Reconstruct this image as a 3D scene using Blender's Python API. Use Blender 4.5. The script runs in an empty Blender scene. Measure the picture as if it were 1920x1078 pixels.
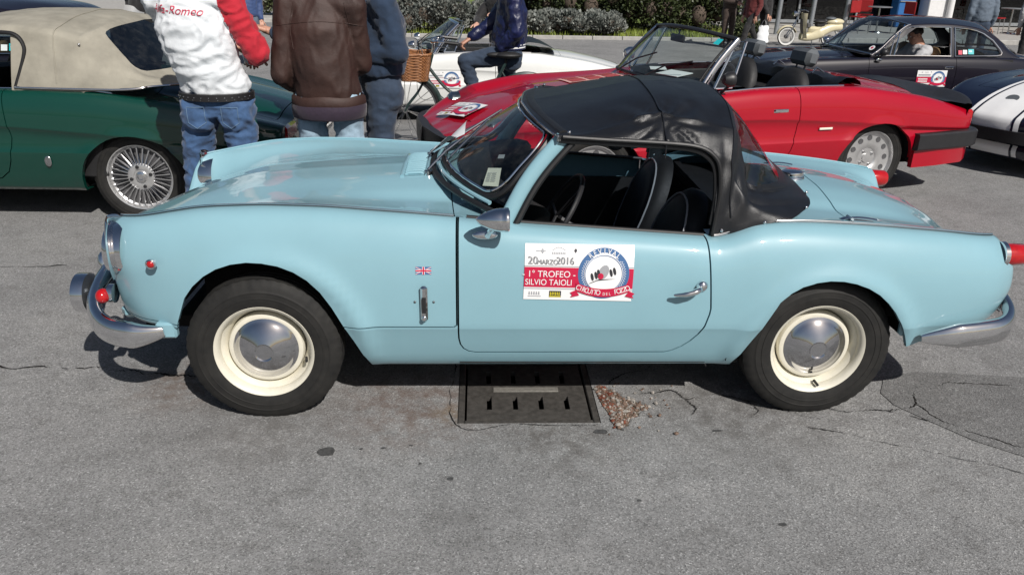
import bpy, math, random
import numpy as np
from mathutils import Vector, Matrix, noise
R = math.radians
random.seed(7)
scene = bpy.context.scene
col = scene.collection

# ------------------------------------------------------------------ camera, sky, sun, exposure
CAM_P = (-0.2574, -3.3986, 1.6624)
PIT, YAW, ROL = 0.3901, 0.0463, 0.0188
def _cam():
    c, s = math.cos(YAW), math.sin(YAW); cp, sp = math.cos(PIT), math.sin(PIT); cr, sr = math.cos(ROL), math.sin(ROL)
    r = Vector((c, -s, 0)); d = Vector((-s*sp, -c*sp, -cp)); fw = Vector((s*cp, c*cp, -sp))
    rt = r*cr - d*sr; dn = r*sr + d*cr
    m = Matrix((rt, -dn, -fw)).transposed().to_4x4(); m.translation = CAM_P
    cd = bpy.data.cameras.new('camera'); cd.sensor_fit = 'HORIZONTAL'; cd.sensor_width = 36; cd.lens = 28.222
    cd.clip_start = 0.05; cd.clip_end = 3000
    o = bpy.data.objects.new('camera', cd); o.matrix_world = m; col.objects.link(o); scene.camera = o
_cam()
SUN_DIR = Vector((0.50, -1.0, 1.02)).normalized()
SUN_EL = math.asin(SUN_DIR.z)
def _light():
    w = bpy.data.worlds.new('World'); scene.world = w; w.use_nodes = True
    nt = w.node_tree; nt.nodes.clear()
    sky = nt.nodes.new('ShaderNodeTexSky'); sky.sky_type = 'NISHITA'; sky.sun_disc = False
    sky.sun_elevation = SUN_EL; sky.sun_rotation = math.atan2(SUN_DIR.x, SUN_DIR.y)
    sky.air_density = 1.0; sky.dust_density = 2.0; sky.ozone_density = 1.0; sky.altitude = 60
    bg = nt.nodes.new('ShaderNodeBackground'); bg.inputs[1].default_value = 0.05
    out = nt.nodes.new('ShaderNodeOutputWorld')
    nt.links.new(sky.outputs[0], bg.inputs[0]); nt.links.new(bg.outputs[0], out.inputs[0])
    ld = bpy.data.lights.new('sun', 'SUN'); ld.energy = 4.6; ld.angle = R(0.55); ld.color = (1.0, 0.955, 0.90)
    o = bpy.data.objects.new('sun', ld); o.rotation_euler = SUN_DIR.to_track_quat('Z', 'Y').to_euler(); o.location = (6, -12, 12)
    col.objects.link(o)
_light()
vs = scene.view_settings
vs.view_transform = 'Standard'; vs.look = 'None'; vs.exposure = 0.08; vs.gamma = 1.0; vs.use_curve_mapping = False
scene.cycles.max_bounces = 8; scene.cycles.transparent_max_bounces = 12; scene.cycles.glossy_bounces = 4
scene.cycles.caustics_reflective = False; scene.cycles.caustics_refractive = False
scene.cycles.use_denoising = True

# ------------------------------------------------------------------ materials
MATS = {}
def newmat(name):
    m = bpy.data.materials.new(name); m.use_nodes = True
    nt = m.node_tree; b = nt.nodes['Principled BSDF']
    MATS[name] = m
    return m, nt, b
def nd(nt, t, **kw):
    n = nt.nodes.new(t)
    for k, v in kw.items():
        if k in n.inputs.keys() if isinstance(k, str) else False: n.inputs[k].default_value = v
        else: setattr(n, k, v)
    return n
def ramp(nt, fac, stops):
    r = nt.nodes.new('ShaderNodeValToRGB'); e = r.color_ramp.elements
    while len(e) < len(stops): e.new(0.5)
    for q, (p, c) in zip(e, stops): q.position = p; q.color = (*c, 1) if len(c) == 3 else c
    nt.links.new(fac, r.inputs[0]); return r.outputs[0]
def objco(nt):
    return nt.nodes.new('ShaderNodeTexCoord').outputs['Object']
def noise_n(nt, co, scale, detail=3, rough=0.55, out='Fac'):
    n = nt.nodes.new('ShaderNodeTexNoise'); n.inputs['Scale'].default_value = scale
    n.inputs['Detail'].default_value = detail; n.inputs['Roughness'].default_value = rough
    nt.links.new(co, n.inputs['Vector']); return n.outputs[out]
def mixc(nt, fac, a, b, blend='MIX'):
    m = nt.nodes.new('ShaderNodeMix'); m.data_type = 'RGBA'; m.blend_type = blend
    for i, v in ((0, fac), (6, a), (7, b)):
        if hasattr(v, 'is_linked'): nt.links.new(v, m.inputs[i])
        else: m.inputs[i].default_value = v if i == 0 else (*v, 1)
    return m.outputs[2]
def bump(nt, b, h, strength, dist):
    n = nt.nodes.new('ShaderNodeBump'); n.inputs['Strength'].default_value = strength; n.inputs['Distance'].default_value = dist
    nt.links.new(h, n.inputs['Height']); nt.links.new(n.outputs[0], b.inputs['Normal']); return n
def simple(name, c, rough=0.5, metal=0.0, coat=0.0, var=0.08, scale=18.0, bmp=0.0, bscale=120.0, spec=0.5):
    m, nt, b = newmat(name)
    b.inputs['Roughness'].default_value = rough; b.inputs['Metallic'].default_value = metal
    b.inputs['Coat Weight'].default_value = coat; b.inputs['Coat Roughness'].default_value = 0.04
    b.inputs['Specular IOR Level'].default_value = spec
    co = objco(nt)
    if var > 0:
        f = noise_n(nt, co, scale, 4)
        k0, k1 = 1-var, 1+var
        o = ramp(nt, f, [(0.3, tuple(x*k0 for x in c)), (0.7, tuple(min(1, x*k1) for x in c))])
        nt.links.new(o, b.inputs['Base Color'])
        mr = nt.nodes.new('ShaderNodeMapRange'); mr.inputs[3].default_value = max(0.02, rough*0.85); mr.inputs[4].default_value = min(1, rough*1.2)
        nt.links.new(noise_n(nt, co, scale*2.3, 3), mr.inputs[0]); nt.links.new(mr.outputs[0], b.inputs['Roughness'])
    else:
        b.inputs['Base Color'].default_value = (*c, 1)
    if bmp > 0:
        bump(nt, b, noise_n(nt, co, bscale, 3), bmp, 0.002)
    return m
def paint(name, c, rough=0.42, coat=1.0, spec=0.22, dust=0.10):
    m, nt, b = newmat(name); co = objco(nt)
    f = noise_n(nt, co, 3.0, 5, 0.6)
    o = ramp(nt, f, [(0.3, tuple(x*0.96 for x in c)), (0.7, tuple(min(1, x*1.03) for x in c))])
    dn = noise_n(nt, co, 260, 2, 0.5)
    o2 = mixc(nt, ramp(nt, dn, [(0.62, (0, 0, 0)), (0.80, (dust,)*3)]), o, (0.45, 0.43, 0.40))
    nt.links.new(o2, b.inputs['Base Color'])
    b.inputs['Roughness'].default_value = rough; b.inputs['Coat Weight'].default_value = coat
    b.inputs['Specular IOR Level'].default_value = spec
    mr = nt.nodes.new('ShaderNodeMapRange'); mr.inputs[3].default_value = 0.012; mr.inputs[4].default_value = 0.045
    nt.links.new(noise_n(nt, co, 9, 4), mr.inputs[0]); nt.links.new(mr.outputs[0], b.inputs['Coat Roughness'])
    n = nt.nodes.new('ShaderNodeBump'); n.inputs['Strength'].default_value = 0.03; n.inputs['Distance'].default_value = 0.003
    nt.links.new(noise_n(nt, co, 7, 2), n.inputs['Height']); nt.links.new(n.outputs[0], b.inputs['Coat Normal'])
    return m
def glass(name, tint=(0.9, 0.95, 0.95), clear=0.9, rough=0.01, refl=0.0):
    m, nt, b = newmat(name); nt.nodes.remove(b)
    out = [n for n in nt.nodes if n.type == 'OUTPUT_MATERIAL'][0]
    tr = nt.nodes.new('ShaderNodeBsdfTransparent'); tr.inputs[0].default_value = (*[t*clear for t in tint], 1)
    gl = nt.nodes.new('ShaderNodeBsdfGlossy'); gl.inputs['Roughness'].default_value = rough
    df = nt.nodes.new('ShaderNodeBsdfDiffuse'); df.inputs[0].default_value = (0.5, 0.5, 0.48, 1)
    fr = nt.nodes.new('ShaderNodeFresnel'); ge = nt.nodes.new('ShaderNodeNewGeometry')
    mi = nt.nodes.new('ShaderNodeMath'); mi.operation = 'MULTIPLY_ADD'; mi.inputs[1].default_value = -0.8333; mi.inputs[2].default_value = 1.5   # same reflection from both sides of a thin pane
    nt.links.new(ge.outputs['Backfacing'], mi.inputs[0]); nt.links.new(mi.outputs[0], fr.inputs[0])
    co = objco(nt); f = noise_n(nt, co, 14, 5, 0.7)
    dr = ramp(nt, f, [(0.45, (0.0, 0.0, 0.0)), (0.8, (0.05, 0.05, 0.05))])
    m1 = nt.nodes.new('ShaderNodeMixShader'); m2 = nt.nodes.new('ShaderNodeMixShader')
    nt.links.new(dr, m1.inputs[0]); nt.links.new(tr.outputs[0], m1.inputs[1]); nt.links.new(df.outputs[0], m1.inputs[2])
    mx = nt.nodes.new('ShaderNodeMath'); mx.operation = 'MAXIMUM'; mx.inputs[1].default_value = refl; nt.links.new(fr.outputs[0], mx.inputs[0]); nt.links.new(mx.outputs[0], m2.inputs[0]); nt.links.new(m1.outputs[0], m2.inputs[1]); nt.links.new(gl.outputs[0], m2.inputs[2])
    nt.links.new(m2.outputs[0], out.inputs[0])
    return m
simple('chrome', (0.80, 0.80, 0.81), 0.06, 1.0, var=0.05, scale=30)
simple('chrome_dull', (0.50, 0.50, 0.51), 0.22, 1.0, var=0.12, scale=40)
simple('steel_dark', (0.16, 0.17, 0.18), 0.3, 0.9, var=0.1)
simple('hubcap_steel', (0.58, 0.58, 0.60), 0.08, 1.0, var=0.06, scale=25)
simple('alloy', (0.62, 0.62, 0.62), 0.35, 0.75, var=0.08, scale=30)
simple('alloy_dark', (0.10, 0.10, 0.105), 0.5, 0.3, var=0.1)
simple('rubber_trim', (0.012, 0.012, 0.013), 0.45, var=0.1)
simple('black_void', (0.006, 0.006, 0.007), 0.8, var=0.1, spec=0.2)
simple('interior_black', (0.012, 0.012, 0.013), 0.6, var=0.2, scale=25, bmp=0.2)
simple('underbody', (0.012, 0.012, 0.012), 0.85, var=0.25, scale=12, spec=0.2)
simple('plastic_black', (0.018, 0.018, 0.020), 0.42, var=0.12, scale=20, bmp=0.15, bscale=400)
simple('plastic_grey', (0.10, 0.11, 0.12), 0.5, var=0.1, bmp=0.2, bscale=300)
simple('red_lens', (0.42, 0.006, 0.008), 0.12, coat=1.0, var=0.15, scale=60)
simple('amber_lens', (0.65, 0.16, 0.02), 0.15, coat=1.0, var=0.1)
simple('clear_lens', (0.55, 0.58, 0.60), 0.1, 0.4, coat=1.0, var=0.1)
simple('white_vinyl', (0.80, 0.80, 0.80), 0.35, var=0.02)
simple('print_red', (0.50, 0.012, 0.055), 0.4, var=0.03)
simple('print_blue', (0.06, 0.14, 0.30), 0.4, var=0.03)
simple('print_black', (0.03, 0.03, 0.035), 0.4, var=0.03)
simple('print_grey', (0.33, 0.34, 0.36), 0.4, var=0.03)
simple('print_yellow', (0.65, 0.55, 0.03), 0.4, var=0.03)
simple('paper', (0.78, 0.79, 0.80), 0.7, var=0.04)
simple('paper_cream', (0.72, 0.70, 0.60), 0.7, var=0.04)
simple('skin', (0.46, 0.24, 0.165), 0.5, var=0.10, scale=25, bmp=0.1, bscale=200)
simple('skin_pale', (0.55, 0.32, 0.24), 0.5, var=0.10, scale=25, bmp=0.1, bscale=200)
simple('eye', (0.6, 0.58, 0.55), 0.2, var=0.02); simple('lip', (0.34, 0.11, 0.09), 0.5, var=0.05)
simple('hair_dark', (0.02, 0.014, 0.011), 0.55, var=0.3, scale=80, bmp=0.8, bscale=150)
simple('hair_grey', (0.16, 0.15, 0.14), 0.6, var=0.3, scale=80, bmp=0.8, bscale=150)
glass('glass_clear', (0.86, 0.93, 0.92), 0.90)
glass('glass_tint', (0.60, 0.70, 0.74), 0.80)
glass('vinyl_window', (0.62, 0.72, 0.82), 0.82, 0.07, 0.20)
def tyre_mat():
    m, nt, b = newmat('tyre'); co = objco(nt)
    f = noise_n(nt, co, 14, 5, 0.65)
    nt.links.new(ramp(nt, f, [(0.3, (0.009, 0.009, 0.009)), (0.75, (0.024, 0.023, 0.021))]), b.inputs['Base Color'])
    b.inputs['Roughness'].default_value = 0.72; b.inputs['Specular IOR Level'].default_value = 0.35
    bump(nt, b, noise_n(nt, co, 220, 3), 0.3, 0.001)
tyre_mat()
def vinyl_mat(name, c, rough, fold=0.25):
    m, nt, b = newmat(name); co = objco(nt)
    f = noise_n(nt, co, 6, 5, 0.6)
    nt.links.new(ramp(nt, f, [(0.3, tuple(x*0.8 for x in c)), (0.7, tuple(x*1.25 for x in c))]), b.inputs['Base Color'])
    b.inputs['Roughness'].default_value = rough
    mr = nt.nodes.new('ShaderNodeMapRange'); mr.inputs[3].default_value = rough*0.8; mr.inputs[4].default_value = min(1, rough*1.25)
    nt.links.new(noise_n(nt, co, 4, 4), mr.inputs[0]); nt.links.new(mr.outputs[0], b.inputs['Roughness'])
    a = nt.nodes.new('ShaderNodeMath'); a.operation = 'MULTIPLY_ADD'; a.inputs[1].default_value = fold
    nt.links.new(noise_n(nt, co, 9, 2), a.inputs[0]); 
    g = nt.nodes.new('ShaderNodeMath'); g.operation = 'MULTIPLY'; g.inputs[1].default_value = 0.08
    nt.links.new(noise_n(nt, co, 480, 2), g.inputs[0]); nt.links.new(g.outputs[0], a.inputs[2])
    bump(nt, b, a.outputs[0], 0.5, 0.02)
vinyl_mat('top_vinyl', (0.0085, 0.0092, 0.0115), 0.36)
vinyl_mat('top_canvas', (0.275, 0.258, 0.212), 0.85, 0.3)
def cloth(name, c, rough=0.85, weave=700, var=0.2, vs_=9, sheen=0.15, wr=0.35):
    m, nt, b = newmat(name); co = objco(nt)
    f = noise_n(nt, co, vs_, 6, 0.65)
    nt.links.new(ramp(nt, f, [(0.28, tuple(x*(1-var) for x in c)), (0.72, tuple(min(1, x*(1+var)) for x in c))]), b.inputs['Base Color'])
    b.inputs['Roughness'].default_value = rough; b.inputs['Sheen Weight'].default_value = sheen
    a = nt.nodes.new('ShaderNodeMath'); a.operation = 'MULTIPLY_ADD'; a.inputs[1].default_value = 0.05
    nt.links.new(noise_n(nt, co, weave, 1), a.inputs[0]); nt.links.new(noise_n(nt, co, 22, 4, 0.6), a.inputs[2])
    bump(nt, b, a.outputs[0], wr, 0.012)
cloth('shirt_white', (0.62, 0.645, 0.67), var=0.04); cloth('shirt_red', (0.40, 0.008, 0.022), var=0.12)
cloth('denim', (0.045, 0.10, 0.215), var=0.5, vs_=7); cloth('denim_pale', (0.30, 0.42, 0.52), var=0.35, vs_=10)
cloth('denim_dark', (0.022, 0.038, 0.068), var=0.4, vs_=7)
cloth('leather_brown', (0.036, 0.0155, 0.0115), 0.66, 300, 0.3, 6, 0.0, 0.25); cloth('knit_navy', (0.014, 0.030, 0.062), 0.9, 400, 0.2)
cloth('jacket_navy', (0.010, 0.014, 0.055), 0.38, 300, 0.35, 8, 0.0, 0.6); cloth('cloth_black', (0.012, 0.011, 0.012), 0.8)
cloth('cloth_maroon', (0.10, 0.012, 0.012), 0.8); cloth('cloth_brown', (0.045, 0.03, 0.024), 0.85); cloth('knit_grey', (0.42, 0.42, 0.43), 0.9)
cloth('cloth_blue', (0.03, 0.06, 0.16), 0.7); cloth('cloth_greyblue', (0.10, 0.13, 0.17), 0.8); cloth('cloth_plum', (0.03, 0.018, 0.035), 0.8)
cloth('shoe_dark', (0.02, 0.016, 0.014), 0.5)

# ------------------------------------------------------------------ interpolation
def pch(xs, ys):
    xs = np.asarray(xs, float); ys = np.asarray(ys, float)
    h = np.diff(xs); d = np.diff(ys)/h; m = np.zeros_like(ys)
    m[0] = d[0]; m[-1] = d[-1]
    for i in range(1, len(xs)-1):
        if d[i-1]*d[i] > 0:
            w1 = 2*h[i]+h[i-1]; w2 = h[i]+2*h[i-1]; m[i] = (w1+w2)/(w1/d[i-1]+w2/d[i])
    def f(x):
        x = np.clip(np.asarray(x, float), xs[0], xs[-1]); i = np.clip(np.searchsorted(xs, x)-1, 0, len(h)-1)
        t = (x-xs[i])/h[i]; t2 = t*t; t3 = t2*t
        return (2*t3-3*t2+1)*ys[i]+(t3-2*t2+t)*h[i]*m[i]+(-2*t3+3*t2)*ys[i+1]+(t3-t2)*h[i]*m[i+1]
    return f
def catmull(pts, n=8, closed=False):
    P = [np.asarray(p, float) for p in pts]; N = len(P); out = []
    for i in range(N if closed else N-1):
        if closed: p0, p1, p2, p3 = P[(i-1) % N], P[i], P[(i+1) % N], P[(i+2) % N]
        else: p0, p1, p2, p3 = P[max(i-1, 0)], P[i], P[i+1], P[min(i+2, N-1)]
        for k in range(n):
            t = k/n
            out.append(0.5*((2*p1)+(-p0+p2)*t+(2*p0-5*p1+4*p2-p3)*t*t+(-p0+3*p1-3*p2+p3)*t**3))
    if not closed: out.append(P[-1])
    return np.array(out)

# ------------------------------------------------------------------ objects
def empty(name, loc=(0, 0, 0), rz=0.0):
    o = bpy.data.objects.new(name, None); o.location = loc; o.rotation_euler = (0, 0, rz); o.empty_display_size = 0.1
    col.objects.link(o); return o
def tag(o, label, cat=None, group=None, kind=None):
    if label: o['label'] = label
    if cat: o['category'] = cat
    if group: o['group'] = group
    if kind: o['kind'] = kind
    return o
def link(name, me, mat, parent=None):
    o = bpy.data.objects.new(name, me); col.objects.link(o)
    if mat is not None and len(me.materials) == 0: me.materials.append(MATS[mat] if isinstance(mat, str) else mat)
    if parent is not None: o.parent = parent
    return o
class MB:
    def __init__(s): s.v = []; s.f = []
    def add(s, V, F):
        k = len(s.v); s.v += [tuple(map(float, p)) for p in V]; s.f += [[i+k for i in f] for f in F]; return s
    def box(s, c, size, rot=None, bev=0.0):
        x, y, z = [q/2 for q in size]
        if bev > 0:
            b = min(bev, x*0.99, y*0.99, z*0.99)
            V = []
            for sx in (-1, 1):
                for sy in (-1, 1):
                    for sz in (-1, 1):
                        V += [(sx*(x-b), sy*(y-b), sz*z), (sx*(x-b), sy*y, sz*(z-b)), (sx*x, sy*(y-b), sz*(z-b))]
            k = lambda a, b_, c_, d: (a*4+b_*2+c_)*3+d
            F = []
            for a in (0, 1): F += [[k(0, 0, a, 0), k(1, 0, a, 0), k(1, 1, a, 0), k(0, 1, a, 0)], [k(0, a, 0, 1), k(1, a, 0, 1), k(1, a, 1, 1), k(0, a, 1, 1)], [k(a, 0, 0, 2), k(a, 1, 0, 2), k(a, 1, 1, 2), k(a, 0, 1, 2)]]
            for a in (0, 1):
                for b2 in (0, 1):
                    F += [[k(0, a, b2, 0), k(1, a, b2, 0), k(1, a, b2, 1), k(0, a, b2, 1)], [k(a, 0, b2, 0), k(a, 1, b2, 0), k(a, 1, b2, 2), k(a, 0, b2, 2)], [k(a, b2, 0, 1), k(a, b2, 1, 1), k(a, b2, 1, 2), k(a, b2, 0, 2)]]
                    for c2 in (0, 1): F += [[k(a, b2, c2, 0), k(a, b2, c2, 1), k(a, b2, c2, 2)]]
            V = np.array(V)
        else:
            V = np.array([(sx*x, sy*y, sz*z) for sx in (-1, 1) for sy in (-1, 1) for sz in (-1, 1)])
            F = [[0, 1, 3, 2], [4, 6, 7, 5], [0, 4, 5, 1], [2, 3, 7, 6], [0, 2, 6, 4], [1, 5, 7, 3]]
        if rot is not None: V = V @ np.array(rot.to_3x3()).T
        return s.add(V+np.asarray(c, float), F)
    def tube(s, pts, r, n=8, cap=True, closed=False):
        P = np.asarray(pts, float); m = len(P); rr = np.full(m, r) if np.isscalar(r) else np.asarray(r, float)
        T = np.zeros_like(P)
        if closed: T = np.roll(P, -1, 0)-np.roll(P, 1, 0)
        else: T[1:-1] = P[2:]-P[:-2]; T[0] = P[1]-P[0]; T[-1] = P[-1]-P[-2]
        T /= np.maximum(np.linalg.norm(T, axis=1), 1e-9)[:, None]
        a = np.array([0, 0, 1.]) if abs(T[0][2]) < 0.9 else np.array([1., 0, 0])
        V = []; u = np.cross(T[0], a); u /= np.linalg.norm(u)
        for i in range(m):
            u = u-T[i]*np.dot(u, T[i]); u /= max(np.linalg.norm(u), 1e-9); w = np.cross(T[i], u)
            for k in range(n):
                t = 2*math.pi*k/n; V.append(P[i]+rr[i]*(math.cos(t)*u+math.sin(t)*w))
        F = []
        for i in range(m if closed else m-1):
            j = (i+1) % m
            for k in range(n): F.append([i*n+k, i*n+(k+1) % n, j*n+(k+1) % n, j*n+k])
        if cap and not closed: F += [list(range(n))[::-1], list(range((m-1)*n, m*n))]
        return s.add(V, F)
    def lathe(s, prof, c=(0, 0, 0), axis='y', n=48, a0=0.0, a1=2*math.pi):
        # prof: (radius, offset along axis)
        full = abs(a1-a0-2*math.pi) < 1e-6; N = n if full else n+1; V = []
        for i in range(N):
            t = a0+(a1-a0)*i/n; ct, st = math.cos(t), math.sin(t)
            for r, h in prof:
                V.append({'y': (r*ct, h, r*st), 'x': (h, r*ct, r*st), 'z': (r*ct, r*st, h)}[axis])
        m = len(prof); F = []
        for i in range(n):
            j = (i+1) % N
            for k in range(m-1): F.append([i*m+k, j*m+k, j*m+k+1, i*m+k+1])
        return s.add(np.array(V)+np.asarray(c, float), F)
    def ell(s, c, r, n=16, m=10, rot=None):
        V = []; F = []
        for i in range(m+1):
            p = math.pi*i/m
            for k in range(n):
                t = 2*math.pi*k/n; V.append((r[0]*math.sin(p)*math.cos(t), r[1]*math.sin(p)*math.sin(t), r[2]*math.cos(p)))
        for i in range(m):
            for k in range(n): F.append([i*n+k, (i+1)*n+k, (i+1)*n+(k+1) % n, i*n+(k+1) % n])
        V = np.array(V)
        if rot is not None: V = V @ np.array(rot.to_3x3()).T
        return s.add(V+np.asarray(c, float), F)
    def grid(s, P, flip=False):
        n, m = P.shape[:2]; F = []
        for i in range(n-1):
            for j in range(m-1):
                q = [i*m+j, (i+1)*m+j, (i+1)*m+j+1, i*m+j+1]; F.append(q[::-1] if flip else q)
        return s.add(P.reshape(-1, 3), F)
    def prism(s, poly, fn, h0, h1):
        # poly 2D list; fn(a,b,h)->3D
        n = len(poly); V = [fn(a, b, h0) for a, b in poly]+[fn(a, b, h1) for a, b in poly]
        F = [list(range(n))[::-1], list(range(n, 2*n))]+[[i, (i+1) % n, n+(i+1) % n, n+i] for i in range(n)]
        return s.add(V, F)
    def mesh(s, name, smooth=40):
        me = bpy.data.meshes.new(name); me.from_pydata(s.v, [], s.f); me.validate(); me.update()
        if smooth:
            me.polygons.foreach_set('use_smooth', [True]*len(me.polygons)); me.set_sharp_from_angle(angle=R(smooth))
        return me
    def obj(s, name, mat, parent=None, smooth=40, label=None):
        o = link(name, s.mesh(name, smooth), mat, parent)
        if label: o['label'] = label
        return o
def copyo(src, name, parent, loc=(0, 0, 0), rot=(0, 0, 0), scl=(1, 1, 1)):
    o = bpy.data.objects.new(name, src.data); col.objects.link(o); o.parent = parent
    o.location = loc; o.rotation_euler = rot; o.scale = scl; return o
def copy_tree(src, parent=None):
    o = src.copy(); col.objects.link(o); o.parent = parent
    for ch in list(src.children): copy_tree(ch, o)
    return o

class Surf:
    """faces with per-vertex normals that can be split by convex outlines (panel gaps, arches, windows)"""
    def __init__(s): s.P = []; s.N = []; s.F = []; s.T = {}
    def grid(s, P, flip=False, uv=False):
        P = np.asarray(P, float); n, m = P.shape[:2]; k = len(s.P); Q = P
        if uv: Q = np.concatenate([P, np.stack(np.meshgrid(np.arange(n), np.arange(m), indexing='ij'), -1)], 2)
        du = np.gradient(P, axis=0); dv = np.gradient(P, axis=1); N = np.cross(du, dv)
        L = np.linalg.norm(N, axis=2)
        N /= np.maximum(L, 1e-12)[..., None]
        if flip: N = -N
        s.P += list(Q.reshape(n*m, -1)); s.N += list(N.reshape(-1, 3))
        for i in range(n-1):
            for j in range(m-1):
                q = [k+i*m+j, k+(i+1)*m+j, k+(i+1)*m+j+1, k+i*m+j+1]; s.F.append(q[::-1] if flip else q)
        return s
    def cut(s, poly, ax=(0, 2), sel=None, key='c'):
        poly = [np.asarray(p, float) for p in poly]
        A = sum(poly[i][0]*poly[(i+1) % len(poly)][1]-poly[(i+1) % len(poly)][0]*poly[i][1] for i in range(len(poly)))
        if A < 0: poly = poly[::-1]
        lo = np.min(poly, 0); hi = np.max(poly, 0)
        ins = []; out = []; cache = {}
        E = [(poly[i], poly[(i+1) % len(poly)]-poly[i]) for i in range(len(poly))]
        E = [(a, e/np.linalg.norm(e)) for a, e in E if np.linalg.norm(e) > 1e-9]
        a0, a1 = ax
        for f in s.F:
            q = np.array([(s.P[i][a0], s.P[i][a1]) for i in f])
            if (q.max(0) < lo).any() or (q.min(0) > hi).any() or (sel and not sel(np.mean([s.P[i] for i in f], 0))):
                out.append(f); continue
            cur = f
            for k, (a, e) in enumerate(E):
                d = [e[0]*(s.P[i][a1]-a[1])-e[1]*(s.P[i][a0]-a[0]) for i in cur]
                d = [0.0 if abs(x) < 1e-7 else x for x in d]
                if min(d) >= 0: continue
                if max(d) <= 0: out.append(cur); cur = None; break
                fi = []; fo = []; n = len(cur)
                for t in range(n):
                    i, j = cur[t], cur[(t+1) % n]; di, dj = d[t], d[(t+1) % n]
                    if di >= 0: fi.append(i)
                    if di <= 0: fo.append(i)
                    if di*dj < 0:
                        kk = (min(i, j), max(i, j), k)
                        if kk not in cache:
                            w = di/(di-dj); s.P.append(s.P[i]*(1-w)+s.P[j]*w); nn = s.N[i]*(1-w)+s.N[j]*w
                            s.N.append(nn/max(np.linalg.norm(nn), 1e-9)); cache[kk] = len(s.P)-1; s.T.setdefault(len(s.P)-1, set()).add(key)
                        fi.append(cache[kk]); fo.append(cache[kk])
                if len(fo) > 2: out.append(fo)
                cur = fi if len(fi) > 2 else None
                if cur is None: break
            if cur is not None: ins.append(cur)
        r = Surf(); r.P, r.N, r.T = s.P, s.N, s.T; r.F = ins; s.F = out
        return r
    def compact(s):
        used = sorted({i for f in s.F for i in f}); mp = {o: k for k, o in enumerate(used)}
        P = [s.P[i] for i in used]; N = [s.N[i] for i in used]; F = [[mp[i] for i in f] for f in s.F]
        T = {mp[i]: s.T[i] for i in used if i in s.T}
        s.P, s.N, s.F, s.T = [p[:3] for p in P], N, F, T; return s
    def flange(s, key, vec, curl=None):
        cnt = {}
        for f in s.F:
            for t in range(len(f)):
                i, j = f[t], f[(t+1) % len(f)]; k = (min(i, j), max(i, j)); cnt.setdefault(k, []).append((i, j))
        vec = np.asarray(vec, float)
        for k, l in cnt.items():
            if len(l) == 1 and key in s.T.get(k[0], ()) and key in s.T.get(k[1], ()):
                i, j = l[0]; a, b = s.P[i], s.P[j]; c, d = b+vec, a+vec
                n = np.cross(a-b, c-b); L = np.linalg.norm(n)
                if L < 1e-12: continue
                n = n/L; q = len(s.P); s.P += [b, a, d, c]; s.N += [n]*4; s.F.append([q, q+1, q+2, q+3])
        return s
    def mirror(s):
        k = len(s.P); s.P += [p*np.array([1, -1, 1]) for p in s.P[:k]]; s.N += [p*np.array([1, -1, 1]) for p in s.N[:k]]
        s.F += [[i+k for i in f][::-1] for f in s.F]; return s
    def obj(s, name, mat, parent=None, mirror=False, label=None):
        s.compact()
        if mirror: s.mirror()
        me = bpy.data.meshes.new(name); me.from_pydata([tuple(p) for p in s.P], [], s.F); me.update()
        me.polygons.foreach_set('use_smooth', [True]*len(me.polygons))
        me.normals_split_custom_set_from_vertices([tuple(n) for n in s.N])
        o = link(name, me, mat, parent)
        if label: o['label'] = label
        return o
def grow(poly, d):
    c = np.mean(poly, 0); P = [np.asarray(p, float) for p in poly]; n = len(P); out = []
    A = sum(P[i][0]*P[(i+1) % n][1]-P[(i+1) % n][0]*P[i][1] for i in range(n)); sg = 1 if A > 0 else -1
    for i in range(n):
        e0 = P[i]-P[i-1]; e1 = P[(i+1) % n]-P[i]
        n0 = np.array([e0[1], -e0[0]])*sg/np.linalg.norm(e0); n1 = np.array([e1[1], -e1[0]])*sg/np.linalg.norm(e1)
        b = n0+n1; b /= max(np.linalg.norm(b), 1e-6); out.append(P[i]+b*d/max(0.5, np.dot(b, n0)))
    return out
FONT_CACHE = {}
def text_geo(txt, size, ax='CENTER'):
    cu = bpy.data.curves.new('t', 'FONT'); cu.body = txt; cu.size = size; cu.align_x = ax; cu.align_y = 'CENTER'
    o = bpy.data.objects.new('t', cu); col.objects.link(o)
    dg = bpy.context.evaluated_depsgraph_get(); me = o.evaluated_get(dg).to_mesh()
    V = [(v.co.x, v.co.y) for v in me.vertices]; F = [list(p.vertices) for p in me.polygons]
    bpy.data.objects.remove(o); bpy.data.curves.remove(cu)
    return np.array(V), F
# ------------------------------------------------------------------ ground height: level near the camera, then falling gently away
GZ = pch([-400, 3.7, 4.6, 6.4, 7.5, 9, 12, 20, 400], [0, 0, -.07, -.235, -.28, -.31, -.33, -.34, -.34])
gz = lambda y: float(GZ(y))
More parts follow.
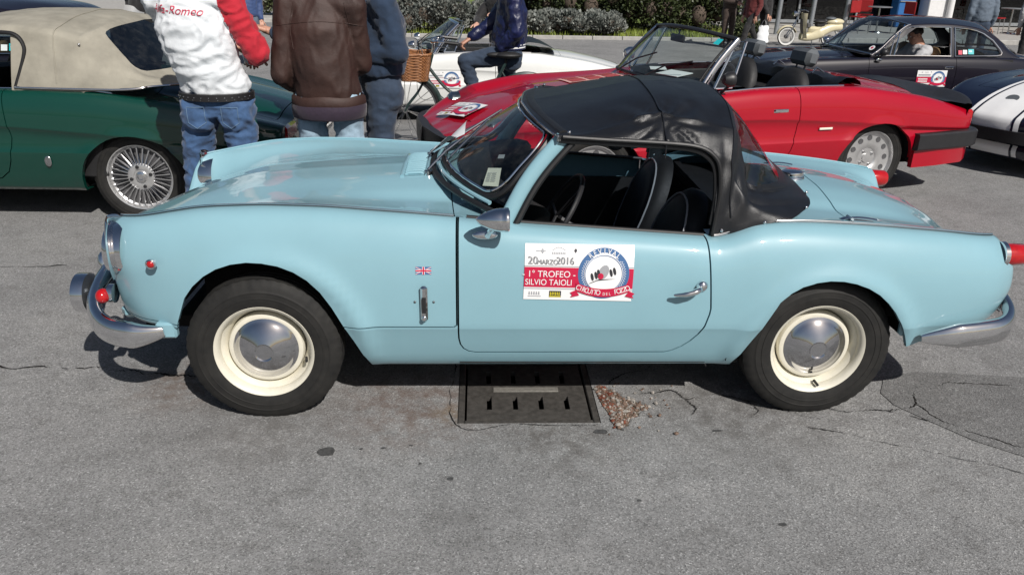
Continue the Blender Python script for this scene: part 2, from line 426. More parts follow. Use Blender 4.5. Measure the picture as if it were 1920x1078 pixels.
# ------------------------------------------------------------------ ground
def asphalt(name, tone=1.0, patch=False):
    m, nt, b = newmat(name); co = objco(nt)
    v = nt.nodes.new('ShaderNodeTexVoronoi'); v.inputs['Scale'].default_value = 215; nt.links.new(co, v.inputs['Vector'])
    sep = nt.nodes.new('ShaderNodeSeparateColor'); nt.links.new(v.outputs['Color'], sep.inputs[0])
    k = lambda x: (x*tone*1.04, x*1.04*tone, x*1.035*tone)
    base = ramp(nt, sep.outputs[0], [(0.0, k(.13)), (.18, k(.19)), (.45, k(.235)), (.75, k(.27)), (.95, k(.32)), (1.0, k(.46))])
    fine = noise_n(nt, co, 420, 2, .6)
    c1 = mixc(nt, ramp(nt, fine, [(.35, (.72, .72, .72)), (.62, (1, 1, 1))]), (.075*tone, .075*tone, .074*tone), base)
    big = noise_n(nt, co, 1.1, 6, .62)
    c2 = mixc(nt, 1.0, c1, ramp(nt, big, [(.30, (.80, .80, .80)), (.50, (1.0, 1.0, 1.0)), (.72, (1.12, 1.115, 1.10))]), 'MULTIPLY')
    mid = noise_n(nt, co, 9, 5, .7)
    c3 = mixc(nt, 1.0, c2, ramp(nt, mid, [(.28, (.78, .77, .76)), (.50, (1, 1, 1)), (.75, (1.08, 1.07, 1.06))]), 'MULTIPLY')
    # rusty wash round the drain and along the crack
    def blot(cx, cy, r):
        mp = nt.nodes.new('ShaderNodeMapping'); mp.inputs['Location'].default_value = (-cx, -cy, 0); nt.links.new(co, mp.inputs['Vector'])
        ln = nt.nodes.new('ShaderNodeVectorMath'); ln.operation = 'LENGTH'; nt.links.new(mp.outputs[0], ln.inputs[0])
        mr = nt.nodes.new('ShaderNodeMapRange'); mr.inputs[1].default_value = r; mr.inputs[2].default_value = r*.25; nt.links.new(ln.outputs['Value'], mr.inputs[0])
        mu = nt.nodes.new('ShaderNodeMath'); mu.operation = 'MULTIPLY'; nt.links.new(mr.outputs[0], mu.inputs[0]); nt.links.new(ramp(nt, noise_n(nt, co, 13, 5, .7), [(.38, (0, 0, 0)), (.62, (1, 1, 1))]), mu.inputs[1]); return mu.outputs[0]
    out = c3
    for cx, cy, r, colr in ((-.52, -.60, .42, (.115, .078, .062)), (-1.45, -.42, .30, (.12, .085, .066)), (.05, -.82, .34, (.085, .078, .072)), (-.36, -.66, .10, (.16, .115, .07)), (.75, -.62, .5, (.10, .095, .09)), (-1.05, -.75, .35, (.12, .115, .11))):
        mu = nt.nodes.new('ShaderNodeMath'); mu.operation = 'MULTIPLY'; mu.inputs[1].default_value = .75; nt.links.new(blot(cx, cy, r), mu.inputs[0]); out = mixc(nt, mu.outputs[0], out, colr)
    nt.links.new(out, b.inputs['Base Color']); b.inputs['Roughness'].default_value = .88; b.inputs['Specular IOR Level'].default_value = .3
    h = nt.nodes.new('ShaderNodeMath'); h.operation = 'ADD'; nt.links.new(v.outputs['Distance'], h.inputs[0]); nt.links.new(fine, h.inputs[1]); bump(nt, b, h.outputs[0], .40, .005)
asphalt('asphalt'); asphalt('asphalt_dark', .73); simple('crack', (.018, .017, .016), .95, var=.4, scale=60, spec=.1); simple('oil', (.055, .055, .055), .7, var=.4, scale=80)
simple('cast_iron', (.105, .098, .090), .55, .55, var=.3, scale=40, bmp=.5, bscale=160); simple('concrete', (.36, .35, .33), .9, var=.15, scale=8, bmp=.4, bscale=120); simple('soil', (.10, .075, .05), .95, var=.3, scale=10, bmp=.6, bscale=60)
DX0, DX1, DY0, DY1 = -.335, .222, -.735, -.215
def ground():
    xs = [-600, -60, -15, -4, DX0, DX1, 4, 15, 60, 600]; ys = [-600, -60, -12, -3, DY0, DY1, 1.5, 3.6]+list(np.linspace(3.8, 12, 30))+[20, 40, 120, 800]
    V = [(x, y, gz(y)) for x in xs for y in ys]; m = len(ys); F = []
    for i in range(len(xs)-1):
        for j in range(m-1):
            if xs[i] == DX0 and ys[j] == DY0: continue
            F.append([i*m+j, (i+1)*m+j, (i+1)*m+j+1, i*m+j+1])
    MB().add(V, F).obj('ground', 'asphalt', None, 60)['kind'] = 'structure'
ground()
def drain():
    root = empty('drain_grate', ((DX0+DX1)/2, (DY0+DY1)/2, 0)); tag(root, 'cast iron drain grate with slots set in the asphalt under the blue car', 'drain'); cx, cy = root.location.x, root.location.y
    w, d = DX1-DX0, DY1-DY0
    p = MB(); 
    for sx in (-1, 1): p.box((sx*w/2, 0, -.25), (.02, d+.02, .5))
    for sy in (-1, 1): p.box((0, sy*d/2, -.25), (w+.02, .02, .5))
    p.box((0, 0, -.5), (w, d, .02)); 
    pit = MB().add([(sx*w/2, sy*d/2, z) for sx in (-1, 1) for sy in (-1, 1) for z in (-.5, -.001)], [[0, 1, 3, 2], [4, 6, 7, 5], [0, 4, 5, 1], [2, 3, 7, 6], [0, 2, 6, 4]]).obj('pit', 'black_void', root, 0)
    t = .026; fr = MB()
    for sx in (-1, 1): fr.box((sx*(w/2-t/2-.001), 0, -.017), (t, d-.004, .030), bev=.003)
    for sy in (-1, 1): fr.box((0, sy*(d/2-t/2-.001), -.017), (w-2*t-.004, t, .030), bev=.003)
    fr.obj('frame', 'cast_iron', root)
    # plate as bars round two rows of four slots
    a, b = w/2-t-.010, d/2-t-.010; z, th = -.016, .022; pl = MB()
    sx_ = [-.153, -.048, .056, .160]; sw = .020; rows = ((-.150, -.045), (.060, .165))
    ycuts = [-b]+[q for r in rows for q in r]+[b]
    for y0, y1 in zip(ycuts[0::2], ycuts[1::2]): pl.box((0, (y0+y1)/2, z), (2*a, y1-y0, th))
    for y0, y1 in rows:
        xc = [-a]+[q for s in sx_ for q in (s-sw/2, s+sw/2)]+[a]
        for x0, x1 in zip(xc[0::2], xc[1::2]): pl.box(((x0+x1)/2, (y0+y1)/2, z), (x1-x0, y1-y0, th))
    plo = pl.obj('grate_plate', 'cast_iron', root, 0)
    pq = MB(); pq.box((0, .006, -.0035), (.27, .036, .004), bev=.001); pq.obj('name_plaque', 'plaque', plo)
simple('plaque', (.22, .21, .19), .6, .3, var=.2, scale=60, bmp=.6, bscale=300)
drain()
def blob_poly(cx, cy, rx, ry, n=26, seed=0, rough=.25): return [(cx+rx*math.cos(t)*(1+rough*noise.noise(Vector((math.cos(t)*1.7+seed, math.sin(t)*1.7, seed)))), cy+ry*math.sin(t)*(1+rough*noise.noise(Vector((math.cos(t)*1.7+seed, math.sin(t)*1.7, seed+4))))) for t in [2*math.pi*k/n for k in range(n)]]
def sheet(name, poly, z, mat, label=None):
    o = MB().add([(x, y, z) for x, y in poly], [list(range(len(poly)))]).obj(name, mat, None, 0); o['kind'] = 'structure'; return o
sheet('asphalt_patch', [(1.43, -.52), (1.50, -.40), (1.66, -.335), (1.90, -.36), (2.2, -.40), (2.9, -.45), (2.9, -1.3), (2.2, -1.22), (1.95, -1.12), (1.76, -1.0), (1.62, -.88), (1.52, -.74), (1.44, -.62)], .003, 'asphalt_dark')
for k, (x, y, rx, ry) in enumerate(((-.80, -.92, .034, .030), (.21, -.80, .026, .016), (-.35, -1.09, .013, .010), (.72, -1.35, .014, .008), (.66, -.80, .02, .007), (-.60, -.90, .010, .006), (-.68, -.905, .008, .005), (-.50, -.885, .008, .004), (-.46, -1.0, .007, .006), (.28, -1.22, .008, .006))): sheet('oil_spot', blob_poly(x, y, rx, ry, 16, k*1.3, .4), .0025, 'oil')
def crack(pts, w, seed):
    rnd = random.Random(seed); P = catmull(pts, 26); L = []; Rr = []; ph = rnd.uniform(0, 9)
    for i, p in enumerate(P):
        q = P[min(i+1, len(P)-1)]-P[max(i-1, 0)]; n = np.array([-q[1], q[0]])/max(1e-6, np.linalg.norm(q)); j = n*(rnd.uniform(-.45, .45)*w+1.6*w*noise.noise(Vector((p[0]*14, p[1]*14, ph)))+.012*noise.noise(Vector((p[0]*5, p[1]*5, ph)))); ww = w*max(0, .25+.9*noise.noise(Vector((p[0]*9+ph, p[1]*9, 3)))+rnd.uniform(-.1, .35))*(1 if 0 < i < len(P)-1 else 0); L.append(p+j+n*ww/2); Rr.append(p+j-n*ww/2)
    V = [(a[0], a[1], .0045) for a in L]+[(a[0], a[1], .0045) for a in Rr]; n = len(L)
    MB().add(V, [[i, i+1, n+i+1, n+i] for i in range(n-1)]).obj('crack', 'crack', None, 0)['kind'] = 'structure'
for k, (pts, w) in enumerate((([(-3.4, -.24), (-2.6, -.26), (-2.03, -.28), (-1.72, -.31), (-1.52, -.345), (-1.36, -.36)], .016), ([(.42, -.52), (.55, -.50), (.60, -.56), (.72, -.52), (.84, -.58), (.98, -.66), (1.10, -.72)], .008), ([(.60, -.56), (.62, -.64), (.58, -.70)], .007), ([(.84, -.58), (.86, -.66), (.82, -.71)], .006), ([(1.10, -.60), (1.22, -.66), (1.36, -.66), (1.52, -.74)], .009), ([(1.02, -.78), (1.18, -.85), (1.32, -.92), (1.55, -1.02), (1.9, -1.18), (2.3, -1.35)], .008), ([(1.52, -.62), (1.58, -.76), (1.72, -.88), (1.90, -.96), (2.3, -1.02)], .011), ([(1.62, -.45), (1.56, -.55), (1.52, -.62), (1.40, -.66)], .009), ([(1.66, -.50), (1.78, -.44), (1.95, -.46), (2.4, -.5)], .009), ([(.30, -.45), (.36, -.36), (.48, -.30), (.55, -.18)], .008), ([(-.36, -.2), (-.34, -.74), (-.10, -.752), (.23, -.75)], .006), ([(3.5, 2.0), (4.6, 1.7), (6.0, 1.75)], .01), ([(-6, 1.2), (-4.0, .9), (-2.5, .95)], .012))): crack(pts, w, k)
# broken asphalt beside the drain
BROKEN = [(.232, -.46), (.262, -.455), (.285, -.478), (.318, -.505), (.338, -.56), (.372, -.570), (.40, -.592), (.432, -.625), (.418, -.655), (.385, -.668), (.372, -.70), (.338, -.722), (.322, -.765), (.292, -.792), (.268, -.76), (.262, -.68), (.244, -.60), (.236, -.53)]
sheet('broken_asphalt', BROKEN, .0030, 'soil')
simple('rubble_a', (.15, .10, .075), .95, var=.6, scale=40); simple('rubble_b', (.27, .25, .225), .95, var=.5, scale=40); simple('rubble_c', (.14, .040, .022), .95, var=.5, scale=40)
def inside(p, poly):
    c = False; n = len(poly)
    for i in range(n):
        (x1, y1), (x2, y2) = poly[i], poly[i-1]
        if (y1 > p[1]) != (y2 > p[1]) and p[0] < (x2-x1)*(p[1]-y1)/(y2-y1)+x1: c = not c
    return c
def rubble(mat, n, seed, wt, name, lab):
    rnd = random.Random(seed); mb = MB(); k = 0; tries = 0
    while k < n and tries < 20000:
        tries += 1; P = (rnd.uniform(.22, .45), rnd.uniform(-.81, -.44)); far = rnd.random() < .02
        if not far and not inside(P, BROKEN): continue
        if far: P = (P[0]+rnd.uniform(-.02, .12), P[1]+rnd.uniform(-.06, .06))
        if rnd.random() > wt(P): continue
        r = rnd.uniform(.0016, .0052) if rnd.random() < .85 else rnd.uniform(.005, .009); s0 = len(mb.v); mb.ell((P[0], P[1], .002+r*.5), (r*rnd.uniform(.8, 1.5), r*rnd.uniform(.7, 1.2), r*rnd.uniform(.6, 1.0)), 6, 4)
        for i in range(s0, len(mb.v)): x, y, z = mb.v[i]; mb.v[i] = (x+rnd.uniform(-1, 1)*r*.2, y+rnd.uniform(-1, 1)*r*.2, z+rnd.uniform(-1, 1)*r*.15)
        k += 1
    tag(mb.obj(name, mat, None, 0), lab, 'rubble', kind='stuff')
rubble('rubble_a', 420, 3, lambda p: .9, 'brown_chippings', 'loose brown chippings in the broken asphalt beside the drain grate')
rubble('rubble_b', 260, 4, lambda p: .2+(p[0]-.23)*4, 'grey_chippings', 'loose pale grey chippings in the broken asphalt beside the drain grate')
rubble('rubble_c', 160, 5, lambda p: max(.05, 1-(p[0]-.24)*9), 'rusty_chippings', 'loose rust red chippings along the right side of the drain grate')
# rim of the broken edge
rim = MB(); rim.tube([(x+.004, y, .001) for x, y in BROKEN[1:14]], [.003+.006*abs(math.sin(k*1.7)) for k in range(13)], 6); rim.obj('broken_edge', 'asphalt_dark', None)['kind'] = 'structure'
# ------------------------------------------------------------------ far edge: verge, pavement, kerbs
ZG = -.34
def slab(name, x0, x1, y0, y1, z0, z1, mat, kind='structure'):
    o = MB().box(((x0+x1)/2, (y0+y1)/2, (z0+z1)/2), (x1-x0, y1-y0, z1-z0), bev=.012).obj(name, mat, None, 30); o['kind'] = kind; return o
slab('verge', -3.6, 7.3, 18.95, 40, ZG-.1, ZG+.06, 'soil'); slab('pavement', -40, -3.75, 23.2, 60, ZG-.1, ZG+.11, 'concrete'); slab('terrace', 7.45, 40, 19.2, 60, ZG-.1, ZG+.11, 'concrete')
for i in range(14): slab('kerb_stone', -3.6+.80*i, -3.6+.80*i+.785, 18.80, 18.94, ZG-.1, ZG+.09, 'concrete')
for i in range(16): slab('kerb_stone', -16.5+.80*i, -16.5+.80*i+.785, 23.05, 23.19, ZG-.1, ZG+.12, 'concrete')
for i in range(12): slab('kerb_stone', 7.45+.80*i, 7.45+.80*i+.785, 19.05, 19.19, ZG-.1, ZG+.12, 'concrete')
# ------------------------------------------------------------------ planting
def leafmat(name, c0, c1, tr=.25):
    m, nt, b = newmat(name); co = objco(nt); f = noise_n(nt, co, 2.2, 4, .6)
    info = nt.nodes.new('ShaderNodeTexWhiteNoise'); info.noise_dimensions = '1D'; gm = nt.nodes.new('ShaderNodeNewGeometry'); nt.links.new(gm.outputs['Random Per Island'], info.inputs['W'])
    a = nt.nodes.new('ShaderNodeMath'); a.operation = 'ADD'; nt.links.new(f, a.inputs[0]); s = nt.nodes.new('ShaderNodeMath'); s.operation = 'MULTIPLY_ADD'; s.inputs[1].default_value = .5; s.inputs[2].default_value = -.25; nt.links.new(info.outputs['Value'], s.inputs[0]); nt.links.new(s.outputs[0], a.inputs[1])
    nt.links.new(ramp(nt, a.outputs[0], [(.25, c0), (.75, c1)]), b.inputs['Base Color']); b.inputs['Roughness'].default_value = .55; b.inputs['Subsurface Weight'].default_value = 0
leafmat('leaf_hedge', (.012, .020, .007), (.055, .075, .022)); leafmat('leaf_lavender', (.10, .115, .105), (.24, .25, .225)); leafmat('leaf_lime', (.10, .14, .015), (.26, .32, .05)); leafmat('leaf_olive', (.03, .045, .018), (.12, .14, .06))
simple('bark', (.08, .06, .045), .9, var=.3, bmp=.6)
def shrub(name, label, loc, size, n, leaf, mat, group, seed, cat='shrub', up=.2, clumps=10):
    rnd = random.Random(seed); root = empty(name, loc); tag(root, label, cat, group); sx, sy, sz = size
    C = [(rnd.uniform(-.75, .75)*sx, rnd.uniform(-.7, .7)*sy, sz*rnd.uniform(.35, .80), rnd.uniform(.30, .5)) for _ in range(clumps)]
    V = []; F = []
    for _ in range(n):
        c = rnd.choice(C); u = Vector((rnd.gauss(0, 1), rnd.gauss(0, 1), rnd.gauss(0, 1))).normalized(); r = c[3]*rnd.uniform(.72, 1.05)
        p = Vector((c[0]+u.x*r*min(sx, .8), c[1]+u.y*r*min(sy, .8), c[2]+u.z*r*sz*.75))
        if p.z < .02: p.z = rnd.uniform(.02, .2)
        d = (u+Vector((rnd.uniform(-.8, .8), rnd.uniform(-.8, .8), rnd.uniform(-.3, .8)+up))).normalized(); s = d.cross(Vector((rnd.uniform(-1, 1), rnd.uniform(-1, 1), rnd.uniform(-1, 1)))).normalized(); L = leaf*rnd.uniform(.6, 1.3); w = L*rnd.uniform(.28, .42)
        k = len(V); V += [p, p+d*L*.5+s*w, p+d*L, p+d*L*.5-s*w]; F.append([k, k+1, k+2, k+3])
    me = bpy.data.meshes.new('foliage'); me.from_pydata([tuple(v) for v in V], [], F); me.update(); link('foliage', me, mat, root)
    core = MB(); 
    for c in C: core.ell((c[0]*.9, c[1]*.9, c[2]*.92), (c[3]*.62*min(sx, .8), c[3]*.62*min(sy, .8), c[3]*sz*.42), 8, 6)
    core.obj('twigs', 'bark', root, 60)
    st = MB()
    for c in C[:5]: st.tube([(c[0]*.15, c[1]*.15, 0), (c[0]*.6, c[1]*.6, c[2]*.6), (c[0], c[1], c[2])], [.02, .014, .006], 6)
    st.obj('stem', 'bark', root)
    return root
Zv = ZG+.06
LAV = [(-1.75, 19.7, .75, .95, 'grey-green lavender bush left of the white windscreen, behind the car'), (-.85, 19.6, .85, .90, 'grey lavender bush just behind the white windscreen'), (.10, 19.9, .70, .8, 'grey lavender bush behind the bicycle rider'), (1.35, 19.6, .60, .62, 'tall grey lavender bush left of the two rounded ones'), (2.15, 19.45, .66, .56, 'rounded silver lavender bush left of a gap'), (3.20, 19.45, .56, .60, 'rounded silver lavender bush right of a gap')]
for k, (x, y, s, h, lab) in enumerate(LAV): shrub('lavender_bush', lab, (x, y, Zv), (s, .6, h), 5200, .085, 'leaf_lavender', 'lavender bushes along the verge', 20+k, 'bush', .5)
HED = [(1.5, 21.6, 1.3, 1.5), (3.2, 21.3, 1.3, 1.6), (4.8, 21.2, 1.2, 1.5), (6.2, 21.4, 1.1, 1.45)]
hl = ['dark green hedge shrub behind the leftmost silver lavender', 'dark green hedge shrub behind the gap between lavenders', 'dark green hedge shrub right of the lavenders', 'dark green hedge shrub behind the people with the bag']
for k, (x, y, s, h) in enumerate(HED): shrub('hedge_shrub', hl[k], (x, y, Zv), (s, 1.0, h), 9000, .10, 'leaf_hedge', 'dark shrubs of the hedge', 40+k, 'hedge', .1, 22)
shrub('low_shrub', 'small olive green shrub beside the moped wheel', (6.95, 18.6, ZG), (.42, .4, .62), 2600, .07, 'leaf_olive', None, 60, 'shrub')
shrub('kerb_plant', 'pale green plant on the pavement behind the blue jackets', (-6.7, 24.6, ZG+.11), (.8, .6, .9), 3000, .09, 'leaf_olive', None, 61, 'shrub')
def grass():
    rnd = random.Random(9); V = []; F = []
    for _ in range(9000):
        x, y = rnd.uniform(-3.5, 7.2), 19.0+abs(rnd.gauss(0, 3.2))
        if y > 30: continue
        h = rnd.uniform(.05, .16); a = rnd.uniform(0, 6.28); k = len(V); dx, dy = math.cos(a)*.012, math.sin(a)*.012; V += [(x-dx, y-dy, Zv), (x+dx, y+dy, Zv), (x+rnd.uniform(-.05, .05), y+rnd.uniform(-.05, .05), Zv+h)]; F.append([k, k+1, k+2])
    me = bpy.data.meshes.new('grass'); me.from_pydata(V, [], F); me.update(); tag(link('grass', me, 'leaf_lime'), 'bright green grass on the verge round the shrubs', 'grass', kind='stuff')
grass()
def bank():
    # grassy bank rising behind the hedge
    P = np.array([[(x, y, Zv+.02+max(0, (y-24))*.34+.15*noise.noise(Vector((x*.3, y*.3, 0)))) for y in np.linspace(23.5, 38, 18)] for x in np.linspace(-3.5, 7.2, 20)]); o = MB().grid(P).obj('grass_bank', 'bank_grass', None, 60); o['kind'] = 'structure'
simple('bank_grass', (.10, .14, .03), .95, var=.5, scale=6, bmp=.8, bscale=40); bank()
# ------------------------------------------------------------------ cafe on the right
simple('steel_post', (.32, .34, .36), .4, .6, var=.1); simple('cafe_dark', (.016, .013, .012), .4, var=.3); simple('wall_white', (.68, .68, .68), .7, var=.05); simple('panel_blue', (.02, .12, .34), .45, var=.08); simple('chair_red', (.28, .01, .012), .5, var=.1); simple('awning', (.22, .012, .015), .85, var=.1)
glass('glass_cafe', (.35, .38, .40), .55)
def cafe():
    zt = ZG+.11; root = empty('cafe_building', (14.5, 23.9, zt)); tag(root, 'cafe building with dark glass front, white pillar and dark red awning', 'building')
    MB().box((2.0, 2.2, 1.8), (16.5, 3.6, 3.6)).obj('wall', 'cafe_dark', root, 0)
    MB().box((2.0, 1.6, 3.7), (17.4, 6.2, .2), bev=.03).obj('roof', 'concrete', root)
    for i in range(8): 
        f = MB(); x = -5.2+1.95*i; f.box((x, .33, 1.35), (1.85, .05, 2.5)); p = f.obj('window', 'glass_cafe', root, 0)
        fr = MB(); fr.box((x-.93, .29, 1.35), (.06, .08, 2.6)); fr.box((x, .29, 2.62), (1.9, .08, .07)); fr.box((x, .29, .09), (1.9, .08, .10)); fr.obj('window_frame', 'steel_post', p, 0)
    MB().box((-.05, -.55, 1.8), (.78, .62, 3.6), bev=.02).obj('pillar', 'wall_white', root); MB().tube([(.22, -.95, 0), (.22, -.95, 3.6)], .10, 14).obj('drain_pipe', 'wall_white', root)
    MB().grid(np.array([[(x, -1.6+.2*t*9, 2.5+.7*t) for t in (0, .5, 1)] for x in np.linspace(-6, 9, 16)])).obj('awning', 'awning', root)
    MB().box((-1.02, -.35, .85), (.56, .5, 1.7), bev=.03).obj('blue_panel', 'panel_blue', root)
    for dz in (.35, .80): MB().box((-1.02, -.62, dz), (.50, .04, .03)).obj('panel_rail', 'steel_post', root)
cafe()
for k, (x, y, lab) in enumerate(((8.15, 20.0, 'thin grey steel post behind the moped handlebar'), (9.35, 20.6, 'grey steel post behind the moped saddle'), (10.6, 21.2, 'grey steel post left of the red chairs'))):
    o = MB().tube([(0, 0, 0), (.10, 0, 3.2)], .065, 12).obj('steel_post', 'steel_post', None); o.location = (x, y, ZG+.11); tag(o, lab, 'post', 'posts along the terrace')
def chair_proto():
    r = empty('cafe_chair', (0, 0, 0)); MB().box((0, 0, .45), (.42, .42, .03), bev=.01).obj('seat', 'chair_red', r); MB().box((0, .20, .72), (.40, .03, .34), bev=.012).obj('backrest', 'chair_red', r)
    for sx in (-1, 1):
        for sy in (-1, 1): MB().tube([(sx*.18, sy*.18, .45), (sx*.20, sy*.20, 0)], .011, 8).obj('leg', 'chrome_dull', r)
    return r
def table_proto():
    r = empty('cafe_table', (0, 0, 0)); MB().lathe([(0, .73), (.33, .73), (.34, .72), (.33, .705), (0, .705)], axis='z', n=28).obj('table_top', 'steel_post', r); MB().tube([(0, 0, .70), (0, 0, .03)], .025).obj('pedestal', 'chrome_dull', r); MB().lathe([(0, .04), (.20, .025), (.21, 0)], axis='z', n=24).obj('base', 'chrome_dull', r); return r
cp0, tb0 = chair_proto(), table_proto()
CH = [(10.9, 20.9, .4, 'red cafe chair just right of the third post'), (11.5, 21.9, 2.6, 'red cafe chair left of the blue panel'), (12.1, 20.7, -1.2, 'red cafe chair in front of the blue panel'), (15.3, 21.4, .7, 'red cafe chair right of the white pillar'), (16.1, 20.8, 2.2, 'red cafe chair second right of the white pillar'), (16.9, 22.0, -.6, 'red cafe chair farthest right on the terrace')]
for k, (x, y, a, lab) in enumerate(CH):
    o = cp0 if k == 0 else copy_tree(cp0); o.location = (x, y, ZG+.11); o.rotation_euler = (0, 0, a); tag(o, lab, 'chair', 'chairs on the cafe terrace')
for k, (x, y, lab) in enumerate(((11.6, 21.2, 'round cafe table left of the white pillar'), (15.9, 21.6, 'round cafe table right of the white pillar'))):
    o = tb0 if k == 0 else copy_tree(tb0); o.location = (x, y, ZG+.11); tag(o, lab, 'table', 'tables on the cafe terrace')
# ------------------------------------------------------------------ shared car pieces
paint('paint_blue', (0.230, 0.408, 0.472)); paint('paint_red', (0.36, 0.0005, 0.013), dust=.012); paint('paint_green', (0.0012, 0.040, 0.028), dust=.015)
paint('paint_white', (0.72, 0.73, 0.71)); paint('paint_navy', (0.007, 0.0055, 0.012), dust=.008); paint('paint_navy2', (0.004, 0.006, 0.020), dust=.006)
simple('wheel_cream', (0.66, 0.63, 0.53), 0.35, coat=0.4, var=0.06, scale=20)
def sweep(mb, path, sec, up=(0, 0, 1), cap=True, scale=None):
    P = np.asarray(path, float); m = len(P); T = np.zeros_like(P); T[1:-1] = P[2:]-P[:-2]; T[0] = P[1]-P[0]; T[-1] = P[-1]-P[-2]
    T /= np.linalg.norm(T, axis=1)[:, None]; up = np.asarray(up, float); V = []; n = len(sec)
    for i in range(m):
        o = np.cross(T[i], up); o /= max(np.linalg.norm(o), 1e-9); w = np.cross(o, T[i]); k = 1 if scale is None else scale[i]
        for a, b in sec: V.append(P[i]+o*a*k+w*b*k)
    F = [[i*n+k, i*n+(k+1) % n, (i+1)*n+(k+1) % n, (i+1)*n+k] for i in range(m-1) for k in range(n)]
    if cap: F += [list(range(n))[::-1], list(range((m-1)*n, m*n))]
    return mb.add(V, F)
def oval(a, b, n=12, p=2.0):
    return [(a*math.copysign(abs(math.cos(t))**(2/p), math.cos(t)), b*math.copysign(abs(math.sin(t))**(2/p), math.sin(t))) for t in [2*math.pi*k/n for k in range(n)]]
def tyre_mesh(name, Ro, Ri, w, sipes=True):
    h = w/2
    prof = [(Ri, -h*0.72), (Ri+0.006, -h*0.86), (Ri+0.25*(Ro-Ri), -h*0.985), (Ri+0.40*(Ro-Ri), -h), (Ri+0.41*(Ro-Ri), -h-.0018), (Ri+0.44*(Ro-Ri), -h-.0018), (Ri+0.45*(Ro-Ri), -h), (Ri+0.60*(Ro-Ri), -h*0.99), (Ri+0.61*(Ro-Ri), -h*0.99-.0015), (Ri+0.635*(Ro-Ri), -h*.985-.0015), (Ri+0.65*(Ro-Ri), -h*0.982), (Ri+0.72*(Ro-Ri), -h*0.96), (Ro-0.022, -h*0.90), (Ro-0.012, -h*0.84), (Ro-0.004, -h*0.72)]
    tread = []
    for k in range(4):
        a = -h*0.72+2*h*0.72*(k+0.15)/4; b = -h*0.72+2*h*0.72*(k+0.85)/4
        tread += [(Ro, a), (Ro, b), (Ro-0.007, b+0.002), (Ro-0.007, b+0.006)]
    prof = prof+tread[:-2]+[(r, -x) for r, x in prof[::-1]]
    mb = MB(); n = 144; mb.lathe(prof, n=n)
    if sipes:
        m = len(prof)
        for i in range(n):
            for k in (12, 13, 14, 15):
                for kk in (k, m-1-k):
                    x, y, z = mb.v[i*m+kk]
                    if i % 3 == 0: s = 1-0.003/Ro; mb.v[i*m+kk] = (x*s, y, z*s)
    return mb.mesh(name, 35)
def squash(o, Rz):
    pass
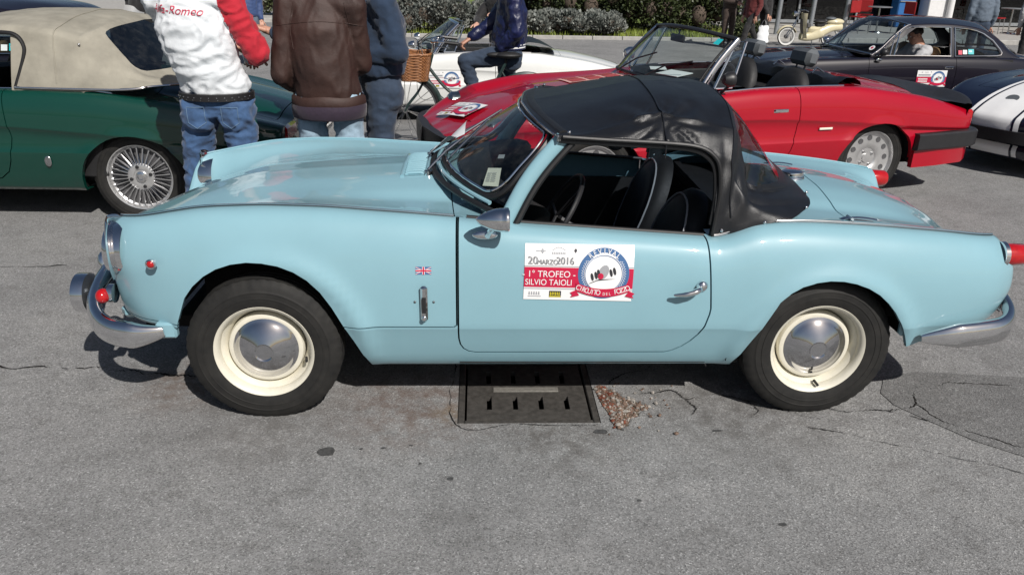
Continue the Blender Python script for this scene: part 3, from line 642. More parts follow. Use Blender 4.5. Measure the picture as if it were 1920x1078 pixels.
def rally_plate(root, fn, W=0.39, H=0.20, fine=True, label=None):
    """event board stuck to a car; fn(u,v,h) maps metres on the board and a height to local space"""
    def flat(poly, h): return [fn(a, b, h) for a, b in poly]
    def put(mb, poly, h): mb.add(flat(poly, h), [list(range(len(poly)))])
    def grid(mb, u0, u1, v0, v1, h, n=10, m=5):
        mb.grid(np.array([[fn(u0+(u1-u0)*i/n, v0+(v1-v0)*j/m, h) for j in range(m+1)] for i in range(n+1)]))
    def txt(mb, s, u, v, size, h, sx=1.0, rot=0.0):
        V, F = text_geo(s, size); c, sn = math.cos(rot), math.sin(rot)
        mb.add([fn(u+(a*sx)*c-b*sn, v+(a*sx)*sn+b*c, h) for a, b in V], F)
    e = 0.0008
    mb = MB(); grid(mb, 0, W, 0, H, 0.0014); grid(mb, 0, W, 0, H, 0.0002)
    board = mb.obj('rally_plate', 'white_vinyl', root, 0, label)
    red = MB(); grid(red, 0.0, W, 0.235*H, 0.60*H, 0.0014+e); red.obj('band', 'print_red', board, 0)
    g = MB(); grid(g, 0.0, W, 0.612*H, 0.628*H, 0.0014+e); grid(g, 0.0, W, 0.200*H, 0.216*H, 0.0014+e)
    cx, cy, r0 = 0.725*W, 0.50*H, 0.455*H
    circ = lambda r, n=40, a0=0, a1=2*math.pi: [(cx+r*math.cos(a0+(a1-a0)*k/n), cy+r*math.sin(a0+(a1-a0)*k/n)) for k in range(n)]
    def ring(mb, ra, rb, h, a0=0, a1=2*math.pi, n=44):
        mb.grid(np.array([[fn(cx+r*math.cos(a0+(a1-a0)*k/n), cy+r*math.sin(a0+(a1-a0)*k/n), h) for r in (ra, rb)] for k in range(n+1)]))
    b = MB(); ring(b, 0, r0, 0.0014+2*e); ring(b, 0.325*H, 0.335*H, 0.0014+5*e); b.obj('badge_disc', 'print_blue', board, 0)
    w = MB(); ring(w, 0, 0.345*H, 0.0014+3*e)
    for k in range(26):
        for sgn in (-1, 1):
            t = R(90+sgn*(52+k*3.3)); rr = (0.365+0.02*(k % 2))*H
            a = [(cx+(rr+dx*0.011*H*1.5)*math.cos(t+dy*0.018), cy+(rr+dx*0.011*H*1.5)*math.sin(t+dy*0.018)) for dx, dy in ((-1, 0), (0, 1), (1, 0), (0, -1))]
            put(w, a, 0.0014+3*e)
    if fine:
        for k, ch in enumerate('REVIVAL'):
            t = R(90-(k-3)*12.5); rr = 0.398*H
            txt(w, ch, cx+rr*math.cos(t), cy+rr*math.sin(t), 0.125*H, 0.0014+4*e, 0.85, t-math.pi/2)
        txt(w, '- 1° TROFEO -', 0.225*W, 0.475*H, 0.165*H, 0.0014+3*e, 0.92)
        txt(w, 'SILVIO TAIOLI', 0.225*W, 0.325*H, 0.155*H, 0.0014+3*e, 0.86)
    else:
        for v in (0.47, 0.33):
            for k in range(9):
                u = (0.06+0.035*k)*W; put(w, [(u, (v-0.045)*H), (u+0.024*W, (v-0.045)*H), (u+0.024*W, (v+0.045)*H), (u, (v+0.045)*H)], 0.0014+3*e)
    w.obj('white_print', 'white_vinyl', board, 0)['kind'] = 'stuff'
    # ribbon
    rib = MB(); n = 24; dip = 0.11*H; half = 0.475*H
    yv = lambda q: 0.205*H-dip*(1-q*q)+0.06*H
    rib.grid(np.array([[fn(cx+half*q, yv(q)+d, 0.0014+6*e) for d in (-0.075*H, 0.075*H)] for q in np.linspace(-1, 1, n)]))
    for sg in (-1, 1):
        put(rib, [(cx+sg*half, 0.20*H), (cx+sg*(half+0.10*H), 0.15*H), (cx+sg*(half+0.06*H), 0.11*H), (cx+sg*(half+0.09*H), 0.06*H), (cx+sg*half*0.86, 0.10*H)][::sg], 0.0014+5*e)
    rib.obj('ribbon', 'print_red', board, 0)
    t2 = MB()
    if fine:
        s = 'CIRCUITO DEL POZZO'; n = len(s)
        for k, ch in enumerate(s):
            if ch == ' ': continue
            q = -0.93+1.86*k/(n-1); small = 8 < k < 12
            txt(t2, ch, cx+half*q, yv(q)-(0.02*H if small else 0), (0.075 if small else 0.135)*H, 0.0014+7*e, 0.80, math.atan(2*dip*q/half))
        t2.obj('ribbon_print', 'white_vinyl', board, 0)
    # little racing car drawing
    k1 = MB(); k2 = MB(); k3 = MB()
    el = lambda x, y, a, b_, rot=0, n=16: [(cx+x*H+(a*math.cos(t)*math.cos(rot)-b_*math.sin(t)*math.sin(rot))*H, cy+y*H+(a*math.cos(t)*math.sin(rot)+b_*math.sin(t)*math.cos(rot))*H) for t in [2*math.pi*i/n for i in range(n)]]
    put(k2, el(0.0, 0.04, 0.085, 0.13, -0.35), 0.0014+5*e); put(k3, el(-0.05, -0.035, 0.05, 0.055, 0.2), 0.0014+6*e)
    for x, y in ((-0.20, -0.05), (-0.135, -0.02), (-0.09, 0.02), (0.13, 0.03), (0.19, 0.06)): put(k1, el(x, y, 0.024, 0.07, 0.25), 0.0014+6*e)
    put(k1, [(cx-0.25*H, cy-0.18*H), (cx-0.10*H, cy-0.115*H), (cx+0.22*H, cy-0.075*H), (cx-0.09*H, cy-0.095*H), (cx-0.24*H, cy-0.165*H)], 0.0014+6*e)
    # sponsor marks
    put(k1, [(0.235*W, 0.05*H), (0.345*W, 0.05*H), (0.345*W, 0.17*H), (0.235*W, 0.17*H)], 0.0014+e)
    yl = MB(); put(yl, [(0.238*W, 0.055*H), (0.342*W, 0.055*H), (0.342*W, 0.075*H), (0.238*W, 0.075*H)], 0.0014+2*e)
    for q in range(6): put(yl, [((0.242+0.016*q)*W, (0.09+0.008*q % 0.02)*H), ((0.253+0.016*q)*W, 0.09*H), ((0.250+0.016*q)*W, 0.155*H), ((0.245+0.016*q)*W, 0.15*H)], 0.0014+2*e)
    yl.obj('yellow_print', 'print_yellow', board, 0)
    for q in range(5): put(g, [((0.045+0.022*q)*W, 0.09*H), ((0.060+0.022*q)*W, 0.09*H), ((0.057+0.022*q)*W, 0.15*H), ((0.048+0.022*q)*W, 0.15*H)], 0.0014+e)
    put(g, [(0.04*W, 0.055*H), (0.16*W, 0.055*H), (0.16*W, 0.07*H), (0.04*W, 0.07*H)], 0.0014+e)
    put(g, el(-1.09, 0.38, 0.02, 0.045)+[], 0.0014+e)
    for q in range(9): put(g, [((0.10+0.010*q)*W, 0.870*H), ((0.107+0.010*q)*W, 0.870*H), ((0.107+0.010*q)*W, 0.889*H), ((0.10+0.010*q)*W, 0.889*H)], 0.0014+e)
    for q in range(8):
        put(g, [((0.245+0.016*q)*W, 0.83*H), ((0.256+0.016*q)*W, 0.83*H), ((0.254+0.016*q)*W, 0.875*H), ((0.247+0.016*q)*W, 0.865*H)], 0.0014+e)
        xa = (q-3.5)/3.5; put(g, [((0.25+0.015*q)*W, (0.90+0.04*(1-xa*xa))*H), ((0.262+0.015*q)*W, (0.90+0.04*(1-xa*xa))*H), ((0.262+0.015*q)*W, (0.912+0.04*(1-xa*xa))*H), ((0.25+0.015*q)*W, (0.912+0.04*(1-xa*xa))*H)], 0.0014+e)
    put(k1, [(0.447*W, 0.89*H), (0.46*W, 0.855*H), (0.473*W, 0.89*H), (0.468*W, 0.925*H), (0.452*W, 0.925*H)], 0.0014+e)
    if fine:
        for ss, u, sz, sx in (('20', 0.07, 0.19, 0.95), ('MARZO', 0.205, 0.125, 0.85), ('2016', 0.365, 0.18, 0.88)):
            txt(g, ss, u*W, (0.715 if len(ss) < 5 else 0.69)*H, sz*H, 0.0014+e, sx)
            txt(k1, ss, u*W+0.0022, (0.715 if len(ss) < 5 else 0.69)*H-0.0018, sz*H, 0.0014+0.5*e, sx)
    else:
        put(g, [(0.04*W, 0.67*H), (0.45*W, 0.67*H), (0.45*W, 0.76*H), (0.04*W, 0.76*H)], 0.0014+e)
    k1.obj('black_print', 'print_black', board, 0)['kind'] = 'stuff'; k2.obj('grey_print', 'print_grey', board, 0); k3.obj('red_print', 'print_red', board, 0); g.obj('fine_print', 'print_grey', board, 0)['kind'] = 'stuff'
    return board
def interior_seat(root, x, y, z=0.20, w=0.44, h=0.62, piping=True, lean=0.28, mat='interior_black', name='seat'):
    s = MB()
    cs = catmull([(0, 0), (0.02, 0.10), (-0.02, 0.16), (-0.40, 0.19), (-0.46, 0.13), (-0.44, 0.0)], 5)
    for i, yy in enumerate((-1, 1)): pass
    s.prism([(p[0], p[1]) for p in cs], lambda a, b, hh: (x+a, y+hh, z+b), -w/2, w/2)
    st = s.obj(name, mat, root, 50)
    # backrest: rounded shield shape
    bk = MB(); pts = []
    n = 28
    for k in range(n):
        t = 2*math.pi*k/n; yy = math.copysign(abs(math.cos(t))**0.75, math.cos(t))*w/2; zz = math.copysign(abs(math.sin(t))**0.8, math.sin(t))*h/2
        if zz > 0: yy *= 1-0.25*(zz/(h/2))**2
        pts.append((yy, zz))
    rings = []
    for k, (sc, d) in enumerate(((0.0, -0.058), (0.7, -0.052), (0.93, -0.035), (1.0, 0.0), (0.97, 0.035), (0.7, 0.055), (0.0, 0.06))):
        rings.append([(d+(h/2+zz*sc)*lean+x-0.02, y+yy*sc, z+0.14+h/2+zz*sc) for yy, zz in pts+[pts[0]]])
    bk.grid(np.array(rings)); b = bk.obj('backrest', mat, st, 60)
    if piping:
        pp = MB(); pp.tube([(-0.040+(h/2+zz*0.92)*lean+x-0.02, y+yy*0.92, z+0.14+h/2+zz*0.92) for yy, zz in pts], 0.004, 6, closed=True)
        pp.obj('piping', 'print_grey', st)
    return st
# ------------------------------------------------------------------ the light blue roadster
def blue_car():
    root = empty('sports_car'); tag(root, 'light blue vintage roadster with black soft top and cream wheels in the foreground', 'car')
    PB = 'paint_blue'
    W_ = pch([-1.63, -1.5, -1.35, -1.15, -0.9, -0.33, 0.6, 1.0, 1.3, 1.55, 1.7, 1.8], [.605, .655, .69, .708, .715, .720, .722, .724, .714, .692, .667, .64])
    zs_ = pch([-1.63, -1.54, -1.41, -1.29, -1.155, -1.02, -.83, -.64, -.45, -.33, -.163, .06, .335, .593, .616, .655, .70, .77, .83, .93, 1.13, 1.335, 1.545, 1.705, 1.80],
              [.755, .768, .79, .806, .815, .820, .817, .806, .795, .787, .774, .759, .740, .722, .720, .727, .742, .764, .771, .774, .765, .749, .731, .712, .70])
    ys_ = pch([-1.63, -1.54, -1.3, -1.0, -.64, -.33, 0, .6, .8, 1.1, 1.5, 1.8], [.535, .548, .565, .575, .585, .60, .612, .612, .60, .595, .577, .55])
    xe_ = pch([.20, .30, .36, .42, .55, .625, .69, .74, .77, .83], [-1.48, -1.51, -1.555, -1.585, -1.607, -1.632, -1.617, -1.587, -1.55, -1.50])
    xr_ = pch([.20, .30, .42, .53, .588, .62, .707, .73, .80], [1.60, 1.68, 1.765, 1.80, 1.797, 1.786, 1.735, 1.72, 1.70])
    def xmap(x, z):
        x = np.asarray(x, float)
        f = np.clip((x+1.2)/(-0.43), 0, 1); a = -1.2+f*(xe_(z)+1.2)
        g = np.clip((x-1.3)/0.5, 0, 1); b = 1.3+g*(xr_(z)-1.3)
        return np.where(x < -1.2, a, np.where(x > 1.3, b, x))
    def section(x):
        W, zs, ys = float(W_(x)), float(zs_(x)), float(ys_(x)); z0 = 0.455
        n = 2.5 if x < -0.4 else (2.5+min(1, (x+0.4)/0.2)*0.7 if x < 0.55 else max(2.35, 3.2-(x-0.55)*3.0))
        low = [(.590, .200), (W-.092, .203), (W-.074, .212), (W-.058, .238), (W-.042, .272), (W-.0235, .33), (W-.0105, .372), (W-.0045, .389), (W-.0018, .396), (W-.0004, .42)]
        arc = []
        for k in range(25):
            t = math.pi/2*k/24
            arc.append((ys+(W-ys)*max(0, math.cos(t))**(2/n), z0+(zs-z0)*math.sin(t)**(2/n)))
        return np.array(low+arc)
    xs = np.concatenate([np.linspace(-1.63, -1.45, 16)[:-1], np.linspace(-1.45, .6, 90)[:-1], np.linspace(.6, .95, 26)[:-1], np.linspace(.95, 1.6, 30)[:-1], np.linspace(1.6, 1.8, 14)])
    def flare(x, z):
        # rolled lip round the wheel openings
        f = 0.0
        for c, zc, rx, rz in ((-1.015, .262, .352, .385), (1.06, .215, .345, .372)):
            q = math.hypot((x-c)/rx, (z-zc)/rz)
            f += 0.016*math.exp(-((q-1.0)/0.11)**2)*(1 if z > 0.26 else 0.4)
        return f
    def spt(x, y, z):
        xx = float(xmap(x, z)); f = max(0, (x+1.45)/(-0.18)); g = max(0, (x-1.62)/0.18)
        return (xx, -(y+flare(xx, z)-0.05*f**3*0.6-0.03*g**3), z)
    G = np.array([[spt(x, y, z) for y, z in section(x)] for x in xs])
    # front and tail caps
    def cap(row, c, bul):
        out = []
        for k, b in ((0.05, 0.35), (0.16, 0.75), (0.35, 1.0), (0.7, 1.0), (0.98, 1.0)):
            out.append(row+(np.array(c)-row)*k*np.array([0.25, 1, 1])+np.array([bul*b, 0, 0]))
        return np.array(out)
    cf = cap(G[0], (-1.60, -0.47, 0.57), -0.010)[::-1]; cr = cap(G[-1], (1.79, -0.45, 0.55), 0.010)
    Gall = np.concatenate([cf, G, cr])
    side = Surf().grid(Gall, flip=False)
    if side.N[len(side.N)//2][1] > 0:
        side = Surf().grid(Gall, flip=True)
    farch = [(-1.42, .10), (-1.392, .25), (-1.352, .401), (-1.309, .511), (-1.275, .556), (-1.232, .595), (-1.185, .623), (-1.13, .642), (-1.075, .650), (-1.02, .648), (-.965, .638), (-.911, .617), (-.865, .586), (-.822, .540), (-.785, .480), (-.750, .410), (-.715, .335), (-.672, .24), (-.60, .08)]
    rarch = [(.655, .06), (.728, .225), (.758, .318), (.785, .392), (.815, .455), (.85, .505), (.89, .543), (.93, .567), (.98, .583), (1.03, .590), (1.08, .588), (1.13, .578), (1.18, .560), (1.225, .534), (1.265, .500), (1.30, .462), (1.335, .412), (1.365, .360), (1.389, .310), (1.42, .22), (1.44, .05)]
    side.cut(farch, key='arch'); side.cut(rarch, key='arch')
    side.cut([(1.2, .0), (2.0, .0), (2.0, .455), (1.40, .305), (1.2, .25)], key='low')
    side.cut([(-2.0, 0), (-1.2, 0), (-1.2, .397), (-1.45, .385), (-2.0, .37)], key='low')
    dpoly = [(-.3275, 1.0), (-.3275, .375), (-.3265, .345), (-.321, .318), (-.309, .297), (-.290, .284), (-.265, .279), (.455, .279), (.482, .287), (.515, .308), (.544, .335), (.569, .368), (.588, .407), (.600, .455), (.606, .512), (.606, .58), (.600, .65), (.590, .71), (.580, .76), (.560, .9), (.55, 1.0)]
    ring_ = side.cut(grow(dpoly, 0.0030), key='door')
    door = ring_.cut(grow(dpoly, -0.0030), key='door')
    bpoly = [(-2.2, .4005), (-.345, .4005), (-.3335, .410), (-.3335, 1.2), (-2.2, 1.2)]
    ring_ = side.cut(grow(bpoly, 0.0028), key='bon'); wing = ring_.cut(grow(bpoly, -0.0028), key='bon')
    for s in (side, door, wing):
        s.compact()
        for k in ('arch', 'door', 'bon', 'low'): s.flange(k, (0, 0.022, 0))
    side_o = side.obj('body_tub', PB, root, True)
    for sg in (1, -1):
        d2 = Surf(); d2.P = [p*np.array([1, sg, 1]) for p in door.P]; d2.N = [p*np.array([1, sg, 1]) for p in door.N]; d2.F = [f if sg > 0 else f[::-1] for f in door.F]
        d = d2.obj('door', PB, root)
        if sg > 0: near_door = d
    bonnet_sides = wing
    # ---- tops
    rowx = G[:, -1, :]                     # shoulder line in real x,y,z, near side
    zc_ = pch([-1.63, -1.55, -1.42, -1.25, -1.0, -.7, -.45, -.33, -.15, 0.0], [.592, .655, .735, .785, .812, .832, .846, .852, .862, .87])
    dv_ = pch([-1.63, -1.4, -1.0, -.6, -.35, 0], [.085, .062, .036, .022, .012, .006])
    def topz(x, a, zs, zc, d):
        base = min(zs, zc)-d
        f = pch([0, .02, .25, .50, .66, .80, .93, 1.0], [zc, zc-.001, zc-.007, zc-.020-0.3*max(0, zc-base-.02), base+.004, base+0.30*(zs-base), zs-.004-.10*(zs-base), zs])
        return float(f(a))
    def topgrid(idx, zcf, dvf, nose=0.0, ns=61):
        rows = []
        for i in idx:
            x = xs[i]; p = rowx[i]; r = []
            f = np.clip((x+1.2)/(-0.43), 0, 1)
            for s in np.linspace(-1, 1, ns):
                a = abs(s); ex = nose*(f**2.2)*(1-a**2.6)
                r.append((p[0]+ex, abs(p[1])*s, topz(x, a, p[2], float(zcf(x)), float(dvf(x)))))
            rows.append(r)
        return np.array(rows)
    fi = [i for i in range(len(xs)) if xs[i] <= 0.0]
    TG = topgrid(fi, zc_, dv_, nose=-0.185)
    # roll the leading edge under
    lead = TG[0]; ext = [lead+np.array([-.012, 0, -.02]), lead+np.array([-.014, 0, -.05]), lead+np.array([0.0, 0, -.075])]
    TG2 = np.concatenate([np.array(ext)[::-1], TG])
    bon = Surf().grid(TG2, flip=False)
    if bon.N[len(bon.N)//2][2] < 0: bon = Surf().grid(TG2, flip=True)
    edge = [(-.331, -.75), (-.340, -.62), (-.362, -.55), (-.395, -.45), (-.418, -.34), (-.433, -.20), (-.439, -.07)]
    cowlp = edge+[(x, -y) for x, y in edge[::-1]]+[(.3, .75), (.3, -.75)]
    ring_ = bon.cut(grow(cowlp, 0.002), ax=(0, 1), key='cowl'); cowl = ring_.cut(grow(cowlp, -0.002), ax=(0, 1), key='cowl')
    cowl.cut([(-.30, 0.0), (-.28, .30), (-.17, .52), (-.10, .575), (.5, .575), (.5, -.575), (-.10, -.575), (-.17, -.52), (-.28, -.30)], ax=(0, 1), key='cock')
    for s in (bon, cowl): s.compact(); s.flange('cowl', (0, 0, -.02)); s.flange('cock', (0, 0, -.05))
    # bonnet = top + both wing sides, one panel
    k = len(bon.P); wing.mirror(); bon.P += wing.P; bon.N += wing.N; bon.F += [[i+k for i in f] for f in wing.F]
    bonnet = bon.obj('bonnet', PB, root)
    cowl.obj('scuttle', PB, root)
    ri = [i for i in range(len(xs)) if xs[i] >= 0.60]
    zr_ = pch([.6, .8, 1.0, 1.17, 1.4, 1.6, 1.72, 1.8], [.80, .812, .815, .803, .772, .725, .682, .63])
    dr_ = pch([.6, .9, 1.2, 1.6, 1.8], [.004, .008, .018, .03, .03])
    RG = topgrid(ri, zr_, dr_); le = RG[-1]
    RG = np.concatenate([RG, np.array([le+np.array([.012, 0, -.02]), le+np.array([.010, 0, -.09]), le+np.array([-.02, 0, -.22]), le+np.array([-.06, 0, -.30])])])
    deck = Surf().grid(RG)
    if deck.N[len(deck.N)//3][2] < 0: deck = Surf().grid(RG, flip=True)
    deck.cut([(.5, -.52), (.90, -.50), (.985, -.36), (.985, .36), (.90, .50), (.5, .52)], ax=(0, 1), key='cock', sel=lambda c: c[2] > .6)
    bl = [(1.170, -.8), (2.2, -.8), (2.2, .8), (1.170, .8)]
    ring_ = deck.cut(grow(bl, .0028), ax=(0, 1), key='boot', sel=lambda c: c[0] < 1.3); boot = ring_.cut(grow(bl, -.0028), ax=(0, 1), key='boot')
    tailp = deck
    lid = Surf(); lid.P, lid.N, lid.T = deck.P, deck.N, deck.T
    lid.F = [f for f in deck.F if np.mean([deck.P[i][0] for i in f]) > 1.17]+boot.F
    fr = Surf(); fr.P, fr.N, fr.T = deck.P, deck.N, deck.T; fr.F = [f for f in deck.F if np.mean([deck.P[i][0] for i in f]) <= 1.17]
    for s in (lid, fr): s.compact(); s.flange('boot', (0, 0, -.02))
    lid.obj('boot_lid', PB, root); fr.obj('rear_deck', PB, root)
    # ---- chrome bead along the shoulders
    for sg in (1, -1):
        for a, b in ((-1.57, -.335), (.612, 1.73)):
            pts = [(p[0], p[1]*sg, p[2]+.0025) for p in rowx if a <= p[0] <= b]
            b_ = MB().tube(pts, 0.0062 if sg > 0 else .0045, 8); b_.obj('seam_bead', 'steel_dark' if sg > 0 else PB, root)
            if sg > 0: MB().tube([(x, y-.005*sg, z+.0055) for x, y, z in pts], 0.0024, 6).obj('seam_trim', 'chrome', root)
        pts = [(p[0], p[1]*sg+.004*sg, p[2]+.002) for p in rowx if -.30 <= p[0] <= .585]
        MB().tube(pts, 0.008, 8).obj('door_seal', 'rubber_trim', root)
    # ---- lights and chrome at the nose
    for sg in (1, -1):
        h = MB(); h.lathe([(0.0, -.05), (.05, -.045), (.080, -.028), (.084, -.004)], axis='x', n=32, c=(-1.578, -.535*sg, .640)); hl = h.obj('headlight', 'clear_lens', root)
        z = MB(); z.lathe([(.080, -.012), (.085, -.024), (.094, -.028), (.102, -.014), (.103, .04)], axis='x', n=40, c=(-1.580, -.535*sg, .640)); z.obj('bezel', 'chrome', hl)
        pk = MB(); sweep(pk, [(-1.588+.035*abs(math.cos(t))-.022, -(.535+.104*math.cos(t))*sg, .640+.104*math.sin(t)) for t in np.linspace(R(-50), R(140), 16)], oval(.022, .006, 8), up=(1, 0, 0)); pk.obj('eyebrow', 'chrome', hl)
        # quarter bumper
        path = catmull([(-1.405, -.690*sg, .372), (-1.50, -.700*sg, .362), (-1.60, -.675*sg, .366), (-1.675, -.61*sg, .383), (-1.725, -.50*sg, .408), (-1.748, -.37*sg, .432), (-1.755, -.24*sg, .445)], 6)
        sc = np.concatenate([np.linspace(.35, 1, 8), np.ones(len(path)-8)])
        b = MB(); sweep(b, path, oval(.030, .052, 16, 2.3), scale=sc); b.obj('bumper', 'chrome', root, 60)
        MB().box((-1.40, -.672*sg, .372), (.075, .035, .062), bev=.008).obj('bumper_bracket', PB, root)
        ov = MB(); ov.ell((-1.785, -.25*sg, .44), (.036, .036, .085)); ov.obj('overrider', 'chrome', root)
        i_ = MB(); i_.ell((-1.640, -.612*sg, .480), (.026, .030, .028)); il = i_.obj('indicator_lamp', 'red_lens', root)
        MB().lathe([(.0, .02), (.036, .02), (.036, .0), (.028, -.006)], c=(-1.625, -.585*sg, .480), axis='x', n=20).obj('lamp_base', 'chrome', il)
        r = MB(); r.lathe([(.0, -.014), (.008, -.013), (.013, -.009), (.015, 0)], n=20, c=(-1.409, -(.7005+.0)*sg, .640)) if sg > 0 else r.lathe([(.015, 0), (.013, .009), (.008, .013), (0, .014)], n=20, c=(-1.409, .7005, .640))
        r_ = r.obj('side_reflector', 'red_lens', root)
        MB().lathe([(.014, -.010*sg), (.0185, -.006*sg), (.019, .006*sg)], n=20, c=(-1.409, -.7005*sg, .640)).obj('reflector_ring', 'chrome', r_)
        if sg > 0:
            fl = MB(); fl.lathe([(0, -.034), (.05, -.03), (.070, -.02)], axis='x', n=28, c=(-1.812, -.40, .405)); f_ = fl.obj('fog_lamp', 'clear_lens', root)
            MB().lathe([(.068, -.024), (.078, -.022), (.080, .0), (.078, .024)], axis='x', n=32, c=(-1.812, -.40, .405)).obj('lamp_rim', 'chrome', f_)
            MB().lathe([(.078, .0239), (.06, .036), (.03, .042), (0, .043)], axis='x', n=28, c=(-1.812, -.40, .405)).obj('lamp_shell', 'steel_dark', f_)
            MB().tube([(-1.79, -.40, .405), (-1.74, -.40, .42)], .010).obj('lamp_stalk', 'steel_dark', f_)
        # tail
        lens = MB().lathe([(.041, -.008), (.043, .02), (.041, .07), (.033, .085), (0, .089)], axis='x', n=24, c=(1.762, -.575*sg, .640)).obj('tail_lamp', 'red_lens', root)
        MB().lathe([(.0, -.02), (.050, -.02), (.051, -.004), (.042, .002)], axis='x', n=24, c=(1.762, -.575*sg, .640)).obj('lamp_base', 'chrome', lens)
        path = catmull([(1.425, -.716*sg, .352), (1.52, -.728*sg, .366), (1.63, -.724*sg, .376), (1.73, -.705*sg, .384), (1.79, -.65*sg, .398), (1.815, -.56*sg, .425), (1.822, -.40*sg, .46), (1.822, -.24*sg, .48)], 6)
        sc = np.concatenate([np.linspace(.30, 1, 9), np.ones(len(path)-9)])
        b = MB(); sweep(b, path, oval(.028, .050, 16, 2.3), scale=sc); b.obj('bumper', 'chrome', root, 60)
        MB().ell((1.85, -.26*sg, .48), (.036, .034, .075)).obj('overrider', 'chrome', root)
        # flush pieces behind the bumpers
        MB().box((1.50, -.665*sg, .37), (.28, .03, .06), bev=.01).obj('bumper_bracket', PB, root)
    gr = MB(); gr.box((-1.62, 0, .50), (.02, .86, .15)); g_ = gr.obj('grille', 'black_void', root, 0)
    for k in range(7): MB().tube([(-1.642-.03*math.cos(y*2.2), y, .435+.021*k) for y in np.linspace(-.42, .42, 12)], .004, 6).obj('grille_bar', 'chrome_dull', g_)
    MB().box((-1.56, 0, .385), (.12, 1.1, .06), bev=.02).obj('front_valance', PB, root)
    MB().box((1.74, 0, .42), (.03, 1.1, .09), bev=.012).obj('rear_valance', PB, root)
    # ---- underside and wheel wells
    u = MB(); u.box((.0, 0, .222), (1.30, 1.20, .03)); u.box((0, 0, .24), (3.0, .62, .05)); u.box((-.52, 0, .45), (.03, 1.30, .46)); u.box((1.50, 0, .42), (.34, 1.2, .06)); u.box((-1.49, 0, .44), (.03, 1.2, .2))
    u.box((.72, 0, .45), (.03, 1.30, .45)); u.box((1.40, 0, .50), (.02, 1.28, .35)); u.obj('underbody', 'underbody', root, 0)
    for cx, cz, rr in ((-1.03, .27, .375), (1.06, .225, .362)):
        for sg in (1, -1):
            wl = MB(); wl.lathe([(rr, -.235), (rr, .235)], n=28, c=(cx, -.445*sg, cz), a0=R(2 if cx < 0 else 20), a1=R(154 if cx < 0 else 178)); wl.box((cx, -.22*sg, .42), (.74, .02, .36)); wl.obj('wheel_well', 'underbody', root, 40)
    # ---- wheels
    tm = tyre_mesh('tyre', .2865, .172, .140)
    rim = MB().lathe([(.170, .06), (.166, -.030), (.168, -.050), (.176, -.060), (.184, -.064), (.187, -.060), (.186, -.052), (.180, -.046), (.172, -.036), (.160, -.022), (.150, -.008), (.146, .004), (.143, .012)], n=64)
    disc = MB().lathe([(.142, .010), (.1415, -.012), (.137, -.022), (.128, -.026), (.118, -.024), (.110, -.014), (.0, -.010)], n=64)
    rimm = rim.mesh('wheel'); rimm.materials.append(MATS['wheel_cream']); discm = disc.mesh('wheel_disc'); discm.materials.append(MATS['wheel_cream'])
    cap_ = MB().lathe([(.122, -.018), (.121, -.026), (.115, -.029), (.110, -.031), (.104, -.036), (.088, -.046), (.060, -.059), (.040, -.066), (.036, -.0675), (.033, -.066), (.030, -.064), (.0, -.0635)], n=64); capm = cap_.mesh('hubcap', 25); capm.materials.append(MATS['hubcap_steel'])
    tm.materials.append(MATS['tyre'])
    valv = MB().tube([(0, -.03, -.152), (.003, -.062, -.158)], .0055, 8).mesh('valve'); valv.materials.append(MATS['rubber_trim'])
    holes = MB()
    for k in range(8):
        t = R(45*k+20); holes.box((.1265*math.cos(t), -.0262, .1265*math.sin(t)), (.010, .001, .010), Matrix.Rotation(-t, 3, 'Y'))
    for i, (x, y, rz, st, spin) in enumerate(((-1.054, -.626, 0, .02, R(-75)), (1.054, -.614, 0, 0, R(-8)), (-1.054, .626, math.pi, .02, R(40)), (1.054, .614, math.pi, 0, R(80)))):
        w = link('wheel', rimm, None, root); w.location = (x, y, .2835); w.rotation_euler = (0, spin, rz+st)
        for nm, me in (('tyre', tm), ('wheel_disc', discm), ('hubcap', capm), ('valve', valv)): link(nm, me, None, w)
    # ---- mirror, handles, flag, plate
    m = MB()
    m.lathe([(.0, -.088), (.008, -.083), (.020, -.068), (.031, -.044), (.039, -.020), (.0415, .0), (.0415, .012), (.043, .014), (.043, .026), (.040, .030), (.0, .030)], axis='x', n=32, c=(-.178, -.765, .828))
    mo = m.obj('mirror', 'chrome', root, 50)
    st = MB(); st.tube([(-.20, -.755, .80), (-.215, -.735, .775), (-.222, -.712, .755)], [.012, .010, .013]); st.ell((-.232, -.704, .752), (.045, .012, .016)); st.obj('mirror_stalk', 'chrome', mo)
    def Yd(x, z):
        # outer door skin
        sec = section(x); i = int(np.clip(np.searchsorted(sec[:, 1], z), 1, len(sec)-1)); t = (z-sec[i-1, 1])/max(1e-9, sec[i, 1]-sec[i-1, 1])
        return -(sec[i-1, 0]*(1-t)+sec[i, 0]*t)
    hd = MB(); hd.tube(catmull([(.548, Yd(.55, .56)-.004, .566), (.540, Yd(.55, .56)-.032, .562), (.50, Yd(.5, .55)-.042, .552), (.452, Yd(.46, .545)-.030, .543)], 5), [.011]*4+[.012]*4+[.010]*4+[.008, .007, .006, .004], 10)
    hd.lathe([(.020, .004), (.021, -.006), (.014, -.016), (.0, -.018)], c=(.560, Yd(.56, .567), .567), n=20); hd.obj('door_handle', 'chrome', root, 60)
    MB().lathe([(.010, .004), (.010, -.004), (.0, -.005)], c=(.585, Yd(.585, .47), .47), n=14)
    la = MB(); y0 = Yd(-.45, .5)
    la.box((-.4505, y0-.010, .500), (.026, .020, .138), bev=.008); la_ = la.obj('bonnet_latch', 'chrome', root)
    MB().box((-.4505, y0-.0206, .497), (.015, .004, .062), bev=.0015).obj('latch_recess', 'plastic_black', la_)
    MB().ell((-.4505, y0-.022, .446), (.009, .006, .010)).obj('latch_knob', 'chrome', la_)
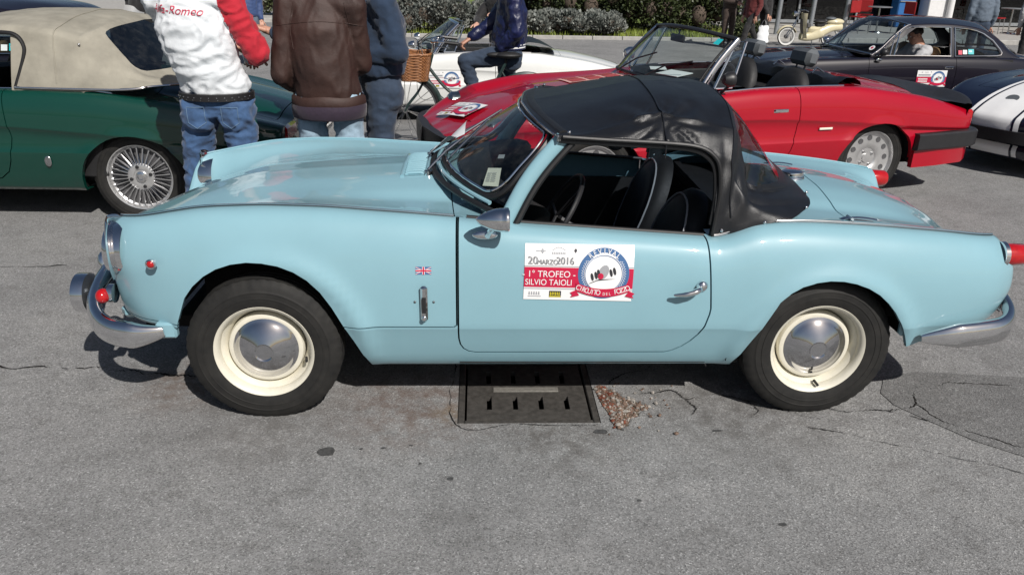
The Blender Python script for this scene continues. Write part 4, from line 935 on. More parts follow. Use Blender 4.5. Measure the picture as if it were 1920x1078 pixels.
    for dx in (-.034, .034): MB().ell((-.4505+dx, Yd(-.45, .502), .502), (.005, .0035, .005)).obj('screw', 'steel_dark', root)
    fg = lambda u, v, hh: (-.479+u, Yd(-.45, .605+v)-.0012-hh, .607+v)
    fl = MB(); fl.add([fg(0, 0, 0), fg(.056, 0, 0), fg(.056, .028, 0), fg(0, .028, 0)], [[0, 1, 2, 3]]); f0 = fl.obj('flag_badge', 'print_blue', root, 0)
    def diag(mb, wd, hh):
        for a, b in (((0, 0), (.056, .028)), ((0, .028), (.056, 0))):
            d = np.array(b)-np.array(a); nrm = np.array([-d[1], d[0]])/np.linalg.norm(d)*wd; q = [np.clip(np.array(p)+s_*nrm, 0, [.056, .028]) for p, s_ in ((a, 1), (a, -1), (b, -1), (b, 1))]
            mb.add([fg(*p, hh) for p in q], [[0, 1, 2, 3]])
    wq = MB(); diag(wq, .0032, .0004)
    for (u0, u1, v0, v1) in ((.0235, .0325, 0, .028), (0, .056, .0095, .0185)): wq.add([fg(u0, v0, .0005), fg(u1, v0, .0005), fg(u1, v1, .0005), fg(u0, v1, .0005)], [[0, 1, 2, 3]])
    wq.obj('flag_white', 'white_vinyl', f0, 0)
    rq = MB(); diag(rq, .0013, .0009)
    for (u0, u1, v0, v1) in ((.0253, .0307, 0, .028), (0, .056, .0113, .0167)): rq.add([fg(u0, v0, .001), fg(u1, v0, .001), fg(u1, v1, .001), fg(u0, v1, .001)], [[0, 1, 2, 3]])
    rq.obj('flag_red', 'print_red', f0, 0)
    tl = R(-1.2)
    def pf(u, v, hh):
        x = -.092+u*math.cos(tl)-v*math.sin(tl); z = .516+u*math.sin(tl)+v*math.cos(tl)
        return (x, Yd(x, z)-.0015-hh, z)
    rally_plate(root, pf, .395, .205, True)
    # ---- deck fittings
    zt = lambda x, y: topz(x, abs(y)/float(ys_(x)), float(zs_(x)), float(zr_(x)), float(dr_(x)))
    c = MB(); c.lathe([(.0, .030), (.034, .029), (.044, .024), (.046, .016), (.046, .006), (.050, .004), (.052, -.002)], axis='z', n=36, c=(1.10, -.055, zt(1.10, .055))); fc = c.obj('fuel_cap', 'chrome', root, 40)
    MB().box((1.143, -.055, zt(1.14, .055)+.020), (.02, .022, .012), bev=.003).obj('cap_latch', 'chrome', fc)
    for y in (-.50, .40):
        hh = MB(); z = zt(1.2, y)
        sweep(hh, catmull([(1.178, y, z+.010), (1.205, y, z+.011), (1.24, y, z+.008), (1.275, y, z+.002)], 4), oval(.010, .005, 8))
        sweep(hh, catmull([(1.162, y, z+.010), (1.150, y, z+.010), (1.135, y, z+.004)], 4), oval(.014, .005, 8)); hh.tube([(1.17, y-.022, z+.010), (1.17, y+.022, z+.010)], .007, 8); hh.obj('boot_hinge', 'chrome', root)
    # bonnet air intake: raised frame with slats
    zb = lambda x, y: topz(x, abs(y)/float(ys_(x)), float(zs_(x)), float(zc_(x)), float(dv_(x)))
    v = MB()
    sweep(v, [(-.565, y, zb(-.565, y)+.002) for y in np.linspace(-.19, .19, 12)], oval(.009, .007, 8)); sweep(v, [(-.465, y, zb(-.465, y)+.002) for y in np.linspace(-.19, .19, 12)], oval(.007, .006, 8))
    vo = v.obj('air_intake', PB, root)
    MB().grid(np.array([[(x, y, zb(x, y)+.0015) for x in (-.556, -.474)] for y in np.linspace(-.185, .185, 12)])).obj('intake_panel', PB, vo)
    for y in np.linspace(-.172, .172, 13):
        MB().tube([(-.553, y, zb(-.553, y)+.002), (-.54, y, zb(-.54, y)+.007), (-.49, y, zb(-.49, y)+.007), (-.477, y, zb(-.477, y)+.002)], .0062, 8).obj('slat', PB, vo)
    # ---- windscreen
    def ws(s, t):
        b = np.array([-.405+.245*abs(s)**2.3, .575*s, .872-.052*s*s]); T = np.array([-.052+.092*s*s, .525*s, 1.098-.030*s*s])
        p = b*(1-t)+T*t; p[0] -= .018*math.sin(math.pi*t); return p
    gl = np.array([[ws(s, t) for t in np.linspace(0, 1, 9)] for s in np.linspace(-1, 1, 33)])
    wsc = MB().grid(gl).obj('windscreen', 'glass_clear', root, 60)
    def loop(gs, gt, cr=.22, n=8):
        # rounded rectangle in (s,t)
        a = [(-gs, cr*1.6), (-gs, gt[1]-cr*1.6)]; pts = []
        def corner(cs, ct, a0): return [(cs+cr*.45*math.cos(R(a0+90*k/n)), ct+cr*1.5*math.sin(R(a0+90*k/n))) for k in range(n+1)]
        rs, rt = cr*.45, cr*1.5
        pts += corner(gs-rs, gt[1]-rt, 0); pts += [(gs-rs-(2*gs-2*rs)*k/16, gt[1]) for k in range(1, 16)]
        pts += corner(-gs+rs, gt[1]-rt, 90); pts += [(-gs, gt[1]-rt-(gt[1]-gt[0]-2*rt)*k/4) for k in range(1, 4)]
        pts += corner(-gs+rs, gt[0]+rt, 180); pts += [(-gs+rs+(2*gs-2*rs)*k/16, gt[0]) for k in range(1, 16)]
        pts += corner(gs-rs, gt[0]+rt, 270); pts += [(gs, gt[0]+rt+(gt[1]-gt[0]-2*rt)*k/4) for k in range(1, 4)]
        return [ws(*p) for p in pts]
    off = np.array([-.006, 0, .006])
    MB().tube([p+off for p in loop(.945, (.06, .93))], .0055, 8, closed=True).obj('screen_trim', 'chrome', wsc)
    MB().tube(loop(.968, (.02, .965)), .0115, 8, closed=True).obj('screen_seal', 'rubber_trim', wsc)
    MB().tube([ws(s, -.03)+np.array([-.010, 0, .002]) for s in np.linspace(-.93, .93, 30)], .009, 8).obj('scuttle_trim', PB, wsc)
    MB().tube([ws(s, -.10)+np.array([-.014, 0, 0.0]) for s in np.linspace(-1.0, 1.0, 32)], .012, 8).obj('base_seal', 'rubber_trim', wsc)
    for sg in (-1, 1):
        p = MB(); pa = [ws(sg*1.045, t) for t in np.linspace(-.16, 1.0, 12)]
        sweep(p, pa, oval(.030, .017, 12), up=(0, sg, 0)); p.obj('windscreen_pillar', PB, root, 60)
        MB().tube([q+np.array([.034, sg*.010, -.012]) for q in pa], .013, 8).obj('pillar_seal', 'rubber_trim', root)
    sweep(MB(), [ws(s, 1.04) for s in np.linspace(-1, 1, 24)], oval(.020, .012, 8)).obj('screen_header', 'rubber_trim', root)
    # notice in the screen, wipers, mirror
    nf = lambda s, t, k: ws(s, t)+np.array([.012-k, 0, -.012+k])
    pts = [(-.86, .20), (-.755, .115), (-.665, .32), (-.765, .40)]
    MB().add([nf(*q, 0) for q in pts], [[0, 1, 2, 3]]).obj('screen_notice', 'paper_cream', wsc, 0)
    lines = MB(); A_, B_, C_, D_ = [np.array(q) for q in pts]
    for v in (.25, .36, .47, .58, .69): 
        for (u0, u1) in ((.18, .50), (.54, .82)):
            f = lambda u, vv: tuple((A_*(1-u)+B_*u)*(1-vv)+(D_*(1-u)+C_*u)*vv)
            lines.add([nf(*f(u0, v), .002), nf(*f(u1, v), .002), nf(*f(u1, v+.03), .002), nf(*f(u0, v+.03), .002)], [[0, 1, 2, 3]])
    lines.obj('notice_print', 'print_grey', wsc, 0)
    pts = [(-.70, .50), (-.65, .46), (-.62, .50), (-.67, .54)]
    MB().add([nf(*q, 0) for q in pts], [[0, 1, 2, 3]]).obj('screen_tag', 'print_grey', wsc, 0)
    for s0, s1 in ((-.30, -.05), (.25, .60)):
        w = MB(); w.tube([ws(s0, -.14)+np.array([-.03, 0, .02]), ws((s0+s1)/2, .10)+np.array([-.022, 0, .02]), ws(s1, .34)+np.array([-.014, 0, .012])], .005, 6); w.tube([ws(s1-.22, .12)+np.array([-.012, 0, .010]), ws(s1+.10, .62)+np.array([-.012, 0, .010])], .005, 6)
        w.lathe([(.018, 0), (.016, .025), (0, .028)], axis='z', n=14, c=ws(s0, -.14)+np.array([-.03, 0, -.01])); w.obj('wiper', 'chrome_dull', root)
    # paper under the far wiper
    pg = MB()
    for (s0, t0, ww, hh, a) in ((.18, -.10, .15, .11, .3), (.42, .05, .16, .10, -.2)):
        o = ws(s0, t0)+np.array([-.030, 0, .022]); e1 = np.array([math.cos(a)*.3-.1, math.cos(a), .05]); e1 /= np.linalg.norm(e1); e2 = np.array([.80, -.15, .55]); e2 /= np.linalg.norm(e2)
        g = np.array([[o+e1*ww*(i/5-.5)+e2*hh*(j/4)+np.array([-.3, 0, .6])*.03*math.sin(i/5*3.0+a*4)*(j/4) for j in range(5)] for i in range(6)])
        pg.grid(g)
    pg.obj('paper_sheet', 'paper', wsc, 60)
    # ---- cockpit
    tub = MB()
    tub.box((.22, 0, .20), (1.10, 1.20, .02)); tub.box((-.28, 0, .48), (.04, 1.20, .50)); tub.box((.74, 0, .48), (.03, 1.22, .50))
    for sg in (-1, 1): tub.box((.15, .640*sg, .42), (.95, .03, .40))
    tub.box((.86, 0, .66), (.28, 1.16, .10)); tub.box((.0, 0, .33), (.9, .22, .22), bev=.05); tub.obj('cockpit', 'interior_black', root, 0)
    ds = MB(); ds.grid(np.array([[(-.34+.20*(abs(s)**2.2)+dx, .575*s, .862-.04*s*s+dz) for dx, dz in ((0, 0), (.08, .006), (.13, -.005), (.15, -.03), (.14, -.14), (.06, -.2))] for s in np.linspace(-1, 1, 25)])); ds.obj('dashboard', 'interior_black', root, 60)
    sw = MB(); cw = np.array([.06, -.30, .70]); ax = Vector((.85, 0, -.52)).normalized(); q = ax.to_track_quat('Z', 'Y').to_matrix()
    ring = [cw+np.array(q @ Vector((.185*math.cos(t), .185*math.sin(t), 0))) for t in np.linspace(0, 2*math.pi, 40, endpoint=False)]
    sw.tube(ring, .010, 8, closed=True)
    for t in (0, 2.1, 4.2): sw.tube([cw, cw+np.array(q @ Vector((.185*math.cos(t), .185*math.sin(t), 0)))], .007, 6)
    sw.tube([cw, cw-np.array([-.25, 0, .16])*-1*-1], .012, 6); sw.obj('steering_wheel', 'plastic_black', root)
    for y in (-.30, .30): interior_seat(root, .46, y, .17, .46, .50, True, .36)
    mk = MB(); mk.tube(catmull([(.50, .50, .80), (.62, .44, .84), (.74, .30, .87), (.80, .10, .88)], 6), .006, 6); mk.obj('hood_bow', 'paint_blue', root)
    pn = MB(); pn.add([(.335, .36, 1.02), (.415, .36, 1.02), (.385, .365, .945), (.372, .365, .93), (.345, .365, .95)], [[0, 1, 2, 3, 4]]); pn.tube([(.335, .36, 1.021), (.415, .36, 1.021)], .004, 6); pn.obj('red_pennant', 'print_red', root, 0)
    MB().ell((.40, .38, .86), (.045, .03, .045)).obj('seat_buckle', 'plastic_grey', root)
    # ---- soft top
    E0 = pch([-.07, .1, .25, .40, .44, .55, .66], [1.104, 1.148, 1.176, 1.196, 1.197, 1.197, 1.188])
    Sy = pch([-.07, .05, .2, .40, .48, .66], [.545, .540, .505, .468, .485, .500]); Sz = pch([-.07, .05, .2, .40, .48, .66], [1.080, 1.086, 1.110, 1.136, 1.132, 1.104])
    Rz = pch([-.07, .05, .2, .42, .51, .58, .66], [1.082, 1.078, 1.072, 1.066, 1.058, 1.035, .99])
    def wr(x, y, z):
        n1 = noise.noise(Vector((x*7, y*3, z*2.0)))*.007+(1-2*abs(noise.noise(Vector((x*17+z*5+3, y*4, z*4.5)))))*.005+(1-2*abs(noise.noise(Vector((x*9-z*14, y*6, z*7)))))*.0035
        return n1
    def stn(A, B, S, D, E):
        P1 = catmull([A, A*.5+B*.5+np.array([0, -.004, 0]), B], 7)[:-1]; P2 = catmull([B, (B+S)/2+np.array([0, -.008, .004]), S], 5)[:-1]; P3 = catmull([S, D, E], 8)
        return np.concatenate([P1, P2, P3])
    rows = []
    for x in np.concatenate([np.linspace(-.07, .38, 20), np.linspace(.40, .44, 4), np.linspace(.46, .64, 12)]):
        k = max(0, 1-(x+.07)/.45); bx = .10*k
        e = float(E0(x)); sy, sz = float(Sy(x)), float(Sz(x)); rz = float(Rz(x))
        dip = .012*math.sin(math.pi*np.clip((x+.07)/.47, 0, 1))
        rows.append(stn(np.array([x+bx, -.615, .70]), np.array([x+bx, -.578, rz]), np.array([x+bx*.9, -sy, sz-dip*.4]), np.array([x+bx*.28, -sy*.55, sz+(e-sz)*.74-dip*.6]), np.array([x, 0, e-dip])))
    nr = len(rows)
    kt = [0, .25, .5, .75, 1.0]
    Af = [pch(kt, q) for q in zip((.665, -.613, .715), (.72, -.611, .748), (.80, -.606, .770), (.90, -.585, .782), (.995, -.505, .797))]
    Bf = [pch(kt, q) for q in zip((.655, -.580, 1.0), (.675, -.575, .955), (.70, -.570, .89), (.775, -.560, .828), (1.025, -.455, .803))]
    Sf = [pch(kt, q) for q in zip((.670, -.500, 1.100), (.700, -.478, 1.068), (.732, -.482, .965), (.765, -.490, .872), (1.045, -.36, .812))]
    Df = [pch(kt, q) for q in zip((.690, -.28, 1.164), (.770, -.29, 1.090), (.860, -.31, .975), (.945, -.33, .858), (1.058, -.20, .820))]
    Ef = [pch(kt, q) for q in zip((.700, 0, 1.182), (.80, 0, 1.105), (.915, 0, .975), (1.01, 0, .868), (1.066, 0, .826))]
    ev = lambda F, t: np.array([float(f(t)) for f in F])
    for t in np.linspace(0, 1, 26): rows.append(stn(ev(Af, t), ev(Bf, t), ev(Sf, t), ev(Df, t), ev(Ef, t)))
    GR = np.array(rows)
    for i in range(GR.shape[0]):
        for j in range(GR.shape[1]):
            p = GR[i, j]; a = wr(*p)*(1.0 if p[0] > .50 else .55)*max(.15, min(1, (GR.shape[0]-1-i)/8))
            if p[1] < -.35: GR[i, j, 1] -= a
            else: GR[i, j, 2] += a*.5
    for i in range(GR.shape[0]):
        for j in range(GR.shape[1]):
            x, y, z = GR[i, j]; r = math.hypot(x-.42, (z-1.125)*1.6); th = math.atan2((z-1.125)*1.6, x-.42)
            if y < -.36 and r < .40: f = .0065*math.sin(th*11+noise.noise(Vector((r*6, th*2, 0)))*2.5)*math.exp(-((r-.10)/.11)**2); GR[i, j, 1] -= f; GR[i, j, 2] += f*.8
            if x > .60 and y < -.40 and z < 1.06: f = .0065*math.sin((x-.25*z)*78+3*noise.noise(Vector((z*5, x*3, 2))))*min(1, (1.06-z)/.12)*min(1, max(0, (z-.79)/.06)); GR[i, j, 1] -= f; GR[i, j, 0] += f*.4
    for i in range(nr):
        for j in range(14, 30):
            p = GR[i, j]; q = np.clip((p[0]-.02)/.38, 0, 1); ridge = math.exp(-((j-24+3*(1-q))/1.6)**2)*.010*q*(1 if p[0] < .43 else max(0, 1-(p[0]-.43)/.08)); GR[i, j, 2] += ridge; GR[i, j, 1] -= ridge*.5
    top = Surf().grid(GR, uv=True)
    if top.N[20*GR.shape[1]+GR.shape[1]-2][2] < 0: top = Surf().grid(GR, flip=True, uv=True)
    top.cut([(-.6, .5), (.600, .5), (.606, .74), (.618, .86), (.614, .945), (.600, .992), (.572, 1.026), (.53, 1.046), (.44, 1.056), (.2, 1.066), (-.6, 1.082)], key='open')
    m_ = GR.shape[1]-1; r0, r1 = nr+3.0, nr+18.2
    wpoly = [(r0, 29.0), (r0, m_+1), (r1, m_+1), (r1, 26.0), (r1-.5, 25.0), (r1-1.5, 24.3), (r1-3, 24.1), (r0+4, 25.2), (r0+1.6, 26.0), (r0+.5, 27.2)]
    win = top.cut(wpoly, ax=(3, 4), key='win')
    top.compact(); top.flange('open', (0, .035, 0)); top.flange('win', (-.006, .004, -.003))
    win.compact()
    so = top.obj('soft_top', 'top_vinyl', root, True); win.obj('rear_window', 'vinyl_window', so, True)
    for sg in (1, -1):
        pth = catmull([(.042, -.590*sg, 1.080), (.2, -.586*sg, 1.070), (.42, -.586*sg, 1.060), (.53, -.588*sg, 1.048), (.585, -.592*sg, 1.020), (.612, -.597*sg, .975), (.622, -.603*sg, .88), (.614, -.610*sg, .79), (.608, -.614*sg, .728)], 6)
        MB().tube(pth, .008, 8).obj('drip_rail', 'rubber_trim', so)
        MB().tube([(x-.010, y+.016*sg, z-.016) for x, y, z in pth[:44]], .010, 8).obj('window_seal', 'rubber_trim', so)
        # seam piping over the bow and down the rear bow
        i0 = 21; MB().tube([(p[0], p[1]*sg, p[2]+.003) for p in GR[i0][11:]], .0026, 6).obj('bow_seam', 'top_vinyl', so)
        MB().tube([(p[0], p[1]*sg-.002*sg, p[2]+.002) for p in GR[nr+1][4:]], .0026, 6).obj('bow_seam', 'top_vinyl', so)
        for (x, y, z) in ((.640, -.618, .745), (.80, -.610, .775), (.99, -.510, .802), (1.045, -.36, .820), (.066, -.575, 1.092)):
            MB().ell((x, y*sg, z), (.007, .006, .007), 10, 6).obj('snap_stud', 'chrome', so)
    # header front edge piping in chrome
    MB().tube([(p[0]-.004, p[1], p[2]-.003) for p in np.concatenate([GR[0][13:], GR[0][13:][::-1]*np.array([1, -1, 1])])], .005, 6).obj('header_trim', 'chrome_dull', so)
    return root
blue_car()
def circle_arch(cx, cz, r, rz=None, n=22):
    rz = rz or r
    return [(cx-r*1.03, -.1)]+[(cx-r*math.cos(math.pi*k/n), cz+rz*math.sin(math.pi*k/n)) for k in range(n+1)]+[(cx+r*1.03, -.1)]
def shell(root, S, PB):
    """painted body: sides with arches and doors cut in, bonnet, scuttle, rear deck"""
    xs = S['xs']; W_, zs_, ys_ = S['W'], S['zs'], S['ys']; x0, x1 = xs[0], xs[-1]; xa, xb = S.get('xa', x0+.45), S.get('xb', x1-.4)
    def xmap(x, z):
        if x < xa: return xa+(x-xa)/(x0-xa)*(float(S['xe'](z))-xa)
        if x > xb: return xb+(x-xb)/(x1-xb)*(float(S['xr'](z))-xb)
        return x
    def spt(x, y, z):
        xx = xmap(x, z); f = 0.0
        for cx, cz, r, rz in S['arch']:
            q = math.hypot((xx-cx)/r, (z-cz)/rz); f += S.get('flare', .012)*math.exp(-((q-1.0)/0.10)**2)
        return (xx, -(y+f), z)
    G = np.array([[spt(x, y, z) for y, z in S['sec'](x)] for x in xs])
    def cap(row, c, bul):
        return np.array([row+(np.array(c)-row)*k*np.array([0.2, 1, 1])+np.array([bul*b, 0, 0]) for k, b in ((0.04, .4), (0.14, .8), (0.35, 1.0), (0.7, 1.0), (0.98, 1.0))])
    cf = cap(G[0], S['cf'], S.get('bf', -.012))[::-1]; cr = cap(G[-1], S['cr'], S.get('br', .012)); Ga = np.concatenate([cf, G, cr])
    side = Surf().grid(Ga)
    if side.N[len(side.N)//2][1] > 0: side = Surf().grid(Ga, flip=True)
    for a in S['arch']: side.cut(circle_arch(*a), key='arch')
    for p in S.get('low', []): side.cut(p, key='low')
    rg = side.cut(grow(S['door'], .003), key='door'); door = rg.cut(grow(S['door'], -.003), key='door')
    for s in (side, door):
        s.compact()
        for k in ('arch', 'low', 'door'): s.flange(k, (0, .03, 0))
    side.obj('body_side', PB, root, True)
    for sg in (1, -1):
        d = Surf(); d.P = [p*np.array([1, sg, 1]) for p in door.P]; d.N = [p*np.array([1, sg, 1]) for p in door.N]; d.F = [f if sg > 0 else f[::-1] for f in door.F]
        d.obj('door', PB, root)
    row = G[:, -1, :]
    def tz(x, a, zs, zc, d):
        base = min(zs, zc)-d
        return float(pch([0, .3, .55, .70, .82, .94, 1.0], [zc, zc-.006, zc-.5*max(0, zc-base), base+.003, base+.28*(zs-base), zs-.10*(zs-base)-.003, zs])(a))
    def tg(idx, zc, dv, ex):
        out = []
        for i in idx:
            x = xs[i]; p = row[i]; r = []
            f = np.clip((x-xa)/(x0-xa), 0, 1); g = np.clip((x-xb)/(x1-xb), 0, 1)
            for s in np.linspace(-1, 1, 49):
                a = abs(s); r.append((p[0]-ex[0]*f**2*(1-a**2.5)+ex[1]*g**2*(1-a**2.5), abs(p[1])*s, tz(x, a, p[2], float(zc(x)), float(dv(x)))))
            out.append(r)
        return np.array(out)
    F = tg([i for i in range(len(xs)) if xs[i] <= S['xf']], S['zcf'], S['dvf'], S.get('nose', (0.0, 0.0))); le = F[0]
    F = np.concatenate([np.array([le+np.array(q) for q in S.get('lead', [(.03, 0, -.10), (-.008, 0, -.05), (-.010, 0, -.02)])]), F])
    fr = Surf().grid(F)
    if fr.N[len(fr.N)//2][2] < 0: fr = Surf().grid(F, flip=True)
    cp = fr.cut(S['cockpit'], ax=(0, 1), key='cock')
    rg = fr.cut(grow(S['bonnet'], .003), ax=(0, 1), key='bon', sel=lambda c: c[2] > .3); bon = rg.cut(grow(S['bonnet'], -.003), ax=(0, 1), key='bon')
    for s in (fr, bon): s.compact(); s.flange('bon', (0, 0, -.02)); s.flange('cock', (0, 0, -.04))
    fr.obj('front_wings', PB, root); bon.obj('bonnet', PB, root)
    D = tg([i for i in range(len(xs)) if xs[i] >= S['xd']], S['zcr'], S['dvr'], S.get('nose', (0, 0))); le = D[-1]
    D = np.concatenate([D, np.array([le+np.array(q) for q in S.get('tail', [(.010, 0, -.02), (.0, 0, -.12), (-.02, 0, -.28), (-.06, 0, -.40)])])])
    dk = Surf().grid(D)
    if dk.N[len(dk.N)//3][2] < 0: dk = Surf().grid(D, flip=True)
    if 'cockpit_r' in S: dk.cut(S['cockpit_r'], ax=(0, 1), key='cock')
    rg = dk.cut(grow(S['boot'], .003), ax=(0, 1), key='boot', sel=lambda c: c[2] > .45); bt = rg.cut(grow(S['boot'], -.003), ax=(0, 1), key='boot')
    for s in (dk, bt): s.compact(); s.flange('boot', (0, 0, -.02)); s.flange('cock', (0, 0, -.04))
    dk.obj('rear_deck', PB, root); bt.obj('boot_lid', PB, root)
    u = MB(); u.box(((x0+x1)/2, 0, .24), (x1-x0-.4, 1.1, .05)); u.box((S['arch'][0][0]+.42, 0, .45), (.03, 1.4, .45)); u.box((S['arch'][1][0]-.40, 0, .45), (.03, 1.4, .42)); u.box((S['arch'][1][0]+.42, 0, .42), (.03, 1.3, .35)); u.box((S['arch'][0][0]-.42, 0, .42), (.03, 1.2, .3)); u.box((0, 0, .25), (1.5, 1.45, .06))
    u.obj('underbody', 'underbody', root, 0)
    for cx, cz, r, rz in S['arch']:
        for sg in (1, -1):
            wl = MB(); wl.lathe([(rz+.03, -.24), (rz+.03, .24)], n=20, c=(cx, -.50*sg, cz), a0=R(4), a1=R(176)); wl.box((cx, -.27*sg, .45), (.7, .02, .35)); wl.obj('wheel_well', 'underbody', root, 40)
    return G, row, tz
def wheel_set(root, spots, tyre, parts, z=.30):
    for x, y, rz, spin in spots:
        w = link('wheel', parts[0][1], None, root); w.location = (x, y, z); w.rotation_euler = (0, spin, rz)
        link('tyre', tyre, None, w)
        for nm, me, place in parts[1:]:
            for (px, py, pz, ry) in place:
                o = link(nm, me, None, w); o.location = (px, py, pz); o.rotation_euler = (0, ry, 0)
def mm(mb, name, mat, smooth=40):
    me = mb.mesh(name, smooth); me.materials.append(MATS[mat]); return me
SPT = tyre_mesh('tyre_sport', .305, .200, .175); SPT.materials.append(MATS['tyre'])
def alloy_holes():
    base = MB().lathe([(.198, .08), (.196, -.06), (.206, -.080), (.210, -.080), (.209, -.070), (.200, -.058), (.190, -.050), (.175, -.048), (.12, -.052), (.085, -.046), (.075, -.036), (.035, -.034), (.033, -.042), (0, -.043)], n=60)
    hole = MB().lathe([(0, -.0015), (.0185, -.0018), (.0200, -.0035), (.0222, .004)], n=18); nut = MB().lathe([(0, -.012), (.008, -.011), (.009, .004)], n=8)
    hm = mm(hole, 'hole', 'alloy_dark'); nm = mm(nut, 'lug_nut', 'chrome_dull')
    return [('wheel', mm(base, 'wheel_alloy', 'alloy')), ('hole', hm, [(.155*math.cos(R(30*k+8)), -.0495, .155*math.sin(R(30*k+8)), 0) for k in range(12)]), ('lug_nut', nm, [(.058*math.cos(R(90*k+40)), -.035, .058*math.sin(R(90*k+40)), 0) for k in range(4)])]
def alloy_spokes():
    base = MB().lathe([(.198, .08), (.196, -.055), (.206, -.080), (.212, -.082), (.211, -.070), (.200, -.060), (.188, -.052), (.184, -.020), (.09, -.020), (.088, -.055), (.075, -.062), (.05, -.058), (.048, -.052), (0, -.050)], n=60)
    sp = MB().add([(.086, -.050, -.006), (.190, -.050, -.011), (.190, -.064, -.0045), (.086, -.070, -.002), (.086, -.070, .002), (.190, -.064, .0045), (.190, -.050, .011), (.086, -.050, .006)], [[0, 1, 2, 3], [3, 2, 5, 4], [4, 5, 6, 7], [0, 3, 4, 7], [1, 6, 5, 2]])
    bk = MB().lathe([(.187, -.047), (.09, -.047)], n=40); dot = MB().lathe([(0, -.010), (.011, -.009), (.013, .004)], n=10)
    cap_ = MB().lathe([(.036, 0), (.034, -.016), (.020, -.020), (.018, -.015), (0, -.015)], n=24)
    return [('wheel', mm(base, 'wheel_spoked', 'alloy')), ('spoke', mm(sp, 'spoke', 'chrome', 30), [(0, 0, 0, R(12*k)) for k in range(30)]), ('back_plate', mm(bk, 'back_plate', 'alloy_dark'), [(0, 0, 0, 0)]), ('lug_cover', mm(dot, 'lug_cover', 'plastic_black'), [(.066*math.cos(R(90*k+20)), -.058, .066*math.sin(R(90*k+20)), 0) for k in range(4)]), ('centre_cap', mm(cap_, 'centre_cap', 'chrome'), [(0, -.050, 0, 0)])]
def steel_plain():
    base = MB().lathe([(.198, .08), (.196, -.06), (.206, -.080), (.210, -.080), (.200, -.058), (.19, -.05), (.13, -.045), (.12, -.058), (.08, -.07), (0, -.075)], n=48)
    return [('wheel', mm(base, 'wheel_steel', 'chrome_dull'))]
def strip(pts, mat, parent, name, r=.008, n=8): return MB().tube(pts, r, n).obj(name, mat, parent)
